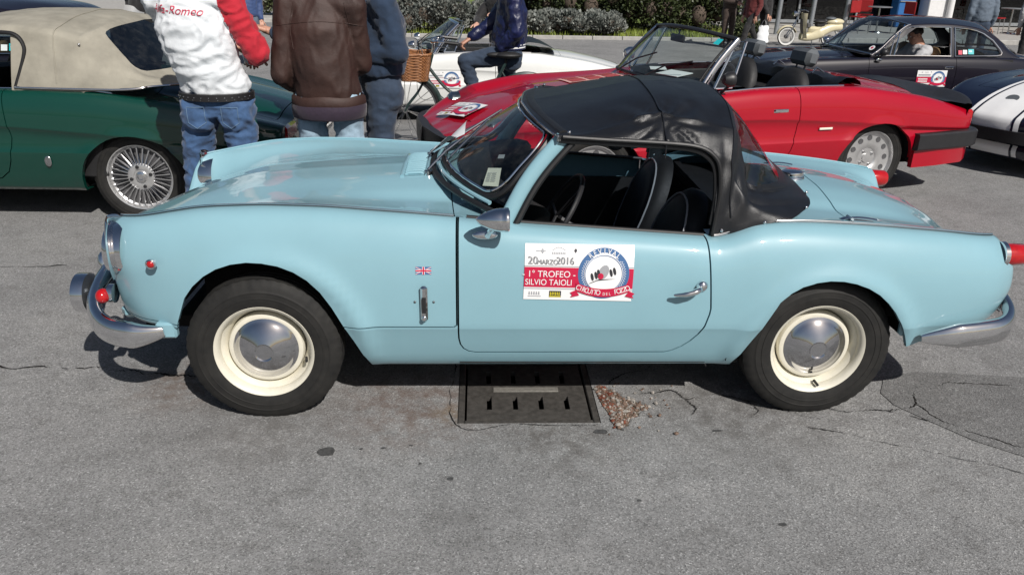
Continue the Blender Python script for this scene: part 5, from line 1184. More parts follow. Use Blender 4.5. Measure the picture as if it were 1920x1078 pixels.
# ------------------------------------------------------------------ Italian-style two-seat spiders
def spider(name, label, pose, PB, wheels, top='open', late=False, tilt=0.0):
    x, y, a = pose; root = empty(name, (x, y, gz(y)), a); root.rotation_euler = (tilt, 0, a)
    tag(root, label, 'car')
    W = pch([-2.08, -1.98, -1.85, -1.6, -1.3, -.5, .5, 1.2, 1.7, 1.95, 2.05], [.40, .56, .66, .755, .79, .805, .81, .80, .765, .73, .70])
    zs = pch([-2.08, -1.95, -1.75, -1.5, -1.2, -.6, -.1, .15, .45, .85, 1.2, 1.5, 1.75, 2.05], [.55, .615, .685, .745, .785, .805, .835, .848, .85, .845, .805, .76, .705, .63])
    ys = pch([-2.08, -1.9, -1.6, -1.2, 0, 1.2, 1.7, 2.05], [.34, .56, .655, .685, .715, .70, .66, .60])
    zk = pch([-2.1, -1, 0, .9, 1.4, 2.05], [.60, .645, .65, .60, .555, .50])
    def sec(x):
        w, s, q, k = float(W(x)), float(zs(x)), float(ys(x)), float(zk(x)); k = min(k, s-.06)
        low = [(.62, .215), (w-.075, .218), (w-.055, .245), (w-.035, .32), (w-.014, .42), (w-.008, .47), (w-.008, .478), (w-.022, .50), (w-.026, .5*(.50+k)), (w-.018, k-.028), (w-.004, k-.006), (w, k), (w-.001, k+.008)]
        arc = [(q+(w-.001-q)*max(0, math.cos(t))**(2/2.6), k+.01+(s-k-.01)*math.sin(t)**(2/2.6)) for t in np.linspace(0, math.pi/2, 18)[1:]]
        return np.array(low+arc)
    S = dict(xs=np.concatenate([np.linspace(-2.08, -1.5, 24)[:-1], np.linspace(-1.5, 1.5, 90)[:-1], np.linspace(1.5, 2.05, 18)]), W=W, zs=zs, ys=ys, sec=sec,
             xe=pch([.2, .35, .45, .55, .62, .7], [-1.96, -2.06, -2.08, -2.06, -2.01, -1.95]), xr=pch([.2, .35, .5, .63, .8], [1.93, 1.99, 2.03, 2.05, 2.05]), arch=[(-1.125, .255, .355, .345), (1.125, .255, .345, .330)], cf=(-2.06, -.2, .45), cr=(2.04, -.3, .48),
             low=[[(-2.4, -.1), (-1.2, -.1), (-1.2, .24), (-2.4, .30)], [(1.2, -.1), (2.4, -.1), (2.4, .30), (1.2, .25)]],
             door=[(-.55, 1.2), (-.56, .62), (-.55, .40), (-.53, .33), (-.49, .295), (-.44, .285), (.20, .285), (.27, .30), (.33, .345), (.365, .42), (.395, .56), (.39, .72), (.36, 1.2)],
             xf=.0, zcf=pch([-2.08, -1.95, -1.75, -1.5, -1.2, -.8, -.45, 0], [.545, .61, .68, .735, .785, .825, .855, .875]), dvf=pch([-2.08, -1.8, -1.5, -1.0, -.5, 0], [.0, .03, .045, .03, .015, .008]),
             cockpit=[(-.36, -.2), (-.36, .2), (-.25, .55), (-.18, .66), (.5, .66), (.5, -.66), (-.18, -.66), (-.25, -.55)],
             bonnet=[(-.50, -.30), (-.50, .30), (-.52, .50), (-.56, .555), (-1.60, .44), (-1.86, .30), (-1.90, .0), (-1.86, -.30), (-1.60, -.44), (-.56, -.555), (-.52, -.50)],
             xd=.80, zcr=pch([.8, 1.0, 1.3, 1.6, 1.9, 2.05], [.86, .86, .835, .785, .715, .665]), dvr=pch([.8, 1.5, 2.05], [.0, .006, .004]),
             boot=[(1.22, -.52), (1.20, 0), (1.22, .52), (1.98, .50), (1.98, -.50)], cockpit_r=[(.5, -.62), (.90, -.60), (.98, -.5), (1.0, 0), (.98, .5), (.90, .60), (.5, .62)])
    G, row, tz = shell(root, S, PB)
    # waist chrome
    for sg in (1, -1):
        if not late: strip([(p[0], p[1]*sg*1.0, p[2]+.006) for p in row if -.5 < p[0] < .85], 'chrome', root, 'waist_trim', .007)
        else: strip([(p[0], p[1]*sg, p[2]+.004) for p in row if -.22 < p[0] < .80], 'chrome', root, 'waist_trim', .007)
        # headlights behind clear covers
        h = MB(); h.lathe([(0, -.03), (.06, -.025), (.085, 0), (.088, .06)], axis='x', n=24, c=(-1.80, -.575*sg, .600)); hl = h.obj('headlight', 'chrome_dull', root)
        hc = MB().grid(np.array([[(-1.895+.24*v+.03*u*u, -(.565+.115*u)*sg, .575+.135*v+.03*(1-u*u)) for u in np.linspace(-1, 1, 9)] for v in np.linspace(-.25, 1, 8)])); hc.obj('headlight_cover', 'glass_clear', hl, 60)
        # bumpers
        if late:
            path = catmull([(-1.62, -.79*sg, .46), (-1.80, -.735*sg, .46), (-1.95, -.62*sg, .46), (-2.06, -.42*sg, .46), (-2.11, 0, .46)], 6); sweep(b := MB(), path, [(.035, -.085), (.045, -.05), (.045, .05), (.03, .085), (-.03, .085), (-.03, -.085)]); b.obj('front_bumper', 'plastic_black', root, 30)
            path = catmull([(1.455, -.795*sg, .43), (1.70, -.775*sg, .43), (1.98, -.745*sg, .43), (2.08, -.69*sg, .43), (2.115, -.5*sg, .43), (2.12, 0, .43)], 6); sweep(b := MB(), path, [(.022, -.062), (.032, -.05), (.032, .05), (.022, .062), (-.03, .062), (-.03, -.062)]); b.obj('rear_bumper', 'plastic_black', root, 30)
            sk = MB(); sweep(sk, [(1.47, -.76*sg, .30), (1.7, -.755*sg, .305), (1.95, -.735*sg, .315), (2.04, -.68*sg, .32), (2.06, 0, .32)], [(.02, -.07), (.025, .06), (-.02, .06), (-.02, -.07)]); sk.obj('bumper_skirt', PB, root, 30)
            tl = MB(); tl.box((2.045, -.44*sg, .575), (.05, .42, .12), bev=.012); tl.obj('tail_lamp', 'red_lens', root)
            tl2 = MB(); tl2.box((2.02, -.665*sg, .575), (.07, .06, .12), bev=.015); tl2.obj('tail_lamp_side', 'red_lens', root)
        else:
            path = catmull([(-1.72, -.76*sg, .44), (-1.88, -.68*sg, .44), (-2.03, -.50*sg, .45), (-2.10, -.2*sg, .46)], 6); sweep(b := MB(), path, oval(.03, .045, 12)); b.obj('front_bumper', 'chrome', root)
            path = catmull([(1.60, -.785*sg, .44), (1.85, -.77*sg, .44), (2.05, -.70*sg, .44), (2.11, -.52*sg, .44), (2.12, -.25*sg, .44)], 6); sweep(b := MB(), path, oval(.03, .045, 12)); b.obj('rear_bumper', 'chrome', root)
            tl = MB(); tl.box((2.045, -.48*sg, .57), (.05, .28, .11), bev=.02); tl.obj('tail_lamp', 'red_lens', root)
        hd = MB(); hd.box((.235, -.803*sg, .705), (.125, .014, .030), bev=.006); hd.box((.205, -.812*sg, .708), (.05, .012, .022), bev=.004); hd.obj('door_handle', 'chrome', root)
        if late: MB().box((.635, -.796*sg, .565), (.11, .006, .016), bev=.002).obj('side_badge', 'paper_cream', root)
        else: MB().ell((.60, -.802*sg, .42), (.022, .004, .034)).obj('side_emblem', 'chrome_dull', root)
        # wind deflector window and its frame
        A, B, C = np.array([-.225, -.655*sg, .845]), np.array([-.055, -.600*sg, 1.150]), np.array([.02, -.605*sg, 1.150]); D = np.array([-.095, -.665*sg, .85])
        if top == 'open':
            q = MB(); q.add([A, D, C, B], [[0, 1, 2, 3]]); qw = q.obj('quarter_light', 'glass_clear', root, 0)
            f = MB(); f.tube([A, B, C, D, A], .010, 8, cap=False); f.obj('quarter_frame', 'chrome', qw)
        m = MB(); m.lathe([(.0, -.05), (.03, -.045), (.05, -.01), (.052, .02), (.05, .026), (0, .024)], axis='x', n=20, c=(-.60 if not late else -.20, -.80*sg, .93)); m.tube([(-.60 if not late else -.18, -.80*sg, .90), (-.60 if not late else -.22, -.74*sg, .83)], .010)
        mo = m.obj('door_mirror', 'chrome' if not late or sg < 0 else 'plastic_black', root)
    sh = MB(); sh.prism([(-.11, .53), (.11, .53), (.07, .36), (0, .30), (-.07, .36)], lambda u, v, h: (-2.085+h, u, v), -.02, .03); sh.obj('grille', 'chrome_dull', root)
    # windscreen
    def ws(s, t):
        b = np.array([-.555+.22*abs(s)**2.2, .655*s, .885-.040*s*s]); T = np.array([-.155+.10*s*s, .595*s, 1.195-.035*s*s]); p = b*(1-t)+T*t; p[0] -= .02*math.sin(math.pi*t); return p
    wsc = MB().grid(np.array([[ws(s, t) for t in np.linspace(0, 1, 7)] for s in np.linspace(-1, 1, 25)])).obj('windscreen', 'glass_clear', root, 60)
    for sg in (-1, 1):
        sweep(p := MB(), [ws(sg*1.02, t) for t in np.linspace(-.1, 1.02, 9)], oval(.024, .014, 10), up=(0, sg, 0)); p.obj('windscreen_pillar', 'chrome', wsc, 60)
        strip([ws(sg*.965, t)+np.array([-.004, 0, .004]) for t in np.linspace(0, 1, 8)], 'rubber_trim', wsc, 'screen_seal', .008)
    sweep(p := MB(), [ws(s, 1.02) for s in np.linspace(-1.02, 1.02, 24)], oval(.028, .014, 10)); p.obj('screen_header', 'plastic_black' if late else 'chrome', wsc, 60)
    strip([ws(s, -.02) for s in np.linspace(-1, 1, 24)], 'rubber_trim', wsc, 'base_seal', .012)
    for s0 in (-.35, .25): strip([ws(s0, -.05)+np.array([-.02, 0, .015]), ws(s0-.15, .25)+np.array([-.015, 0, .012]), ws(s0-.42, .45)+np.array([-.012, 0, .01])], 'plastic_black', wsc, 'wiper', .006, 6)
    rm = MB(); rm.box(ws(0, .80)+np.array([.06, 0, -.01]), (.02, .20, .055), bev=.006); rm.tube([ws(0, .80)+np.array([.06, 0, 0]), ws(0, .97)], .006); rm.obj('rear_view_mirror', 'plastic_black', wsc)
    # cockpit
    tub = MB(); tub.box((.32, 0, .27), (1.35, 1.3, .02)); tub.box((-.34, 0, .55), (.03, 1.3, .5)); tub.box((.98, 0, .55), (.03, 1.3, .48)); tub.box((.0, 0, .38), (.9, .22, .24), bev=.05); tub.box((.80, 0, .66), (.36, 1.26, .14), bev=.04)
    for sg in (-1, 1): tub.box((.3, .715*sg, .55), (1.25, .03, .50), bev=.01)
    tub.obj('cockpit', 'interior_black', root, 30)
    ds = MB(); ds.grid(np.array([[(-.46+.26*abs(s)**2.2+dx, .66*s, .872-.03*s*s+dz) for dx, dz in ((0, 0), (.10, .012), (.20, .015), (.26, -.01), (.25, -.15), (.1, -.22))] for s in np.linspace(-1, 1, 21)])); ds.obj('dashboard', 'interior_black', root, 60)
    sw = MB(); cw = np.array([-.02, -.34, .80]); q = Vector((.80, 0, -.45)).normalized().to_track_quat('Z', 'Y').to_matrix()
    sw.tube([cw+np.array(q @ Vector((.185*math.cos(t), .185*math.sin(t), 0))) for t in np.linspace(0, 2*math.pi, 36, endpoint=False)], .013, 8, closed=True)
    for t in (0.3, 2.84, 4.71): sw.tube([cw, cw+np.array(q @ Vector((.185*math.cos(t), .185*math.sin(t), 0)))], .010, 6)
    sw.tube([cw, cw+np.array([-.25, 0, -.12])], .016, 6); sw.obj('steering_wheel', 'plastic_black', root)
    for yy in (-.34, .34):
        st = interior_seat(root, .50, yy, .30, .50, .50, False, .30)
        if late:
            hr = MB(); hr.box((.70, yy, 1.010), (.115, .235, .125), Matrix.Rotation(R(12), 3, 'Y'), bev=.03); hr.tube([(.665, yy-.05, .90), (.69, yy-.05, .98)], .007); hr.tube([(.665, yy+.05, .90), (.69, yy+.05, .98)], .007); hr.obj('headrest', 'plastic_grey', st)
    if late:
        # rubber boot spoiler
        sp = MB(); rows = []
        for v in np.linspace(-1, 1, 41):
            yy = .715*v; k = abs(v)**5; xe_ = 2.05-.10*k; dz = lambda x: tz(x, min(1, abs(yy)/float(ys(x))), float(zs(x)), float(S['zcr'](x)), float(S['dvr'](x)))
            rows.append([(1.66+.10*k, yy*.97, dz(1.66+.10*k)+.004), (1.80, yy*.98, dz(1.80)+.014), (1.93, yy*.99, dz(1.93)+.045-.02*k), (xe_, yy, .750-.06*k), (xe_+.04, yy, .744-.06*k), (xe_+.048, yy, .71-.05*k), (xe_+.02, yy, .655-.02*k), (xe_-.005, yy, .52)])
        sp.grid(np.array(rows)); sp.obj('boot_spoiler', 'plastic_black', root, 40)
    SPOTS = [(-1.125, -.665, 0, .3), (1.125, -.645, 0, .1), (-1.125, .665, math.pi, .8), (1.125, .645, math.pi, .5)]
    wheel_set(root, SPOTS, SPT, wheels, .302)
    return root, S, ws, tz, row
AH, AS, SPL = alloy_holes(), alloy_spokes(), steel_plain()
# red one
red, Sr, wsr, tzr, rowr = spider('convertible', 'bright red convertible with its roof down, twelve-hole alloy wheels and black boot spoiler', (1.42, 2.87, .255), 'paint_red', AH, late=True)
def red_extras():
    def top(x, yy):
        return tzr(x, min(1, abs(yy)/float(Sr['ys'](x))), float(Sr['zs'](x)), float(Sr['zcf'](x)), float(Sr['dvf'](x)))
    # board on the nose
    e1 = np.array([.30, -.95, 0]); e1 /= np.linalg.norm(e1); e2 = np.array([.95, .30, 0])/1.0; e2 /= np.linalg.norm(e2)
    def f(u, v, h):
        p = np.array([-2.005, .17, 0])+e1*u+e2*v; return (p[0], p[1], top(float(np.clip(p[0]+.0, -2.04, 0)), p[1])+.007+h)
    rally_plate(red, f, .39, .20, False)
    # heap of folded hood behind the seats
    hb = MB(); rows = []
    for v in np.linspace(-1, 1, 31):
        yy = .62*v; rows.append([(.80, yy, .80), (.82, yy, .865+.018*math.sin(9*v)), (.88, yy, .885+.012*math.sin(13*v+1)), (.95, yy, .880+.010*math.sin(11*v)), (1.02, yy*.97, .86), (1.04, yy*.96, .83)])
    hb.grid(np.array(rows)); hb.obj('folded_hood', 'top_vinyl', red, 50)
    for yy in (-.40, .10, .46): strip([(.74, yy, .90), (.80, yy+.03, .935), (.86, yy+.02, .90)], 'chrome_dull', red, 'hood_link', .006)
    # pale sheet with a red grid lying on the scuttle
    sh = MB(); p0 = np.array([-1.02, .02]); g = []
    for i in range(9):
        r = []
        for j in range(5):
            xx, yy = p0[0]+.055*i, .34-.075*j*1.0; r.append((xx, yy, top(xx, yy)+.006))
        g.append(r)
    sh.grid(np.array(g)); s_ = sh.obj('paper_map', 'paper_pink', red, 60)
    ln = MB()
    for k in range(3):
        a, b = p0[0]+.03+.14*k, p0[0]+.14+.14*k
        for (y0, y1) in ((.32, .21), (.19, .06)): ln.add([(xx, yy, top(xx, yy)+.0085) for xx, yy in ((a, y0), (b, y0), (b, y1), (a, y1))], [[0, 3, 2, 1]])
    ln.obj('map_panel', 'print_brick', s_, 0)
    # white papers on the dashboard, turquoise tag on the screen, toll sticker
    pp = MB(); pp.box((-.34, -.28, .905), (.16, .22, .004), Matrix.Rotation(.3, 3, 'Z') @ Matrix.Rotation(-.1, 3, 'Y')); pp.box((-.32, .02, .905), (.12, .16, .004), Matrix.Rotation(-.4, 3, 'Z')); pp.obj('dash_papers', 'paper', red, 0)
    tg_ = MB(); a, b, c, d = wsr(-.86, .84), wsr(-.78, .84), wsr(-.78, .95), wsr(-.86, .95); o = np.array([-.006, 0, .004]); tg_.add([a+o, b+o, c+o, d+o], [[0, 1, 2, 3]]); tg_.obj('screen_sticker', 'print_teal', red, 0)
simple('paper_pink', (0.62, 0.33, 0.30), .7, var=.05); simple('print_brick', (0.36, 0.06, 0.06), .6, var=.1); simple('print_teal', (0.02, 0.42, 0.46), .4, var=.03)
red_extras()
# white one
wht, Sw, wsw, tzw, roww = spider('convertible', 'white convertible parked behind the bicycle with its black hood folded', (-.46, 7.32, .03), 'paint_white', SPL, tilt=R(-1.5))
def white_extras():
    hb = MB(); rows = []
    for v in np.linspace(-1, 1, 41):
        yy = .66*v; w = noise.noise(Vector((v*4, 0, 1)))*.03
        rows.append([(.66, yy, .82), (.70, yy, .93+w), (.80, yy, .97+w*1.4), (.93, yy*.98, .955-w), (1.06, yy*.95, .915+w*.6), (1.16, yy*.90, .865)])
    hb.grid(np.array(rows)); h = hb.obj('folded_hood', 'top_vinyl', wht, 50)
    strip([(.62, -.35, .92), (.68, -.36, 1.00), (.72, -.36, 1.03)], 'chrome', wht, 'hood_link', .008)
    def f(u, v, h_): 
        z = .44+v; return (-.42+u, -.806-h_-(.006 if z > .55 else .0), z)
    rally_plate(wht, f, .39, .20, False)
white_extras()
# green one with canvas top
grn, Sg, wsg, tzg, rowg = spider('convertible', 'dark green convertible with beige canvas top and spoked chrome wheels', (-3.547, 2.518, -.0252), 'paint_green', AS, top='canvas')
def canvas_top(root, ws):
    E0 = pch([-.15, .1, .35, .6, .8, .92], [1.205, 1.262, 1.288, 1.288, 1.272, 1.25])
    rows = []
    def stn(A, B, S, D, E):
        return np.concatenate([catmull([A, A*.5+B*.5+np.array([0, -.006, 0]), B], 7)[:-1], catmull([B, (B+S)/2+np.array([0, -.012, .008]), S], 5)[:-1], catmull([S, D, E], 8)])
    for x in np.linspace(-.15, .85, 36):
        k = max(0, 1-(x+.15)/.5); bx = .10*k; e = float(E0(x)); rz = 1.19-.06*max(0, (x-.5)/.35)**2
        if x < .1: rz = 1.16+.03*(x+.15)/.25
        rows.append(stn(np.array([x+bx, -.735, .83]), np.array([x+bx, -.665, rz]), np.array([x+bx*.8, -.565, rz+.045]), np.array([x+bx*.3, -.32, rz+(e-rz)*.82]), np.array([x, 0, e])))
    nr = len(rows); kt = [0, .25, .5, .75, 1.0]
    cv = lambda *p: [pch(kt, q) for q in zip(*p)]
    Af = cv((.88, -.735, .845), (1.0, -.73, .850), (1.14, -.715, .852), (1.26, -.66, .868), (1.38, -.52, .862)); Bf = cv((.88, -.655, 1.10), (.95, -.66, 1.02), (1.06, -.665, .94), (1.22, -.61, .895), (1.41, -.45, .866))
    Sf = cv((.90, -.54, 1.195), (.96, -.52, 1.155), (1.06, -.54, 1.04), (1.17, -.55, .935), (1.43, -.36, .868)); Df = cv((.93, -.30, 1.235), (1.03, -.31, 1.175), (1.15, -.33, 1.06), (1.28, -.35, .935), (1.45, -.2, .868)); Ef = cv((.945, 0, 1.248), (1.06, 0, 1.19), (1.20, 0, 1.06), (1.33, 0, .94), (1.46, 0, .868))
    ev = lambda F, t: np.array([float(f(t)) for f in F])
    for t in np.linspace(0, 1, 26): rows.append(stn(ev(Af, t), ev(Bf, t), ev(Sf, t), ev(Df, t), ev(Ef, t)))
    GR = np.array(rows)
    for i in range(GR.shape[0]):
        for j in range(GR.shape[1]):
            p = GR[i, j]; a = noise.noise(Vector((p[0]*6, p[1]*3+5, p[2]*3)))*.010+noise.noise(Vector((p[0]*16+3, p[1]*4, p[2]*5)))*.005
            if p[1] < -.4: GR[i, j, 1] -= a
            else: GR[i, j, 2] += a*.4
    top = Surf().grid(GR, uv=True)
    if top.N[20*GR.shape[1]+GR.shape[1]-2][2] < 0: top = Surf().grid(GR, flip=True, uv=True)
    top.cut([(-.9, .5), (.40, .5), (.425, .80), (.495, .97), (.522, 1.06), (.522, 1.12), (.505, 1.155), (.47, 1.175), (.40, 1.183), (-.2, 1.165), (-.9, 1.10)], key='open')
    m_ = GR.shape[1]-1; r0, r1 = nr+3.0, nr+18.0
    win = top.cut([(r0, 28.5), (r0, m_+1), (r1, m_+1), (r1, 26.5), (r1-.6, 25.3), (r1-1.8, 24.5), (r1-3.2, 24.2), (r0+4, 24.8), (r0+1.8, 25.6), (r0+.6, 26.8)], ax=(3, 4), key='win')
    top.compact(); win.compact(); top.flange('open', (0, .03, 0)); top.flange('win', (-.006, .004, -.003))
    so = top.obj('canvas_top', 'top_canvas', root, True); win.obj('rear_window', 'vinyl_window', so, True)
    for sg in (1, -1):
        strip(catmull([(-.05, -.672*sg, 1.168), (.2, -.676*sg, 1.182), (.40, -.680*sg, 1.185), (.49, -.682*sg, 1.172), (.528, -.685*sg, 1.115), (.520, -.695*sg, 1.04), (.45, -.725*sg, .86)], 6), 'rubber_trim', so, 'window_seal', .012)
        strip(catmull([(.45, -.738*sg, .865), (.9, -.745*sg, .862), (1.14, -.728*sg, .862), (1.27, -.668*sg, .872), (1.40, -.52*sg, .866)], 6), 'chrome', so, 'hem_trim', .007)
        strip([(p[0], p[1]*sg, p[2]+.002) for p in GR[30][3:]], 'top_canvas', so, 'bow_seam', .004, 6)
        for (x, z) in ((.86, 1.12),): MB().ell((x, -.672*sg, z), (.008, .006, .008), 8, 6).obj('snap_stud', 'chrome_dull', so)
canvas_top(grn, wsg)
# ------------------------------------------------------------------ people
V3 = lambda *a: np.array(a, float)
def capsule(mb, p0, p1, r0, r1, n=14):
    p0, p1 = np.asarray(p0, float), np.asarray(p1, float); d = p1-p0; L = np.linalg.norm(d)
    if L < 1e-6: d = V3(0, 0, 1e-4); L = 1e-4; p1 = p0+d
    t = d/L; P = []; r = []
    for k in range(5): a = math.pi/2*(1-k/5); P.append(p0-t*r0*math.sin(a)); r.append(max(1e-4, r0*math.cos(a)))
    P.append(p0); r.append(r0); P.append(p1); r.append(r1)
    for k in range(1, 6): a = math.pi/2*k/5; P.append(p1+t*r1*math.sin(a)); r.append(max(1e-4, r1*math.cos(a)))
    mb.tube(P, r, n)
def rings(mb, R_, n=22):
    """closed loft of ellipses: (centre, rx, ry, yaw)"""
    V = []; 
    for c, rx, ry, yw in R_:
        for k in range(n):
            t = 2*math.pi*k/n; a, b = rx*math.cos(t), ry*math.sin(t); V.append((c[0]+a*math.cos(yw)-b*math.sin(yw), c[1]+a*math.sin(yw)+b*math.cos(yw), c[2]))
    m = len(R_); F = [[i*n+k, i*n+(k+1) % n, (i+1)*n+(k+1) % n, (i+1)*n+k] for i in range(m-1) for k in range(n)]+[list(range(n))[::-1], list(range((m-1)*n, m*n))]
    mb.add(V, F)
def fuse(mb, voxel, smooth=4):
    me = bpy.data.meshes.new('f'); me.from_pydata(mb.v, [], mb.f); me.update()
    o = bpy.data.objects.new('f', me); col.objects.link(o)
    m = o.modifiers.new('r', 'REMESH'); m.mode = 'VOXEL'; m.voxel_size = voxel
    if smooth: s = o.modifiers.new('s', 'SMOOTH'); s.factor = .5; s.iterations = smooth
    dg = bpy.context.evaluated_depsgraph_get(); ev = o.evaluated_get(dg).to_mesh()
    n = len(ev.vertices); V = np.empty(n*3); ev.vertices.foreach_get('co', V); N = np.empty(n*3); ev.vertices.foreach_get('normal', N)
    F = [list(p.vertices) for p in ev.polygons]
    bpy.data.objects.remove(o); bpy.data.meshes.remove(me)
    return V.reshape(-1, 3), N.reshape(-1, 3), F
def folds(V, N, amp, freq=(9, 9, 5), seed=0.0, dirn=None, sharp=True):
    out = V.copy()
    for i in range(len(V)):
        p = V[i]; q = Vector((p[0]*freq[0]+seed, p[1]*freq[1]+seed*2, p[2]*freq[2]-seed))
        w = Vector((noise.noise(q*.6), noise.noise(q*.6+Vector((5, 1, 2))), 0))*.9
        a = noise.noise(q+w); 
        if sharp: a = .75-2.2*abs(a)
        b = .6-2*abs(noise.noise(q*2.1+w*1.5+Vector((9, 3, 1))))
        out[i] = p+N[i]*amp*(a*.7+b*.5)
    return out
def mesh_from(V, F, name, mat, smooth=True):
    me = bpy.data.meshes.new(name); me.from_pydata([tuple(v) for v in V], [], F); me.update()
    me.polygons.foreach_set('use_smooth', [True]*len(me.polygons)); me.materials.append(MATS[mat]); return me
def make_hand(curl, thumb=0.5, spread=1.0):
    mb = MB(); rings(mb, [(V3(0, 0, 0), .001, .001, 0)]*2)
    mb = MB()
    # palm as flattened block of capsules along x
    for y in (-.028, -.010, .010, .027): capsule(mb, (0.005, y*.75, 0), (.082, y, 0), .0150, .0135)
    capsule(mb, (-.05, 0, 0), (.01, 0, 0), .027, .024)
    for k, (y, L) in enumerate(((.029, .072), (.010, .082), (-.010, .076), (-.028, .060))):
        p = V3(.082, y, 0); a = 0.0; seg = (L*.45, L*.32, L*.26); r = (.0098, .0088, .0078)
        d = y*.25*spread
        for s in range(3):
            a += curl*(.55, .75, .55)[s]; q = p+V3(math.cos(a)*seg[s]*math.cos(d), math.sin(d)*seg[s], -math.sin(a)*seg[s]); capsule(mb, p, q, r[s], r[s]*.93, 10); p = q
    p = V3(.022, .030, -.004); a = .75+.2*thumb
    for s, (L, r) in enumerate(((.042, .0135), (.034, .0110), (.027, .0095))):
        q = p+V3(math.cos(a)*L, math.sin(a)*L*.75, -thumb*L*(.3+.25*s)); capsule(mb, p, q, r, r*.93, 10); p = q; a -= .35*thumb
    V, N, F = fuse(mb, .0042, 2); return V, F
HANDS = {'relaxed': make_hand(.55), 'grip': make_hand(1.25, 1.2), 'point': make_hand(.22, .4)}
def make_head():
    # face towards -y, centre of skull at origin, chin at z=-.115
    mb = MB(); mb.ell((0, .012, .025), (.076, .095, .088)); mb.ell((0, -.022, -.030), (.064, .072, .078)); mb.ell((0, -.045, -.088), (.038, .040, .028)); mb.ell((0, -.01, -.075), (.056, .055, .040))
    capsule(mb, (0, -.090, .012), (0, -.108, -.022), .0085, .0125, 10); mb.ell((.012, -.098, -.028), (.009, .010, .007)); mb.ell((-.012, -.098, -.028), (.009, .010, .007))
    capsule(mb, (-.038, -.078, .024), (-.010, -.088, .026), .009, .009, 8); capsule(mb, (.038, -.078, .024), (.010, -.088, .026), .009, .009, 8)
    capsule(mb, (-.018, -.086, -.056), (.018, -.086, -.056), .006, .006, 8); capsule(mb, (-.014, -.085, -.066), (.014, -.085, -.066), .0065, .0065, 8)
    for s in (-1, 1): mb.ell((s*.078, .010, .0), (.010, .020, .033), 12, 8); mb.ell((s*.055, -.055, -.012), (.020, .022, .018))
    capsule(mb, (0, .02, -.06), (0, .035, -.15), .056, .060)
    V, N, F = fuse(mb, .0058, 2)
    h = MB(); n = 28; rows = []
    for i in range(13):
        ph = math.pi*.60*i/12; r = []
        for k in range(n+1):
            t = 2*math.pi*k/n; fx, fy = math.cos(t), math.sin(t); lim = math.pi*(.36 if fy < -.55 else (.62 if fy > -.2 else .50)); p = min(ph, lim)
            rr = 1+.03*noise.noise(Vector((fx*3, fy*3, ph*3)))
            r.append((.0835*rr*math.sin(p)*fx, .012+.103*rr*math.sin(p)*fy, .024+.096*rr*math.cos(p)))
        rows.append(r)
    h.grid(np.array(rows)); hair = h
    return V, F, hair
HEADV, HEADF, HAIR = make_head()
HAIRM = {}
def rotz(a): c, s = math.cos(a), math.sin(a); return np.array([[c, -s, 0], [s, c, 0], [0, 0, 1]])
def frame(x, z):
    x = x/np.linalg.norm(x); z = z-x*np.dot(x, z); z /= np.linalg.norm(z); y = np.cross(z, x); return np.stack([x, y, z], 1)
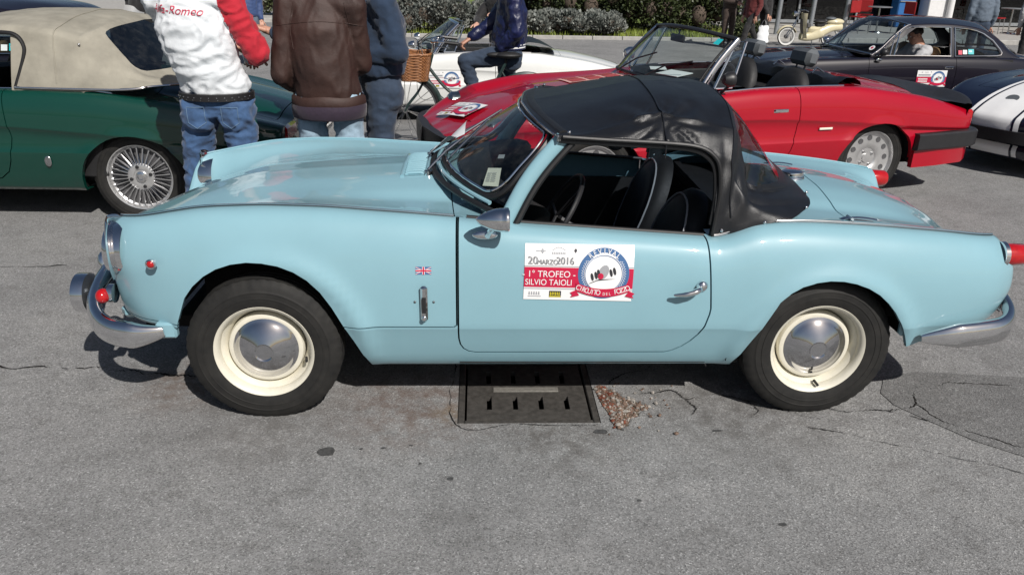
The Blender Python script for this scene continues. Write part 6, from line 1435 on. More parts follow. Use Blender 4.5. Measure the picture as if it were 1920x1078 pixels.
def person(label, loc, face, J, wear, scale=1.0, hair='hair_dark', skin='skin', hands=('relaxed', 'relaxed'), headturn=0.0, headtilt=0.0, bulk=1.0, voxel=.0135, foldamp=(.010, .009), extra=None, group=None, sit=False):
    """J: joints in the person's own space (facing -y, x to the person's left is -x ... mirrored below), metres, ground at z=0"""
    root = empty('person', loc, face); root.scale = (scale,)*3; tag(root, label, 'person', group)
    j = {k: V3(*v) for k, v in J.items()}
    pel, ch, nk, hd = j['pelvis'], j['chest'], j['neck'], j['head']
    B = bulk
    # skin body, one surface
    b = MB(); 
    lerp = lambda a, c, t: a*(1-t)+c*t
    yw = J.get('yaw', (0,))[0] if 'yaw' in J else 0.0
    rings(b, [(pel+V3(0, 0, -.09), .10, .08, 0), (pel+V3(0, 0, 0), .145*B, .10*B, 0), (lerp(pel, ch, .5), .125*B, .095*B, 0), (ch, .150*B, .105*B, 0), (lerp(ch, nk, .6), .13*B, .085*B, 0), (nk, .055, .055, 0)])
    capsule(b, nk, hd+V3(0, .02, -.06), .058, .055)
    for s in ('l', 'r'):
        capsule(b, j['sh'+s], j['el'+s], .046*B, .038); capsule(b, j['el'+s], j['wr'+s], .037, .026)
        capsule(b, j['hip'+s], j['kn'+s], .078*B, .052); capsule(b, j['kn'+s], j['an'+s], .050, .036); capsule(b, lerp(ch, nk, .55), j['sh'+s], .06*B, .05*B)
    V, N, F = fuse(b, .017, 3); V = list(V); F = list(F)
    def join(V2, F2): k = len(V); V.extend(V2); F.extend([[i+k for i in f] for f in F2])
    ca, sa = math.cos(headtilt), math.sin(headtilt); RX = np.array([[1, 0, 0], [0, ca, -sa], [0, sa, ca]]); HR = rotz(headturn) @ RX
    join(HEADV @ HR.T+hd, HEADF)
    for s, hk in (('l', hands[0]), ('r', hands[1])):
        if hk is None: continue
        hv, hf = HANDS[hk]; d = j['wr'+s]-j['el'+s]; d /= np.linalg.norm(d); d2 = j.get('hd'+s); d = (d2-j['wr'+s])/np.linalg.norm(d2-j['wr'+s]) if d2 is not None else d
        up = j.get('up'+s, V3(0, 0, 1)); M = frame(d, up); hv2 = hv.copy()
        if s == 'r': hv2[:, 1] *= -1
        join(hv2 @ M.T+j['wr'+s]+d*.035, hf if s == 'l' else [f[::-1] for f in hf])
    link('body', mesh_from(V, F, 'body', skin), None, root)
    # hair, eyes
    if hair:
        hh = [np.array(p) @ HR.T+hd for p in HAIR.v]; link('hair', mesh_from(hh, HAIR.f, 'hair', hair), None, root)
    ey = MB()
    for s in (-1, 1):
        c = V3(s*.031, -.079, .010) @ HR.T+hd; ey.ell(c, (.0125, .0115, .0095), 10, 6)
    ey.obj('eyes', 'eye', root)
    # trousers
    tm = wear['legs']; t = MB(); rings(t, [(pel+V3(0, 0, -.10), .15*B, .105*B, 0), (pel+V3(0, 0, -.02), .175*B, .122*B, 0), (pel+V3(0, 0, .07), .160*B, .112*B, 0), (pel+V3(0, 0, .10), .155*B, .110*B, 0)])
    for s in ('l', 'r'):
        capsule(t, j['hip'+s]+V3(0, 0, .0), j['kn'+s], .100*B, .072); e = lerp(j['kn'+s], j['an'+s], .93); capsule(t, j['kn'+s], e, .071, .062)
        if not sit: capsule(t, j['hip'+s]+V3(0, .03*B, -.02), j['hip'+s]+V3(0, .03*B, -.06), .098*B, .095*B)
    V2, N2, F2 = fuse(t, voxel, 3); V2 = folds(V2, N2, foldamp[1], (7, 7, 12), 3.1+loc[0]); trousers = link('trousers', mesh_from(V2, F2, 'trousers', tm), None, root)
    # shoes
    for s in ('l', 'r'):
        a = j['an'+s]; to = j.get('to'+s, V3(0, -1, 0)); to = to/np.linalg.norm(to); sm = MB()
        capsule(sm, a+V3(0, 0, -.035)-to*.045, a+V3(0, 0, -.042)+to*.10, .040, .040); capsule(sm, a+V3(0, 0, -.05)+to*.06, a+V3(0, 0, -.055)+to*.16, .042, .034); capsule(sm, a+V3(0, 0, .0), a+V3(0, 0, -.04), .045, .045)
        Vs, Ns, Fs = fuse(sm, .011, 2); zb = a[2]-.085; Vs[:, 2] = np.maximum(Vs[:, 2], zb); link('shoe', mesh_from(Vs, Fs, 'shoe', wear.get('shoe', 'shoe_dark')), None, root)
    # upper garment
    g = MB(); hem = wear.get('hem', .04); puff = wear.get('puff', 1.0)
    rr = [(pel+V3(0, 0, hem), .172*B*puff, .130*B*puff, 0), (pel+V3(0, 0, hem+.05), .178*B*puff, .138*B*puff, 0), (lerp(pel, ch, .45), .170*B*puff, .138*B*puff, 0), (lerp(pel, ch, .8), .182*B*puff, .140*B, 0), (ch+V3(0, 0, .02), .190*B, .138*B, 0), (lerp(ch, nk, .55), .170*B, .115*B, 0), (lerp(ch, nk, .85), .105*B, .082, 0), (nk+V3(0, 0, .015), .068, .066, 0)]
    rings(g, rr)
    for s in ('l', 'r'):
        capsule(g, lerp(ch, nk, .60), j['sh'+s], .085*B, .080*B); capsule(g, j['sh'+s], j['el'+s], .078*B, .060*B*puff); w = lerp(j['el'+s], j['wr'+s], wear.get('sleeve', .97)); capsule(g, j['el'+s], w, .060*B*puff, .044*puff)
    V3_, N3, F3 = fuse(g, voxel, 3); V3_ = folds(V3_, N3, foldamp[0], wear.get('ff', (8, 8, 11)), 1.7+loc[1])
    me = mesh_from(V3_, F3, 'top', wear['top'])
    if 'sleeve_mat' in wear:
        me.materials.append(MATS[wear['sleeve_mat']]); cen = [np.mean([V3_[i] for i in f], 0) for f in F3]
        for p, c in zip(me.polygons, cen): p.material_index = 1 if wear['split'](c, j) else 0
    topo = link(wear.get('name', 'jacket'), me, None, root)
    if extra: extra(root, j, V3_, topo, trousers)
    return root
def stand(h=1.75, spread=.11, lean=(0, 0), arms='down', face_y=-1):
    k = h/1.75; L = lambda x, y, z: (x*k, y*k, z*k); lx, ly = lean
    J = dict(pelvis=L(0, 0, .96), chest=L(lx*.6, ly*.6, 1.28), neck=L(lx, ly, 1.47), head=L(lx*1.1, ly*1.1-.02, 1.62))
    for s, q in (('l', 1), ('r', -1)):
        J['sh'+s] = L(lx*.95+q*.185, ly*.95, 1.415); J['el'+s] = L(lx*.8+q*.235, ly*.7+.04, 1.12); J['wr'+s] = L(lx*.6+q*.235, ly*.5-.06, .87)
        J['hip'+s] = L(q*.095, 0, .90); J['kn'+s] = L(q*spread, -.02, .49); J['an'+s] = L(q*(spread+.01), .01, .085); J['to'+s] = (q*.15, -1, 0)
    return J
# facing: person space faces -y; root rotation 'face' turns it. Backs to the camera use face=pi.
def white_shirt():
    # seen from behind, leaning to the left of the picture; space is rotated by pi, so picture-left is +x here
    J = stand(1.78, .14); 
    J.update(pelvis=(.0, 0, .93), chest=(.075, .02, 1.25), neck=(.115, .0, 1.50), head=(.13, -.05, 1.66), shr=(-.10, .0, 1.44), elr=(-.245, .02, 1.165), wrr=(-.16, -.22, 1.11), shl=(.27, -.03, 1.43), ell=(.24, -.26, 1.20), wrl=(.05, -.38, 1.16), hipl=(.10, 0, .88), hipr=(-.10, 0, .88), knl=(.17, -.03, .49), knr=(-.11, 0, .48), anl=(.22, 0, .085), anr=(-.12, .02, .085))
    def split(c, j):
        # raglan sleeves and shoulders in red
        s = -1
        if c[0] < -.085 and c[2] > .98+.9*max(0, -.085-c[0])*0: 
            return c[0] < -.10-.30*(1.34-c[2]) if c[2] < 1.34 else c[0] < -.10+(c[2]-1.34)*.35
        return c[1] < -.16 and c[0] > .12 or c[2] > 1.49
    def extra(root, j, V, topo, tr):
        p = j['pelvis']; bl = MB(); pts = [(p[0]+.192*math.cos(t), p[1]+.142*math.sin(t), p[2]+.012+.004*math.sin(2*t)) for t in np.linspace(0, 2*math.pi, 40, endpoint=False)]
        b = MB(); n = 8; sec = [(0, -.019), (.004, -.019), (.004, .019), (0, .019)]
        rows = [[(p[0]+(.196+o)*math.cos(t), p[1]+(.147+o)*math.sin(t), p[2]+.006+z) for o, z in ((-.01, -.020), (.005, -.018), (.005, .018), (-.01, .020))] for t in np.linspace(0, 2*math.pi, 49)]
        bo = b.grid(np.array(rows)).obj('belt', 'belt_leather', root, 40)
        st = MB()
        for t in np.linspace(R(20), R(160), 13): st.ell((p[0]+.2025*math.cos(t), p[1]+.1535*math.sin(t), p[2]+.008), (.0035, .0035, .0035), 6, 4)
        for t in np.linspace(R(25), R(155), 11): st.ell((p[0]+.2025*math.cos(t), p[1]+.1535*math.sin(t), p[2]-.004), (.0025, .0025, .0025), 6, 4)
        st.obj('belt_studs', 'chrome', bo)
        # embroidered lettering across the shoulder blades
        from mathutils.bvhtree import BVHTree
        me = topo.data; bv = BVHTree.FromPolygons([v.co for v in me.vertices], [list(q.vertices) for q in me.polygons])
        lt = MB(); Vt, Ft = text_geo('Alfa-Romeo', .062); out = []
        for a, c in Vt:
            x = .125-(a*.95+c*.35); z = 1.385+c*.95-.10*(a+.15)*-1*-.5
            h = bv.ray_cast(Vector((x, 1.0, z)), Vector((0, -1, 0))); out.append((x, (h[0].y if h[0] else .14)+.0025, z))
        lt.add(out, Ft); lt.obj('shirt_lettering', 'print_red', topo, 0)
        # rear pockets and seams of the jeans
        pk = MB()
        bt = BVHTree.FromPolygons([v.co for v in tr.data.vertices], [list(q.vertices) for q in tr.data.polygons])
        for sx in (-1, 1):
            o = [(sx*.045, .885), (sx*.135, .885), (sx*.135, .80), (sx*.09, .77), (sx*.045, .80), (sx*.045, .885)]; pts = []
            for (a, z), (a2, z2) in zip(o[:-1], o[1:]):
                for t in np.linspace(0, 1, 6):
                    x, zz = a+(a2-a)*t, z+(z2-z)*t; h = bt.ray_cast(Vector((p[0]+x, 1, zz)), Vector((0, -1, 0)))
                    if h[0]: pts.append((p[0]+x, h[0].y+.002, zz))
            if len(pts) > 4: pk.tube(pts, .0022, 6)
        pk.obj('pocket_seams', 'denim_seam', tr)
    person('man seen from behind in white and red shirt, studded belt and blue jeans', (-1.69, 1.15, 0), math.pi, J, dict(top='shirt_white', legs='denim', sleeve_mat='shirt_red', split=split, hem=.022, puff=1.02, sleeve=.90, name='shirt', ff=(8, 8, 12)), 1.0, 'hair_grey', headturn=.2, hands=('relaxed', 'relaxed'), voxel=.0095, foldamp=(.018, .014), extra=extra)
cloth('denim_seam', (.10, .17, .27), var=.3)
simple('belt_leather', (.012, .011, .012), .45, var=.15)
def brown_jacket():
    J = stand(1.76, .11)
    J.update(pelvis=(.0, 0, .90), chest=(.03, .02, 1.27), neck=(.02, -.01, 1.49), head=(.0, -.06, 1.64), shl=(.185, .02, 1.40), ell=(.245, .05, 1.04), wrl=(.17, -.14, .93), shr=(-.165, .02, 1.40), elr=(-.18, -.06, 1.09), wrr=(-.07, -.26, 1.02))
    def extra(root, j, V, topo, tr):
        p = j['pelvis']; rows = [[(p[0]+(.208*o)*math.cos(t), p[1]+(.164*o)*math.sin(t), p[2]-.06+z) for o, z in ((.94, -.045), (1.0, -.035), (1.02, .02), (.98, .06))] for t in np.linspace(0, 2*math.pi, 41)]
        MB().grid(np.array(rows)).obj('pullover_hem', 'cloth_plum', root, 60)
        rows = [[(p[0]+(.210*o)*math.cos(t), p[1]+(.166*o)*math.sin(t), p[2]-.004+z+.004*math.sin(5*t)) for o, z in ((.95, -.040), (.985, -.036), (1.0, -.01), (.985, .018), (.93, .03))] for t in np.linspace(0, 2*math.pi, 41)]
        MB().grid(np.array(rows)).obj('jacket_band', 'leather_brown', topo, 60)
        from mathutils.bvhtree import BVHTree
        bv = BVHTree.FromPolygons([v.co for v in topo.data.vertices], [list(q.vertices) for q in topo.data.polygons]); sm = MB()
        for line in ([(-.22, 1.30), (0, 1.325), (.24, 1.30)], [(-.13, 1.42), (-.145, 1.30), (-.135, 1.18)], [(.14, 1.42), (.165, 1.30), (.155, 1.18)]):
            pts = []
            for a, z in catmull(line, 14):
                h = bv.ray_cast(Vector((a, 1, z)), Vector((0, -1, 0)))
                if h[0]: pts.append((a, h[0].y+.0008, z))
            if len(pts) > 6: sm.tube(pts, .0022, 6)
        sm.obj('jacket_seam', 'leather_brown', topo)
    person('man seen from behind in brown leather blouson and pale jeans', (-1.105, 1.28, 0), math.pi, J, dict(top='leather_brown', legs='denim_pale', hem=.0, puff=1.12, name='jacket', ff=(9, 9, 5)), 1.0, 'hair_grey', bulk=.92, voxel=.0095, foldamp=(.010, .010), extra=extra)
brown_jacket()
white_shirt()
def blue_sweater():
    # side-on, facing picture-left and slightly away
    J = stand(1.76, .09)
    # person space: faces -y; rotated so that -y points to picture left
    J.update(chest=(0, .02, 1.27), neck=(0, -.02, 1.48), head=(0, -.07, 1.63), shr=(-.17, .02, 1.40), elr=(-.24, -.40, 1.13), wrr=(-.285, -.64, 1.205), shl=(.18, .02, 1.40), ell=(.22, .09, 1.13), wrl=(.13, -.12, 1.11))
    person('man in navy sweater and dark jeans with one forearm raised', (-.86, 1.72, 0), R(-80), J, dict(top='knit_navy', legs='denim_dark', hem=.02, puff=1.10, sleeve=.86, name='sweater'), 1.0, 'hair_dark', bulk=1.04, hands=('grip', 'point'), voxel=.0125, foldamp=(.011, .009))
blue_sweater()
# ------------------------------------------------------------------ dark coupe
simple('seat_tan', (.30, .17, .085), .6, var=.12); simple('print_green', (.02, .28, .18), .5, var=.05)
def link_side(s, sg, par):
    d = Surf(); d.P = [p*np.array([1, sg, 1]) for p in s.P]; d.N = [p*np.array([1, sg, 1]) for p in s.N]; d.F = [q if sg > 0 else q[::-1] for q in s.F]
    return d.obj('quarter_window', 'glass_tint', par)
def coupe():
    px, py, a = 5.08, 7.5, .045
    root = empty('coupe', (px, py, gz(7.3)), a); tag(root, 'dark purple-navy coupe with chrome window trim and a man at the wheel', 'car')
    PB = 'paint_navy'
    W = pch([-1.96, -1.85, -1.65, -1.3, -.5, .6, 1.2, 1.7, 2.0, 2.10], [.55, .67, .73, .775, .785, .785, .775, .735, .67, .60])
    zs = pch([-1.96, -1.8, -1.4, -.6, 0, .6, 1.3, 1.8, 2.10], [.70, .77, .825, .85, .862, .868, .862, .835, .80]); ys = pch([-1.96, -1.7, -1.2, 0, 1.2, 2.1], [.50, .63, .68, .705, .69, .54])
    def sec(x):
        w, s, q = float(W(x)), float(zs(x)), float(ys(x)); k = .60
        low = [(.6, .21), (w-.08, .215), (w-.06, .24), (w-.035, .32), (w-.012, .45), (w-.002, .55), (w, .585), (w-.0, k)]
        return np.array(low+[(q+(w-q)*max(0, math.cos(t))**(2/2.4), k+(s-k)*math.sin(t)**(2/2.4)) for t in np.linspace(0, math.pi/2, 18)[1:]])
    S = dict(xs=np.concatenate([np.linspace(-1.96, -1.4, 20)[:-1], np.linspace(-1.4, 1.5, 80)[:-1], np.linspace(1.5, 2.10, 16)]), W=W, zs=zs, ys=ys, sec=sec, xe=pch([.2, .4, .6, .8], [-1.88, -1.95, -1.96, -1.90]), xr=pch([.2, .45, .65, .85], [1.95, 2.07, 2.10, 2.06]), arch=[(-1.175, .25, .355, .345), (1.175, .25, .345, .33)], cf=(-1.95, -.3, .55), cr=(2.08, -.3, .6),
             low=[[(-2.4, -.1), (-1.2, -.1), (-1.2, .24), (-2.4, .30)], [(1.2, -.1), (2.4, -.1), (2.4, .32), (1.2, .25)]], door=[(-.50, 1.2), (-.51, .6), (-.50, .38), (-.47, .31), (-.42, .28), (.40, .28), (.52, .30), (.58, .36), (.63, .5), (.64, .7), (.62, 1.2)],
             xf=-.30, zcf=pch([-1.96, -1.8, -1.4, -.9, -.3], [.72, .79, .84, .875, .90]), dvf=pch([-1.96, -1, -.3], [.004, .01, .004]), cockpit=[(-.5, -.55), (-.5, .55), (.2, .6), (.2, -.6)], bonnet=[(-.68, -.5), (-.70, 0), (-.68, .5), (-.74, .60), (-1.85, .45), (-1.85, -.45), (-.74, -.60)],
             xd=1.2, zcr=pch([1.2, 1.5, 1.8, 2.1], [.92, .905, .875, .83]), dvr=pch([1.2, 2.1], [.002, .002]), boot=[(1.76, -.5), (1.76, .5), (2.05, .48), (2.05, -.48)])
    shell(root, S, PB)
    L = lambda *p: V3(*p)
    st = [(L(-.50, -.715, .855), L(-.46, -.695, .875), L(-.62, 0, .905)), (L(-.42, -.72, .857), L(-.33, -.675, .965), L(-.49, 0, 1.005)), (L(-.30, -.72, .858), L(-.18, -.63, 1.10), L(-.32, 0, 1.15)), (L(-.15, -.72, .860), L(-.03, -.59, 1.21), L(-.16, 0, 1.255)), (L(.0, -.72, .862), L(.07, -.575, 1.238), L(-.04, 0, 1.288)),
          (L(.3, -.72, .864), L(.32, -.565, 1.252), L(.30, 0, 1.315)), (L(.65, -.72, .866), L(.66, -.565, 1.245), L(.66, 0, 1.312)), (L(.95, -.715, .866), L(.96, -.565, 1.205), L(.98, 0, 1.285)), (L(1.15, -.71, .864), L(1.12, -.568, 1.150), L(1.18, 0, 1.240)), (L(1.30, -.70, .864), L(1.25, -.585, 1.07), L(1.36, 0, 1.13)), (L(1.42, -.69, .862), L(1.38, -.61, .965), L(1.55, 0, 1.01)), (L(1.52, -.68, .860), L(1.50, -.625, .885), L(1.72, 0, .915))]
    # densify stations with splines
    n = len(st); K = 5
    A, Sx, E = [catmull([q[i] for q in st], K) for i in range(3)]
    rows = []
    for a_, s_, e_ in zip(A, Sx, E):
        D = s_*.42+e_*.58; D[2] = s_[2]+(e_[2]-s_[2])*.85; D[0] = s_[0]+(e_[0]-s_[0])*.80; D[1] = s_[1]*.5
        rows.append(np.concatenate([catmull([a_, (a_+s_)/2+V3(0, -.012, 0), s_], 8)[:-1], catmull([s_, D, e_], 8)]))
    GR = np.array(rows); m_ = GR.shape[1]-1; cS = 16
    top = Surf().grid(GR, uv=True)
    if top.N[30*GR.shape[1]+GR.shape[1]-2][2] < 0: top = Surf().grid(GR, flip=True, uv=True)
    near = lambda c: c[1] < -.54
    fw = [(-.40, .885), (.555, .885), (.560, .90), (.560, 1.21), (.10, 1.212), (.04, 1.205), (-.02, 1.185), (-.36, .91)]
    qw = [(.625, .885), (1.18, .895), (1.225, .905), (1.235, .925), (1.215, .96), (1.12, 1.065), (1.00, 1.140), (.90, 1.175), (.80, 1.193), (.625, 1.205)]
    g1 = top.cut(fw, sel=near, key='w'); g2 = top.cut(qw, sel=near, key='w')
    scr = top.cut([(1.0, cS+2.2), (1.0, m_+1), (4*K-1.5, m_+1), (4*K-1.5, cS+2.5), (4*K-2.3, cS+1.3), (4*K-4, cS+.9), (3.5, cS+1.0), (1.8, cS+1.3)], ax=(3, 4), key='w')
    rw = top.cut([(8*K+1.0, cS+2.5), (8*K+1.0, m_+1), (10.6*K, m_+1), (10.6*K, cS+2.0), (10.3*K, cS+1.2), (8*K+3, cS+1.2)], ax=(3, 4), key='w')
    top.compact()
    for q in (g1, g2, scr, rw): q.compact()
    top.flange('w', (0, .02, -.004))
    ro = top.obj('roof', PB, root, True)
    scr.obj('windscreen', 'glass_tint', ro, True); rw.obj('rear_window', 'glass_tint', ro, True); [link_side(g2, sg, ro) for sg in (1, -1)]
    yat = lambda z: -.728+(z-.865)/.375*.150
    P3 = lambda p, sg: [(x, yat(z)*sg*1.0-.004*sg, z) for x, z in p]
    def close(p, n=5): return catmull(p+[p[0]], 1)
    for sg in (1, -1):
        for pl in (grow(fw, .006), grow(qw, .006)): MB().tube(P3([tuple(q) for q in pl], sg), .0085, 8, closed=True).obj('window_trim', 'chrome', ro)
        v = MB(); v.tube(P3([(-.145, 1.09), (-.155, 1.13), (-.165, 1.12), (-.235, .89)][::1], sg), .008, 6); v.tube(P3([(-.10, 1.155), (-.185, .885)], sg), .009, 6); v.obj('vent_frame', 'chrome', ro)
        MB().add(P3([(-.37, .90), (-.185, .89), (-.10, 1.15)], sg), [[0, 1, 2]]).obj('vent_window', 'glass_tint', ro, 0)
        strip([tuple(V3(*p)*V3(1, sg, 1)+V3(-.002, 0, .006)) for p in GR[:4*K, cS]], 'chrome', ro, 'pillar_trim', .010)
        hd = MB(); hd.box((.545, -.778*sg, .745), (.12, .016, .030), bev=.006); hd.box((.51, -.790*sg, .748), (.05, .014, .020), bev=.004); hd.obj('door_handle', 'chrome', root)
        mi = MB(); mi.ell((-.36, -.80*sg, .93), (.05, .055, .045)); mi.tube([(-.36, -.79*sg, .90), (-.38, -.74*sg, .855)], .010); mi.obj('door_mirror', 'plastic_black' if sg > 0 else 'chrome', root)
        MB().ell((-.40, -.785*sg, .835), (.04, .01, .02)).obj('mirror_foot', 'chrome', root)
        for yy in (.36, .58): MB().lathe([(0, -.03), (.05, -.025), (.07, 0), (.075, .03)], axis='x', n=20, c=(-1.955, -yy*sg, .66)).obj('headlight', 'clear_lens', root)
        MB().box((2.07, -.50*sg, .68), (.06, .16, .16), bev=.02).obj('tail_lamp', 'red_lens', root)
        sweep(b := MB(), catmull([(-1.65, -.77*sg, .46), (-1.85, -.72*sg, .46), (-2.0, -.55*sg, .46), (-2.04, 0, .46)], 5), oval(.028, .045, 10)); b.obj('front_bumper', 'chrome', root)
        sweep(b := MB(), catmull([(1.7, -.76*sg, .47), (1.95, -.72*sg, .47), (2.12, -.55*sg, .47), (2.16, 0, .47)], 5), oval(.028, .045, 10)); b.obj('rear_bumper', 'chrome', root)
    # front trim of the screen, wipers, stickers
    MB().tube([tuple(p*V3(1, sg, 1)+V3(-.004, 0, .004)) for sg, ps in ((1, GR[1, cS+1:]), (-1, GR[1, cS+1:][::-1])) for p in ps], .008, 6).obj('screen_trim', 'chrome', ro)
    MB().tube([tuple(p*V3(1, sg, 1)+V3(-.004, 0, .004)) for sg, ps in ((1, GR[4*K-1, cS+1:]), (-1, GR[4*K-1, cS+1:][::-1])) for p in ps], .008, 6).obj('screen_trim', 'chrome', ro)
    for y0 in (-.40, .15): strip([(-.70, y0, .905), (-.60, y0+.16, .945), (-.545, y0+.40, .985)], 'plastic_black', root, 'wiper', .007, 6)
    sk = MB().lathe([(.0, .0), (.038, .0)], axis='x', n=20); 
    c = GR[4, cS+3]; 
    sd = MB(); nrm = V3(-.62, -.25, .74); M = frame(V3(.25, -.95, -.1), nrm); sd.add([c+nrm*.008+M @ V3(.038*math.cos(t), .038*math.sin(t), 0) for t in np.linspace(0, 2*math.pi, 20, endpoint=False)], [list(range(20))]); s_ = sd.obj('round_sticker', 'paper', ro, 0)
    sd = MB(); sd.add([c+nrm*.010+M @ V3(.018*math.cos(t), .018*math.sin(t), 0) for t in np.linspace(0, 2*math.pi, 16, endpoint=False)], [list(range(16))]); sd.obj('sticker_print', 'print_red', ro, 0)
    for x0, w_, h_, mt, zz in ((.66, .05, .05, 'print_red', .90), (.72, .055, .05, 'paper', .905), (.79, .075, .06, 'print_teal', .905), (.80, .04, .02, 'paper', .93)):
        MB().add([(x, yat(z)-.010, z) for x, z in ((x0, zz), (x0+w_, zz), (x0+w_, zz+h_), (x0, zz+h_))], [[0, 1, 2, 3]]).obj('window_sticker', mt, ro, 0)
    def f(u, v, h): return (.13+u, -.792-h, .515+v)
    rally_plate(root, f, .39, .20, False)
    tub = MB(); tub.box((.5, 0, .30), (2.0, 1.35, .02)); tub.box((-.42, 0, .6), (.04, 1.3, .5)); tub.box((1.35, 0, .6), (.04, 1.3, .5)); tub.obj('cockpit', 'interior_black', root, 0)
    for sg in (-1, 1): MB().box((.5, .72*sg, .58), (1.8, .03, .52)).obj('door_card', 'interior_black', root, 0)
    MB().grid(np.array([[(-.55+dx, .66*s, .885+dz) for dx, dz in ((0, 0), (.15, .01), (.25, -.005), (.27, -.15))] for s in np.linspace(-1, 1, 13)])).obj('dashboard', 'interior_black', root)
    for yy in (-.34, .34): interior_seat(root, .42, yy, .32, .48, .50, False, .30, 'seat_tan')
    MB().box((1.18, 0, .62), (.18, 1.15, .34), Matrix.Rotation(.3, 3, 'Y'), bev=.05).obj('rear_seat', 'seat_tan', root)
    sw = MB(); cw = V3(-.08, -.34, .86); q = Vector((.8, 0, -.45)).normalized().to_track_quat('Z', 'Y').to_matrix(); sw.tube([cw+np.array(q @ Vector((.19*math.cos(t), .19*math.sin(t), 0))) for t in np.linspace(0, 2*math.pi, 30, endpoint=False)], .012, 8, closed=True)
    for t in (0.4, 2.7, 4.7): sw.tube([cw, cw+np.array(q @ Vector((.19*math.cos(t), .19*math.sin(t), 0)))], .010, 6)
    sw.tube([cw, cw+V3(-.28, 0, -.10)], .015, 6); sw.obj('steering_wheel', 'plastic_black', root)
    rm = MB(); rm.box((-.02, -.05, 1.205), (.02, .20, .055), bev=.006); rm.tube([(-.02, 0, 1.22), (-.06, 0, 1.27)], .006); rm.obj('rear_view_mirror', 'plastic_black', root)
    wheel_set(root, [(-1.175, -.65, 0, .3), (1.175, -.63, 0, .1), (-1.175, .65, math.pi, .8), (1.175, .63, math.pi, .5)], SPT, SPL, .302)
    return root, px, py, a
cp_root, cpx, cpy, cpa = coupe()
def coupe_driver():
    J = stand(1.74); J.update(pelvis=(0, .0, .12), chest=(0, .06, .43), neck=(0, .04, .625), head=(0, -.035, .755), shl=(.18, .05, .565), shr=(-.18, .05, .565), ell=(.25, -.16, .38), elr=(-.25, -.16, .38), wrl=(.15, -.36, .46), wrr=(-.15, -.36, .46), hipl=(.10, -.02, .11), hipr=(-.10, -.02, .11), knl=(.14, -.43, .22), knr=(-.14, -.43, .22), anl=(.12, -.66, -.08), anr=(-.12, -.66, -.08))
    # seat base about 0.45 above the ground inside the car; nose of the car is -x
    c, s = math.cos(cpa), math.sin(cpa); lx, ly = .30, -.34
    person('man in grey sweater looking down at the wheel of the dark coupe', (cpx+c*lx-s*ly, cpy+s*lx+c*ly, gz(7.3)+.37), cpa-math.pi/2, J, dict(top='knit_grey', legs='denim_dark', hem=.03, name='sweater'), .97, 'hair_dark', hands=('grip', 'grip'), headtilt=.42, voxel=.014, sit=True)
coupe_driver()
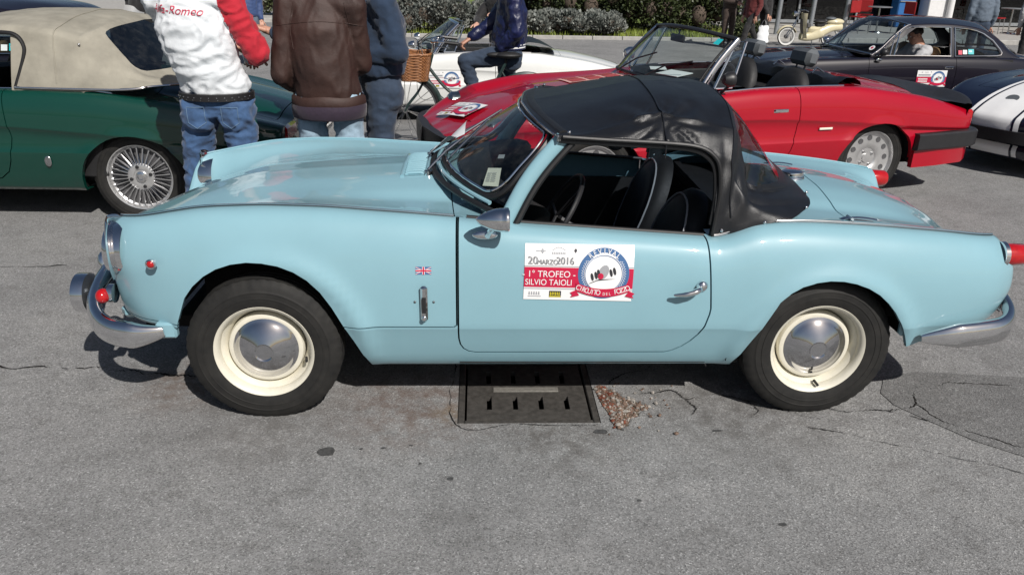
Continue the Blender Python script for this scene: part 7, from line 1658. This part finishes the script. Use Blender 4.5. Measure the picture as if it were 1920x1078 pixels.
# ------------------------------------------------------------------ navy car with white racing stripes, nose towards the camera
def striped():
    a = R(25); nose = V3(4.20, 3.36, 0); o = nose+V3(math.cos(a), math.sin(a), 0)*1.95
    root = empty('striped_car', (o[0], o[1], gz(o[1])*.5), a); tag(root, 'navy sports car with wide white racing stripes over its rounded nose', 'car'); PB = 'paint_navy2'
    W = pch([-1.95, -1.85, -1.7, -1.4, -1.0, .5, 1.4, 1.9], [.42, .58, .69, .76, .775, .775, .76, .66]); zs = pch([-1.95, -1.85, -1.7, -1.4, -1.0, -.4, .5, 1.5, 1.9], [.50, .57, .64, .70, .735, .75, .76, .74, .66]); ys = pch([-1.95, -1.8, -1.5, -1, 1.4, 1.9], [.36, .54, .63, .66, .66, .52])
    def sec(x):
        w, s, q = float(W(x)), float(zs(x)), float(ys(x)); k = min(.48, s-.08)
        low = [(.5, .19), (w-.10, .195), (w-.07, .22), (w-.03, .32), (w-.004, .42), (w, k)]
        return np.array(low+[(q+(w-q)*max(0, math.cos(t))**(2/2.2), k+(s-k)*math.sin(t)**(2/2.2)) for t in np.linspace(0, math.pi/2, 18)[1:]])
    S = dict(xs=np.concatenate([np.linspace(-1.95, -1.4, 24)[:-1], np.linspace(-1.4, 1.9, 80)]), W=W, zs=zs, ys=ys, sec=sec, xe=pch([.2, .35, .5, .7], [-1.80, -1.92, -1.95, -1.90]), xr=pch([.2, .5, .8], [1.8, 1.9, 1.88]), arch=[(-1.12, .24, .345, .335), (1.10, .24, .345, .335)], cf=(-1.93, -.2, .40), cr=(1.88, -.3, .5), low=[[(-2.4, -.1), (-1.2, -.1), (-1.2, .22), (-2.4, .26)]],
             door=[(-.40, 1.2), (-.42, .6), (-.40, .35), (-.34, .28), (.30, .28), (.40, .33), (.46, .5), (.45, 1.2)], xf=-.2, zcf=pch([-1.95, -1.85, -1.7, -1.4, -1.0, -.2], [.50, .575, .645, .715, .765, .80]), dvf=pch([-1.95, -1.4, -.2], [.0, .006, .004]), cockpit=[(-.45, -.5), (-.45, .5), (.2, .55), (.2, -.55)], bonnet=[(-.55, -.5), (-.55, .5), (-1.60, .46), (-1.60, -.46)], xd=.8, zcr=pch([.8, 1.4, 1.9], [.80, .775, .70]), dvr=pch([.8, 1.9], [0, 0]), boot=[(1.2, -.5), (1.2, .5), (1.8, .45), (1.8, -.45)],
             lead=[(.10, 0, -.26), (.03, 0, -.20), (-.008, 0, -.12), (-.014, 0, -.05), (-.008, 0, -.02)], nose=(.06, 0))
    G, row, tz = shell(root, S, PB)
    xs = S['xs']; idx = [i for i in range(len(xs)) if xs[i] <= -.5]
    def surf(i, y):
        p = row[i]; x = xs[i]; xa = xs[0]+.45; f = np.clip((x-xa)/(xs[0]-xa), 0, 1); a_ = min(1, abs(y)/abs(p[1])); ex = -.06*f*f*(1-a_**2.5)
        return V3(p[0]+ex, y, tz(x, a_, p[2], float(S['zcf'](x)), float(S['dvf'](x))))
    def band(y0, y1, h, mat, nm, low=False):
        rows = []
        for y in np.linspace(y0, y1, 9):
            b = surf(0, y); r = [b+V3(-.016, 0, -.12), b+V3(-.020, 0, -.05), b+V3(-.012, 0, -.02)]
            rows.append([p+V3(-h, 0, h) for p in r]+[surf(i, y)+V3(-h*.5, 0, h) for i in idx])
        MB().grid(np.array(rows)).obj(nm, mat, root, 60)
    band(-.235, .235, .004, 'white_vinyl', 'racing_stripe')
    for y in (-.195, .175): band(y, y+.02, .007, 'paint_navy2', 'stripe_line')
    # black bumper bar, lower lip with the stripe carried over it
    sweep(b := MB(), catmull([(-1.75, -.70, .36), (-1.90, -.55, .355), (-2.0, -.3, .35), (-2.02, 0, .35), (-2.0, .3, .35), (-1.90, .55, .355), (-1.75, .70, .36)], 6), [(.02, -.05), (.03, 0), (.02, .05), (-.03, .05), (-.03, -.05)]); b.obj('front_bumper', 'plastic_black', root, 30)
    lip = lambda y, z: (-1.94+.25*abs(y)**2.4-.03*math.sin((z-.17)/.13*math.pi), y, z)
    MB().grid(np.array([[lip(y, z) for z in np.linspace(.16, .30, 6)] for y in np.linspace(-.68, .68, 30)])).obj('front_lip', PB, root, 60)
    for y0, y1, h, mt in ((-.235, .235, .004, 'white_vinyl'), (-.195, -.175, .007, 'paint_navy2'), (.175, .195, .007, 'paint_navy2')):
        MB().grid(np.array([[V3(*lip(y, z))+V3(-h, 0, 0) for z in np.linspace(.175, .275, 5)] for y in np.linspace(y0, y1, 8)])).obj('racing_stripe' if mt == 'white_vinyl' else 'stripe_line', mt, root, 60)
    c = surf(8, .02); el = MB(); el.add([c+V3(-.006+.045*math.cos(t)*.8, .055*math.sin(t), .007+.045*math.cos(t)*.55) for t in np.linspace(0, 2*math.pi, 20, endpoint=False)], [list(range(20))]); el.obj('nose_badge', 'plastic_grey', root, 0)
    c = surf(22, .02); nb = MB(); nb.box(c+V3(.05, 0, .012), (.16, .16, .004), Matrix.Rotation(-.12, 3, 'Y')); nb.obj('bonnet_vent', 'paint_navy2', root, 0)
    for sg in (-1, 1):
        MB().lathe([(0, -.02), (.05, -.015), (.075, .01), (.08, .05)], axis='x', n=22, c=(-1.84, .55*sg, .52)).obj('headlight', 'clear_lens', root)
    # low screen and roof so the car is whole beyond the frame
    g = MB().grid(np.array([[(-.45+.45*t+.15*s*s, .60*s*(1-.1*t), .80+.33*t-.03*s*s) for t in np.linspace(0, 1, 5)] for s in np.linspace(-1, 1, 13)])).obj('windscreen', 'glass_tint', root)
    MB().grid(np.array([[(x, .56*s, .78+.36*math.sin(math.pi*np.clip((x+.35)/1.9, 0, 1))**.7*(1-.12*s*s)) for x in np.linspace(.05, 1.45, 14)] for s in np.linspace(-1, 1, 13)])).obj('roof', PB, root, 60)
    MB().box((.4, 0, .5), (1.6, 1.2, .5)).obj('cockpit', 'interior_black', root, 0)
    wheel_set(root, [(-1.12, -.65, 0, .3), (1.10, -.65, 0, .1), (-1.12, .65, math.pi, .8), (1.10, .65, math.pi, .5)], SPT, SPL, .302)
striped()
# a second dark coupe, behind the green car
c2 = copy_tree(cp_root); c2.location = (-5.15, 4.78, gz(4.7)); c2.rotation_euler = (0, 0, .0); tag(c2, 'dark coupe parked behind the green car, only its roof and rear window showing', 'car')
# ------------------------------------------------------------------ bicycle with basket and its rider
simple('bike_green', (.018, .035, .032), .35, coat=.5, var=.1); simple('spoke_steel', (.5, .5, .5), .3, 1.0, var=.05)
def wicker_mat():
    m, nt, b = newmat('wicker'); co = objco(nt); f = noise_n(nt, co, 40, 4, .6)
    nt.links.new(ramp(nt, f, [(.3, (.16, .060, .020)), (.7, (.36, .155, .055))]), b.inputs['Base Color']); b.inputs['Roughness'].default_value = .55
wicker_mat()
def bicycle():
    y0 = 4.45; hub = V3(-.93, 0, .26); z0 = gz(y0); Rw = .335; root = empty('bicycle', (-.955, y0, z0), .04); tag(root, 'dark green town bicycle with wicker basket on the handlebar', 'bicycle')
    F, B = V3(0, 0, Rw), V3(1.16, 0, Rw)
    for c, nm in ((F, 'wheel'), (B, 'wheel')):
        t = MB(); t.lathe([(Rw-.030, -.012), (Rw-.020, -.018), (Rw-.006, -.016), (Rw, -.006), (Rw, .006), (Rw-.006, .016), (Rw-.020, .018), (Rw-.030, .012)], n=56, c=c); w = t.obj(nm, 'rubber_trim', root)
        MB().lathe([(Rw-.024, -.013), (Rw-.040, -.011), (Rw-.046, 0), (Rw-.040, .011), (Rw-.024, .013)], n=56, c=c).obj('rim', 'spoke_steel', w)
        h = MB(); h.lathe([(.0, -.04), (.014, -.04), (.014, -.03), (.024, -.028), (.012, -.02), (.012, .02), (.024, .028), (.014, .03), (.014, .04), (0, .04)], n=16, c=c); h.obj('hub', 'spoke_steel', w)
        for k in range(28):
            t_ = 2*math.pi*k/28; sd = 1 if k % 2 else -1; e = c+V3((Rw-.04)*math.cos(t_+.22*sd*(1 if k % 4 < 2 else -1)), 0, (Rw-.04)*math.sin(t_+.22*sd*(1 if k % 4 < 2 else -1)))
            MB().tube([c+V3(.022*math.cos(t_), sd*.026, .022*math.sin(t_)), e], .0016, 4).obj('spoke', 'spoke_steel', w)
        mg = MB(); a0, a1 = (R(-8), R(150)) if c is F else (R(5), R(190))
        pts = [c+V3((Rw+.016)*math.cos(t_), 0, (Rw+.016)*math.sin(t_)) for t_ in np.linspace(a0, a1, 26)]
        sweep(mg, pts, [(-.024, -.008), (-.018, .0), (0, .005), (.018, .0), (.024, -.008), (0, .002)], up=(0, 1, 0)) if False else mg.tube(pts, .020, 8); mg.obj('mudguard', 'bike_green', root)
    H0, H1 = V3(.20, 0, .62), V3(.265, 0, .86); BB = V3(.72, 0, .30); ST = V3(.96, 0, .78)
    fr = MB(); fr.tube([H0, H1], .019); fr.tube(catmull([H0+V3(.01, 0, .03), V3(.36, 0, .44), BB], 6), .0165); fr.tube(catmull([H0+V3(.03, 0, .12), V3(.42, 0, .52), V3(.655, 0, .42)], 6), .0150); fr.tube([BB, ST], .016)
    for s in (-1, 1): fr.tube([BB+V3(0, s*.03, 0), B+V3(0, s*.05, 0)], .010); fr.tube([ST+V3(-.03, s*.012, -.08), B+V3(0, s*.05, 0)], .008)
    fr.obj('frame', 'bike_green', root)
    fk = MB()
    for s in (-1, 1): fk.tube(catmull([H0+V3(-.005, s*.03, .01), V3(.12, s*.045, .50), V3(.03, s*.048, .39), F+V3(0, s*.048, 0)], 5), .010)
    fk.tube([H0+V3(-.005, -.04, .012), H0+V3(-.005, .04, .012)], .014); fk.obj('fork', 'bike_green', root)
    hb = MB(); T = H1+V3(.02, 0, .10); hb.tube([H1, T], .012); hb.tube(catmull([T+V3(.20, -.27, .02), T+V3(.06, -.25, .035), T+V3(-.02, -.12, .02), T, T+V3(-.02, .12, .02), T+V3(.06, .25, .035), T+V3(.20, .27, .02)], 6), .011); hb.obj('handlebar', 'chrome', root)
    for s in (-1, 1): MB().tube([T+V3(.10, s*.262, .03), T+V3(.225, s*.275, .018)], .017).obj('grip', 'rubber_trim', root); MB().tube([T+V3(.04, s*.22, .03), T+V3(.02, s*.20, -.01), T+V3(.14, s*.235, -.02)], .006).obj('brake_lever', 'chrome_dull', root)
    cb = MB(); cb.tube(catmull([T+V3(.03, -.20, .02), T+V3(-.14, -.10, .02), T+V3(-.10, -.03, -.22), H0+V3(-.02, 0, .02)], 6), .004, 6); cb.tube(catmull([T+V3(.03, .20, .02), T+V3(-.12, .10, .0), T+V3(-.08, .03, -.22), H0+V3(.02, .02, .02)], 6), .004, 6); cb.obj('brake_cable', 'rubber_trim', root)
    lm = MB(); lm.lathe([(0, -.05), (.035, -.045), (.04, -.03), (.03, .01), (0, .03)], axis='x', n=18, c=H1+V3(-.09, 0, -.05)); lm.obj('headlamp', 'chrome', root); bl = MB(); bl.ell(T+V3(.03, -.10, .035), (.025, .025, .018)); bl.obj('bell', 'chrome', root)
    sd = MB(); sd.ell(ST+V3(.03, 0, .075), (.13, .085, .032)); sd.ell(ST+V3(-.10, 0, .078), (.08, .035, .024)); sd.tube([ST, ST+V3(.01, 0, .06)], .013); sd.obj('saddle', 'interior_black', root)
    ck = MB(); ck.lathe([(.09, -.045), (.095, -.043), (.09, -.041), (.02, -.043)], n=30, c=BB); ck.tube([BB+V3(0, -.05, 0), BB+V3(-.12, -.05, .12)], .010); ck.tube([BB+V3(0, .05, 0), BB+V3(.12, .05, -.12)], .010); ck.obj('crank', 'chrome_dull', root)
    for p in (BB+V3(-.12, -.10, .12), BB+V3(.12, .10, -.12)): MB().box(p, (.09, .09, .025), bev=.006).obj('pedal', 'rubber_trim', root)
    ch = MB(); ch.tube([BB+V3(0, -.045, .092), B+V3(0, -.045, .035)], .005, 5); ch.tube([BB+V3(0, -.045, -.092), B+V3(0, -.045, -.035)], .005, 5); ch.obj('chain', 'steel_dark', root)
    # basket: woven bands on uprights
    bc = V3(.10, 0, .0); Wt, Dt, Wb, Db, zb, zt = .155, .20, .120, .165, .625, .865
    def rect(t, k, amp=0.0, ph=0):
        w, d = Wb+(Wt-Wb)*k, Db+(Dt-Db)*k; a = 2*math.pi*t; p = 5.0
        x = math.copysign(abs(math.cos(a))**(2/p), math.cos(a))*w; y = math.copysign(abs(math.sin(a))**(2/p), math.sin(a))*d; o = 1+amp*math.cos(a*26+ph); return V3(bc[0]+x*o, bc[1]+y*o, zb+(zt-zb)*k)
    bk = MB(); 
    bk.grid(np.array([[rect(t, k)*V3(.985, .985, 1)+V3(-.0004, 0, 0) for k in (0, .5, 1)] for t in np.linspace(0, 1, 60)])); bk.add([rect(t, 0) for t in np.linspace(0, 1, 40, endpoint=False)], [list(range(40))]); bo = bk.obj('basket', 'wicker', root, 60)
    for i in range(19): MB().tube([rect(t, (i+.5)/19, .022, math.pi*(i % 2)) for t in np.linspace(0, 1, 104, endpoint=False)], .0068, 5, closed=True).obj('weave_band', 'wicker', bo)
    for t in np.linspace(0, 1, 26, endpoint=False): MB().tube([rect(t, 0), rect(t, 1.0)], .005, 5).obj('basket_stake', 'wicker', bo)
    MB().tube([rect(t, 1.0)+V3(0, 0, .004+.004*math.sin(t*200)) for t in np.linspace(0, 1, 120, endpoint=False)], .012, 6, closed=True).obj('basket_rim', 'wicker', bo)
    return root
bicycle()
def rider():
    z0 = gz(4.6)
    # faces picture-left (-x); person space faces -y, rotated by -90 deg: person +x -> -y world (towards camera)
    J = stand(1.78, .12); J.update(pelvis=(0, 0, .93), chest=(0, .03, 1.24), neck=(0, .0, 1.46), head=(0, -.06, 1.61), shl=(.19, .03, 1.39), shr=(-.19, .03, 1.39), ell=(.245, .07, 1.09), wrl=(.19, -.075, .93), elr=(-.22, -.16, 1.12), wrr=(-.17, -.355, .995), hipl=(.10, 0, .86), hipr=(-.10, 0, .86), knr=(-.13, -.02, .47), anr=(-.14, .06, .085), knl=(.12, -.42, .80), anl=(.12, -.30, .42), tol=(0, -1, -.1))
    def extra(root, j, V, topo, tr):
        for s in ('l', 'r'):
            d = j['wr'+s]-j['el'+s]; d /= np.linalg.norm(d)
            for o, mt in ((-.030, 'jacket_navy'), (-.022, 'paper'), (-.013, 'jacket_navy'), (-.004, 'paper')): MB().tube([j['wr'+s]+d*o, j['wr'+s]+d*(o+.009)], .048, 16).obj('cuff_stripe', mt, topo)
        p = j['pelvis']
        for z, mt in ((.0, 'jacket_navy'), (.014, 'paper'), (.026, 'jacket_navy'), (.036, 'paper'), (.048, 'jacket_navy')):
            rows = [[(p[0]+.208*math.cos(t), p[1]+.166*math.sin(t), p[2]-.02+z+q) for q in (0, .012)] for t in np.linspace(0, 2*math.pi, 41)]; MB().grid(np.array(rows)).obj('hem_stripe', mt, topo, 60)
    person('man astride the bicycle in shiny navy bomber jacket and blue jeans', (.04, 4.72, z0), R(-90), J, dict(top='jacket_navy', legs='denim_dark', hem=.0, puff=1.16, name='jacket', ff=(9, 9, 9)), 1.0, 'hair_dark', hands=(None, 'grip'), voxel=.011, foldamp=(.014, .012), extra=extra, bulk=1.04)
rider()
# ------------------------------------------------------------------ people further off
def bystander(label, loc, face, top, legs, h=1.72, **kw):
    J = stand(h, kw.pop('spread', .11)); J.update(kw.pop('J', {})); wear = dict(top=top, legs=legs, hem=kw.pop('hem', .0), puff=kw.pop('puff', 1.05), name=kw.pop('name', 'jacket'))
    return person(label, (loc[0], loc[1], gz(loc[1])), face, J, wear, kw.pop('scale', 1.0), voxel=.019, foldamp=(.012, .010), **kw)
bystander('person in black coat leaning over the white car from its far side', (.10, 8.75, 0), R(-12), 'cloth_black', 'cloth_black', 1.72, hem=-.22, name='coat', hands=('relaxed', 'relaxed'), J=dict(chest=(-.04, -.06, 1.27), neck=(-.07, -.12, 1.48), head=(-.08, -.18, 1.62), ell=(.14, -.20, 1.18), wrl=(.0, -.36, 1.22), elr=(-.34, -.14, 1.14), wrr=(-.30, -.38, 1.10)), skin='skin_pale')
bystander('person in dark coat holding a white leaflet behind the green car', (-2.92, 3.63, 0), R(150), 'cloth_black', 'cloth_black', 1.75, hem=-.25, name='coat', hands=('relaxed', 'grip'), J=dict(elr=(-.28, -.06, 1.16), wrr=(-.22, -.25, 1.22), ell=(.26, -.05, 1.15), wrl=(.10, -.28, 1.18)))
bystander('person in blue quilted jacket and black boots crossing the car park', (-4.58, 12.7, 0), R(20), 'cloth_blue', 'cloth_greyblue', 1.68, hem=-.05, puff=1.1)
bystander('person in royal blue coat behind the brown jacket man', (-3.35, 15.5, 0), R(-40), 'cloth_blue', 'cloth_black', 1.75, hem=-.1, skin='skin_pale')
bystander('man in brown jacket standing by the hedge with hands together', (5.95, 17.3, 0), R(25), 'cloth_brown', 'cloth_brown', 1.72, J=dict(elr=(-.24, -.08, 1.12), wrr=(-.05, -.27, 1.08), ell=(.24, -.08, 1.12), wrl=(.05, -.27, 1.08)))
bystander('woman in black and dark red walking past the hedge', (6.30, 16.6, 0), R(-70), 'cloth_maroon', 'cloth_black', 1.64, hem=-.15, spread=.08, J=dict(knl=(.09, -.20, .50), anl=(.10, -.28, .085), knr=(-.08, .10, .47), anr=(-.09, .34, .14)))
bag_p = bystander('person in black carrying a white plastic bag by the hedge', (6.72, 16.9, 0), R(60), 'cloth_black', 'cloth_black', 1.66, hem=-.12, J=dict(wrr=(-.27, -.10, .86), elr=(-.26, .03, 1.10)))
lf = MB().grid(np.array([[(.075*(i/6-.5)*2+.01*math.sin(i), .02*math.sin(i*.9)*(j/5), .20*(j/5)) for j in range(6)] for i in range(7)])).obj('leaflet', 'paper', None, 60); lf.location = (-3.0, 3.36, 1.08); lf.rotation_euler = (.5, .35, .3); tag(lf, 'white leaflet held up behind the rear window of the green car', 'leaflet')
def plastic_bag():
    m = simple('bag_plastic', (.74, .76, .78), .35, var=.05, scale=10)
    mb = MB(); rows = []
    for i, z in enumerate(np.linspace(0, .42, 12)):
        w = .155*(1-.25*(z/.42)**2)+.012*math.sin(z*40); d = .07*(1-.5*(z/.42)); rows.append([(w*math.cos(t)+.008*noise.noise(Vector((t, z*9, 0))), d*math.sin(t)+.012*noise.noise(Vector((t*2, z*7, 3))), z) for t in np.linspace(0, 2*math.pi, 21)])
    mb.grid(np.array(rows))
    for s in (-1, 1): mb.tube(catmull([(s*.06, .02, .41), (s*.04, .01, .50), (0, 0, .55)], 4), .006, 5)
    o = mb.obj('plastic_bag', 'bag_plastic', None, 60); o.location = (6.66, 16.72, gz(16.7)+.18); o.scale = (.95, .95, .95); tag(o, 'white plastic shopping bag hanging from a hand by the hedge', 'bag')
plastic_bag()
bystander('person in grey-blue denim behind the roof of the dark coupe', (9.85, 13.2, 0), R(170), 'cloth_greyblue', 'denim_dark', 1.76)
bystander('person in grey top and dark trousers at the right edge behind the coupe', (10.85, 13.0, 0), R(150), 'knit_grey', 'cloth_black', 1.78)
# ------------------------------------------------------------------ cream moped
simple('cream_paint', (.62, .56, .38), .3, coat=.8, var=.06); simple('whitewall', (.62, .62, .60), .6, var=.05)
def moped():
    root = empty('moped', (7.68, 17.9, gz(17.9)), .03); root.scale = (.92, .92, .92); tag(root, 'cream vintage moped with leg shield parked beside the hedge', 'moped'); Rw = .25
    F, B = V3(0, 0, Rw), V3(1.25, 0, Rw)
    for c in (F, B):
        w = MB().lathe([(Rw-.05, -.03), (Rw-.02, -.036), (Rw, -.015), (Rw, .015), (Rw-.02, .036), (Rw-.05, .03)], n=36, c=c).obj('wheel', 'tyre', root); MB().lathe([(Rw-.018, -.038), (Rw-.045, -.036), (Rw-.06, -.02), (Rw-.06, .02)], n=36, c=c).obj('rim', 'whitewall', w); MB().lathe([(0, -.05), (.05, -.045), (.06, 0), (.05, .045), (0, .05)], n=20, c=c).obj('hub', 'alloy_dark', w)
        for k in range(16): t = 2*math.pi*k/16; MB().tube([c, c+V3(.19*math.cos(t), 0, .19*math.sin(t))], .003, 4).obj('spoke', 'spoke_steel', w)
    def guard(c, a0, a1, r, w): return MB().grid(np.array([[c+V3((r-.03*abs(s)**2)*math.cos(t), w*s, (r-.03*abs(s)**2)*math.sin(t)) for s in np.linspace(-1, 1, 9)] for t in np.linspace(a0, a1, 18)]))
    guard(F, R(20), R(165), Rw+.055, .07).obj('front_mudguard', 'cream_paint', root, 60)
    fk = MB()
    for s in (-1, 1): fk.tube([V3(.22, s*.06, .62), F+V3(0, s*.07, 0)], .016)
    fk.tube([V3(.20, 0, .58), V3(.30, 0, .92)], .022); fk.obj('fork', 'chrome_dull', root)
    hb = MB(); hb.tube(catmull([(.42, -.30, .93), (.33, -.22, .97), (.28, 0, .95), (.33, .22, .97), (.42, .30, .93)], 5), .013); hb.obj('handlebar', 'chrome_dull', root); hl = MB(); hl.lathe([(0, -.06), (.06, -.05), (.075, -.02), (.05, .07), (0, .10)], axis='x', n=20, c=(.17, 0, .86)); hl.obj('headlamp', 'chrome', root)
    sh = MB().grid(np.array([[(.36+.10*(1-v)**2-.06*s*s*(1-v)+.10*(abs(s)**2), .24*s*(1-.25*v), .22+.66*v) for s in np.linspace(-1, 1, 11)] for v in np.linspace(0, 1, 12)])).obj('leg_shield', 'cream_paint', root, 60)
    MB().grid(np.array([[(.345+.10*(1-v)**2-.06*s*s*(1-v)+.10*(abs(s)**2), .15*s*(1-.2*v), .26+.46*v) for s in np.linspace(-1, 1, 9)] for v in np.linspace(0, 1, 8)])).obj('shield_panel', 'alloy_dark', root, 60)
    bd = MB(); sweep(bd, catmull([(.40, 0, .26), (.60, 0, .25), (.80, 0, .30), (1.0, 0, .40), (1.25, 0, .50), (1.55, 0, .52)], 5), oval(.13, .12, 16, 2.6), scale=np.concatenate([np.linspace(.8, 1.2, 13), np.linspace(1.25, .7, 13)])); bd.box((.80, 0, .40), (.38, .20, .26), bev=.06); bd.obj('body', 'cream_paint', root, 60)
    st = MB(); st.ell((.92, 0, .66), (.20, .13, .055)); st.box((.92, 0, .58), (.26, .16, .12), bev=.03); st.obj('saddle', 'interior_black', root); rr = MB(); rr.ell((1.35, 0, .66), (.26, .13, .09)); rr.obj('tail_fairing', 'cream_paint', root); pl = MB(); pl.ell((1.22, 0, .74), (.15, .12, .05)); pl.obj('pillion_seat', 'plastic_grey', root)
    MB().box((.60, .0, .55), (.12, .10, .12), bev=.02).obj('carrier_box', 'alloy_dark', root); strip([(.95, .10, .22), (1.5, .14, .24)], 'chrome_dull', root, 'exhaust', .03); strip([(.72, -.05, .24), (.70, -.16, .02)], 'steel_dark', root, 'stand_leg', .012)
moped()
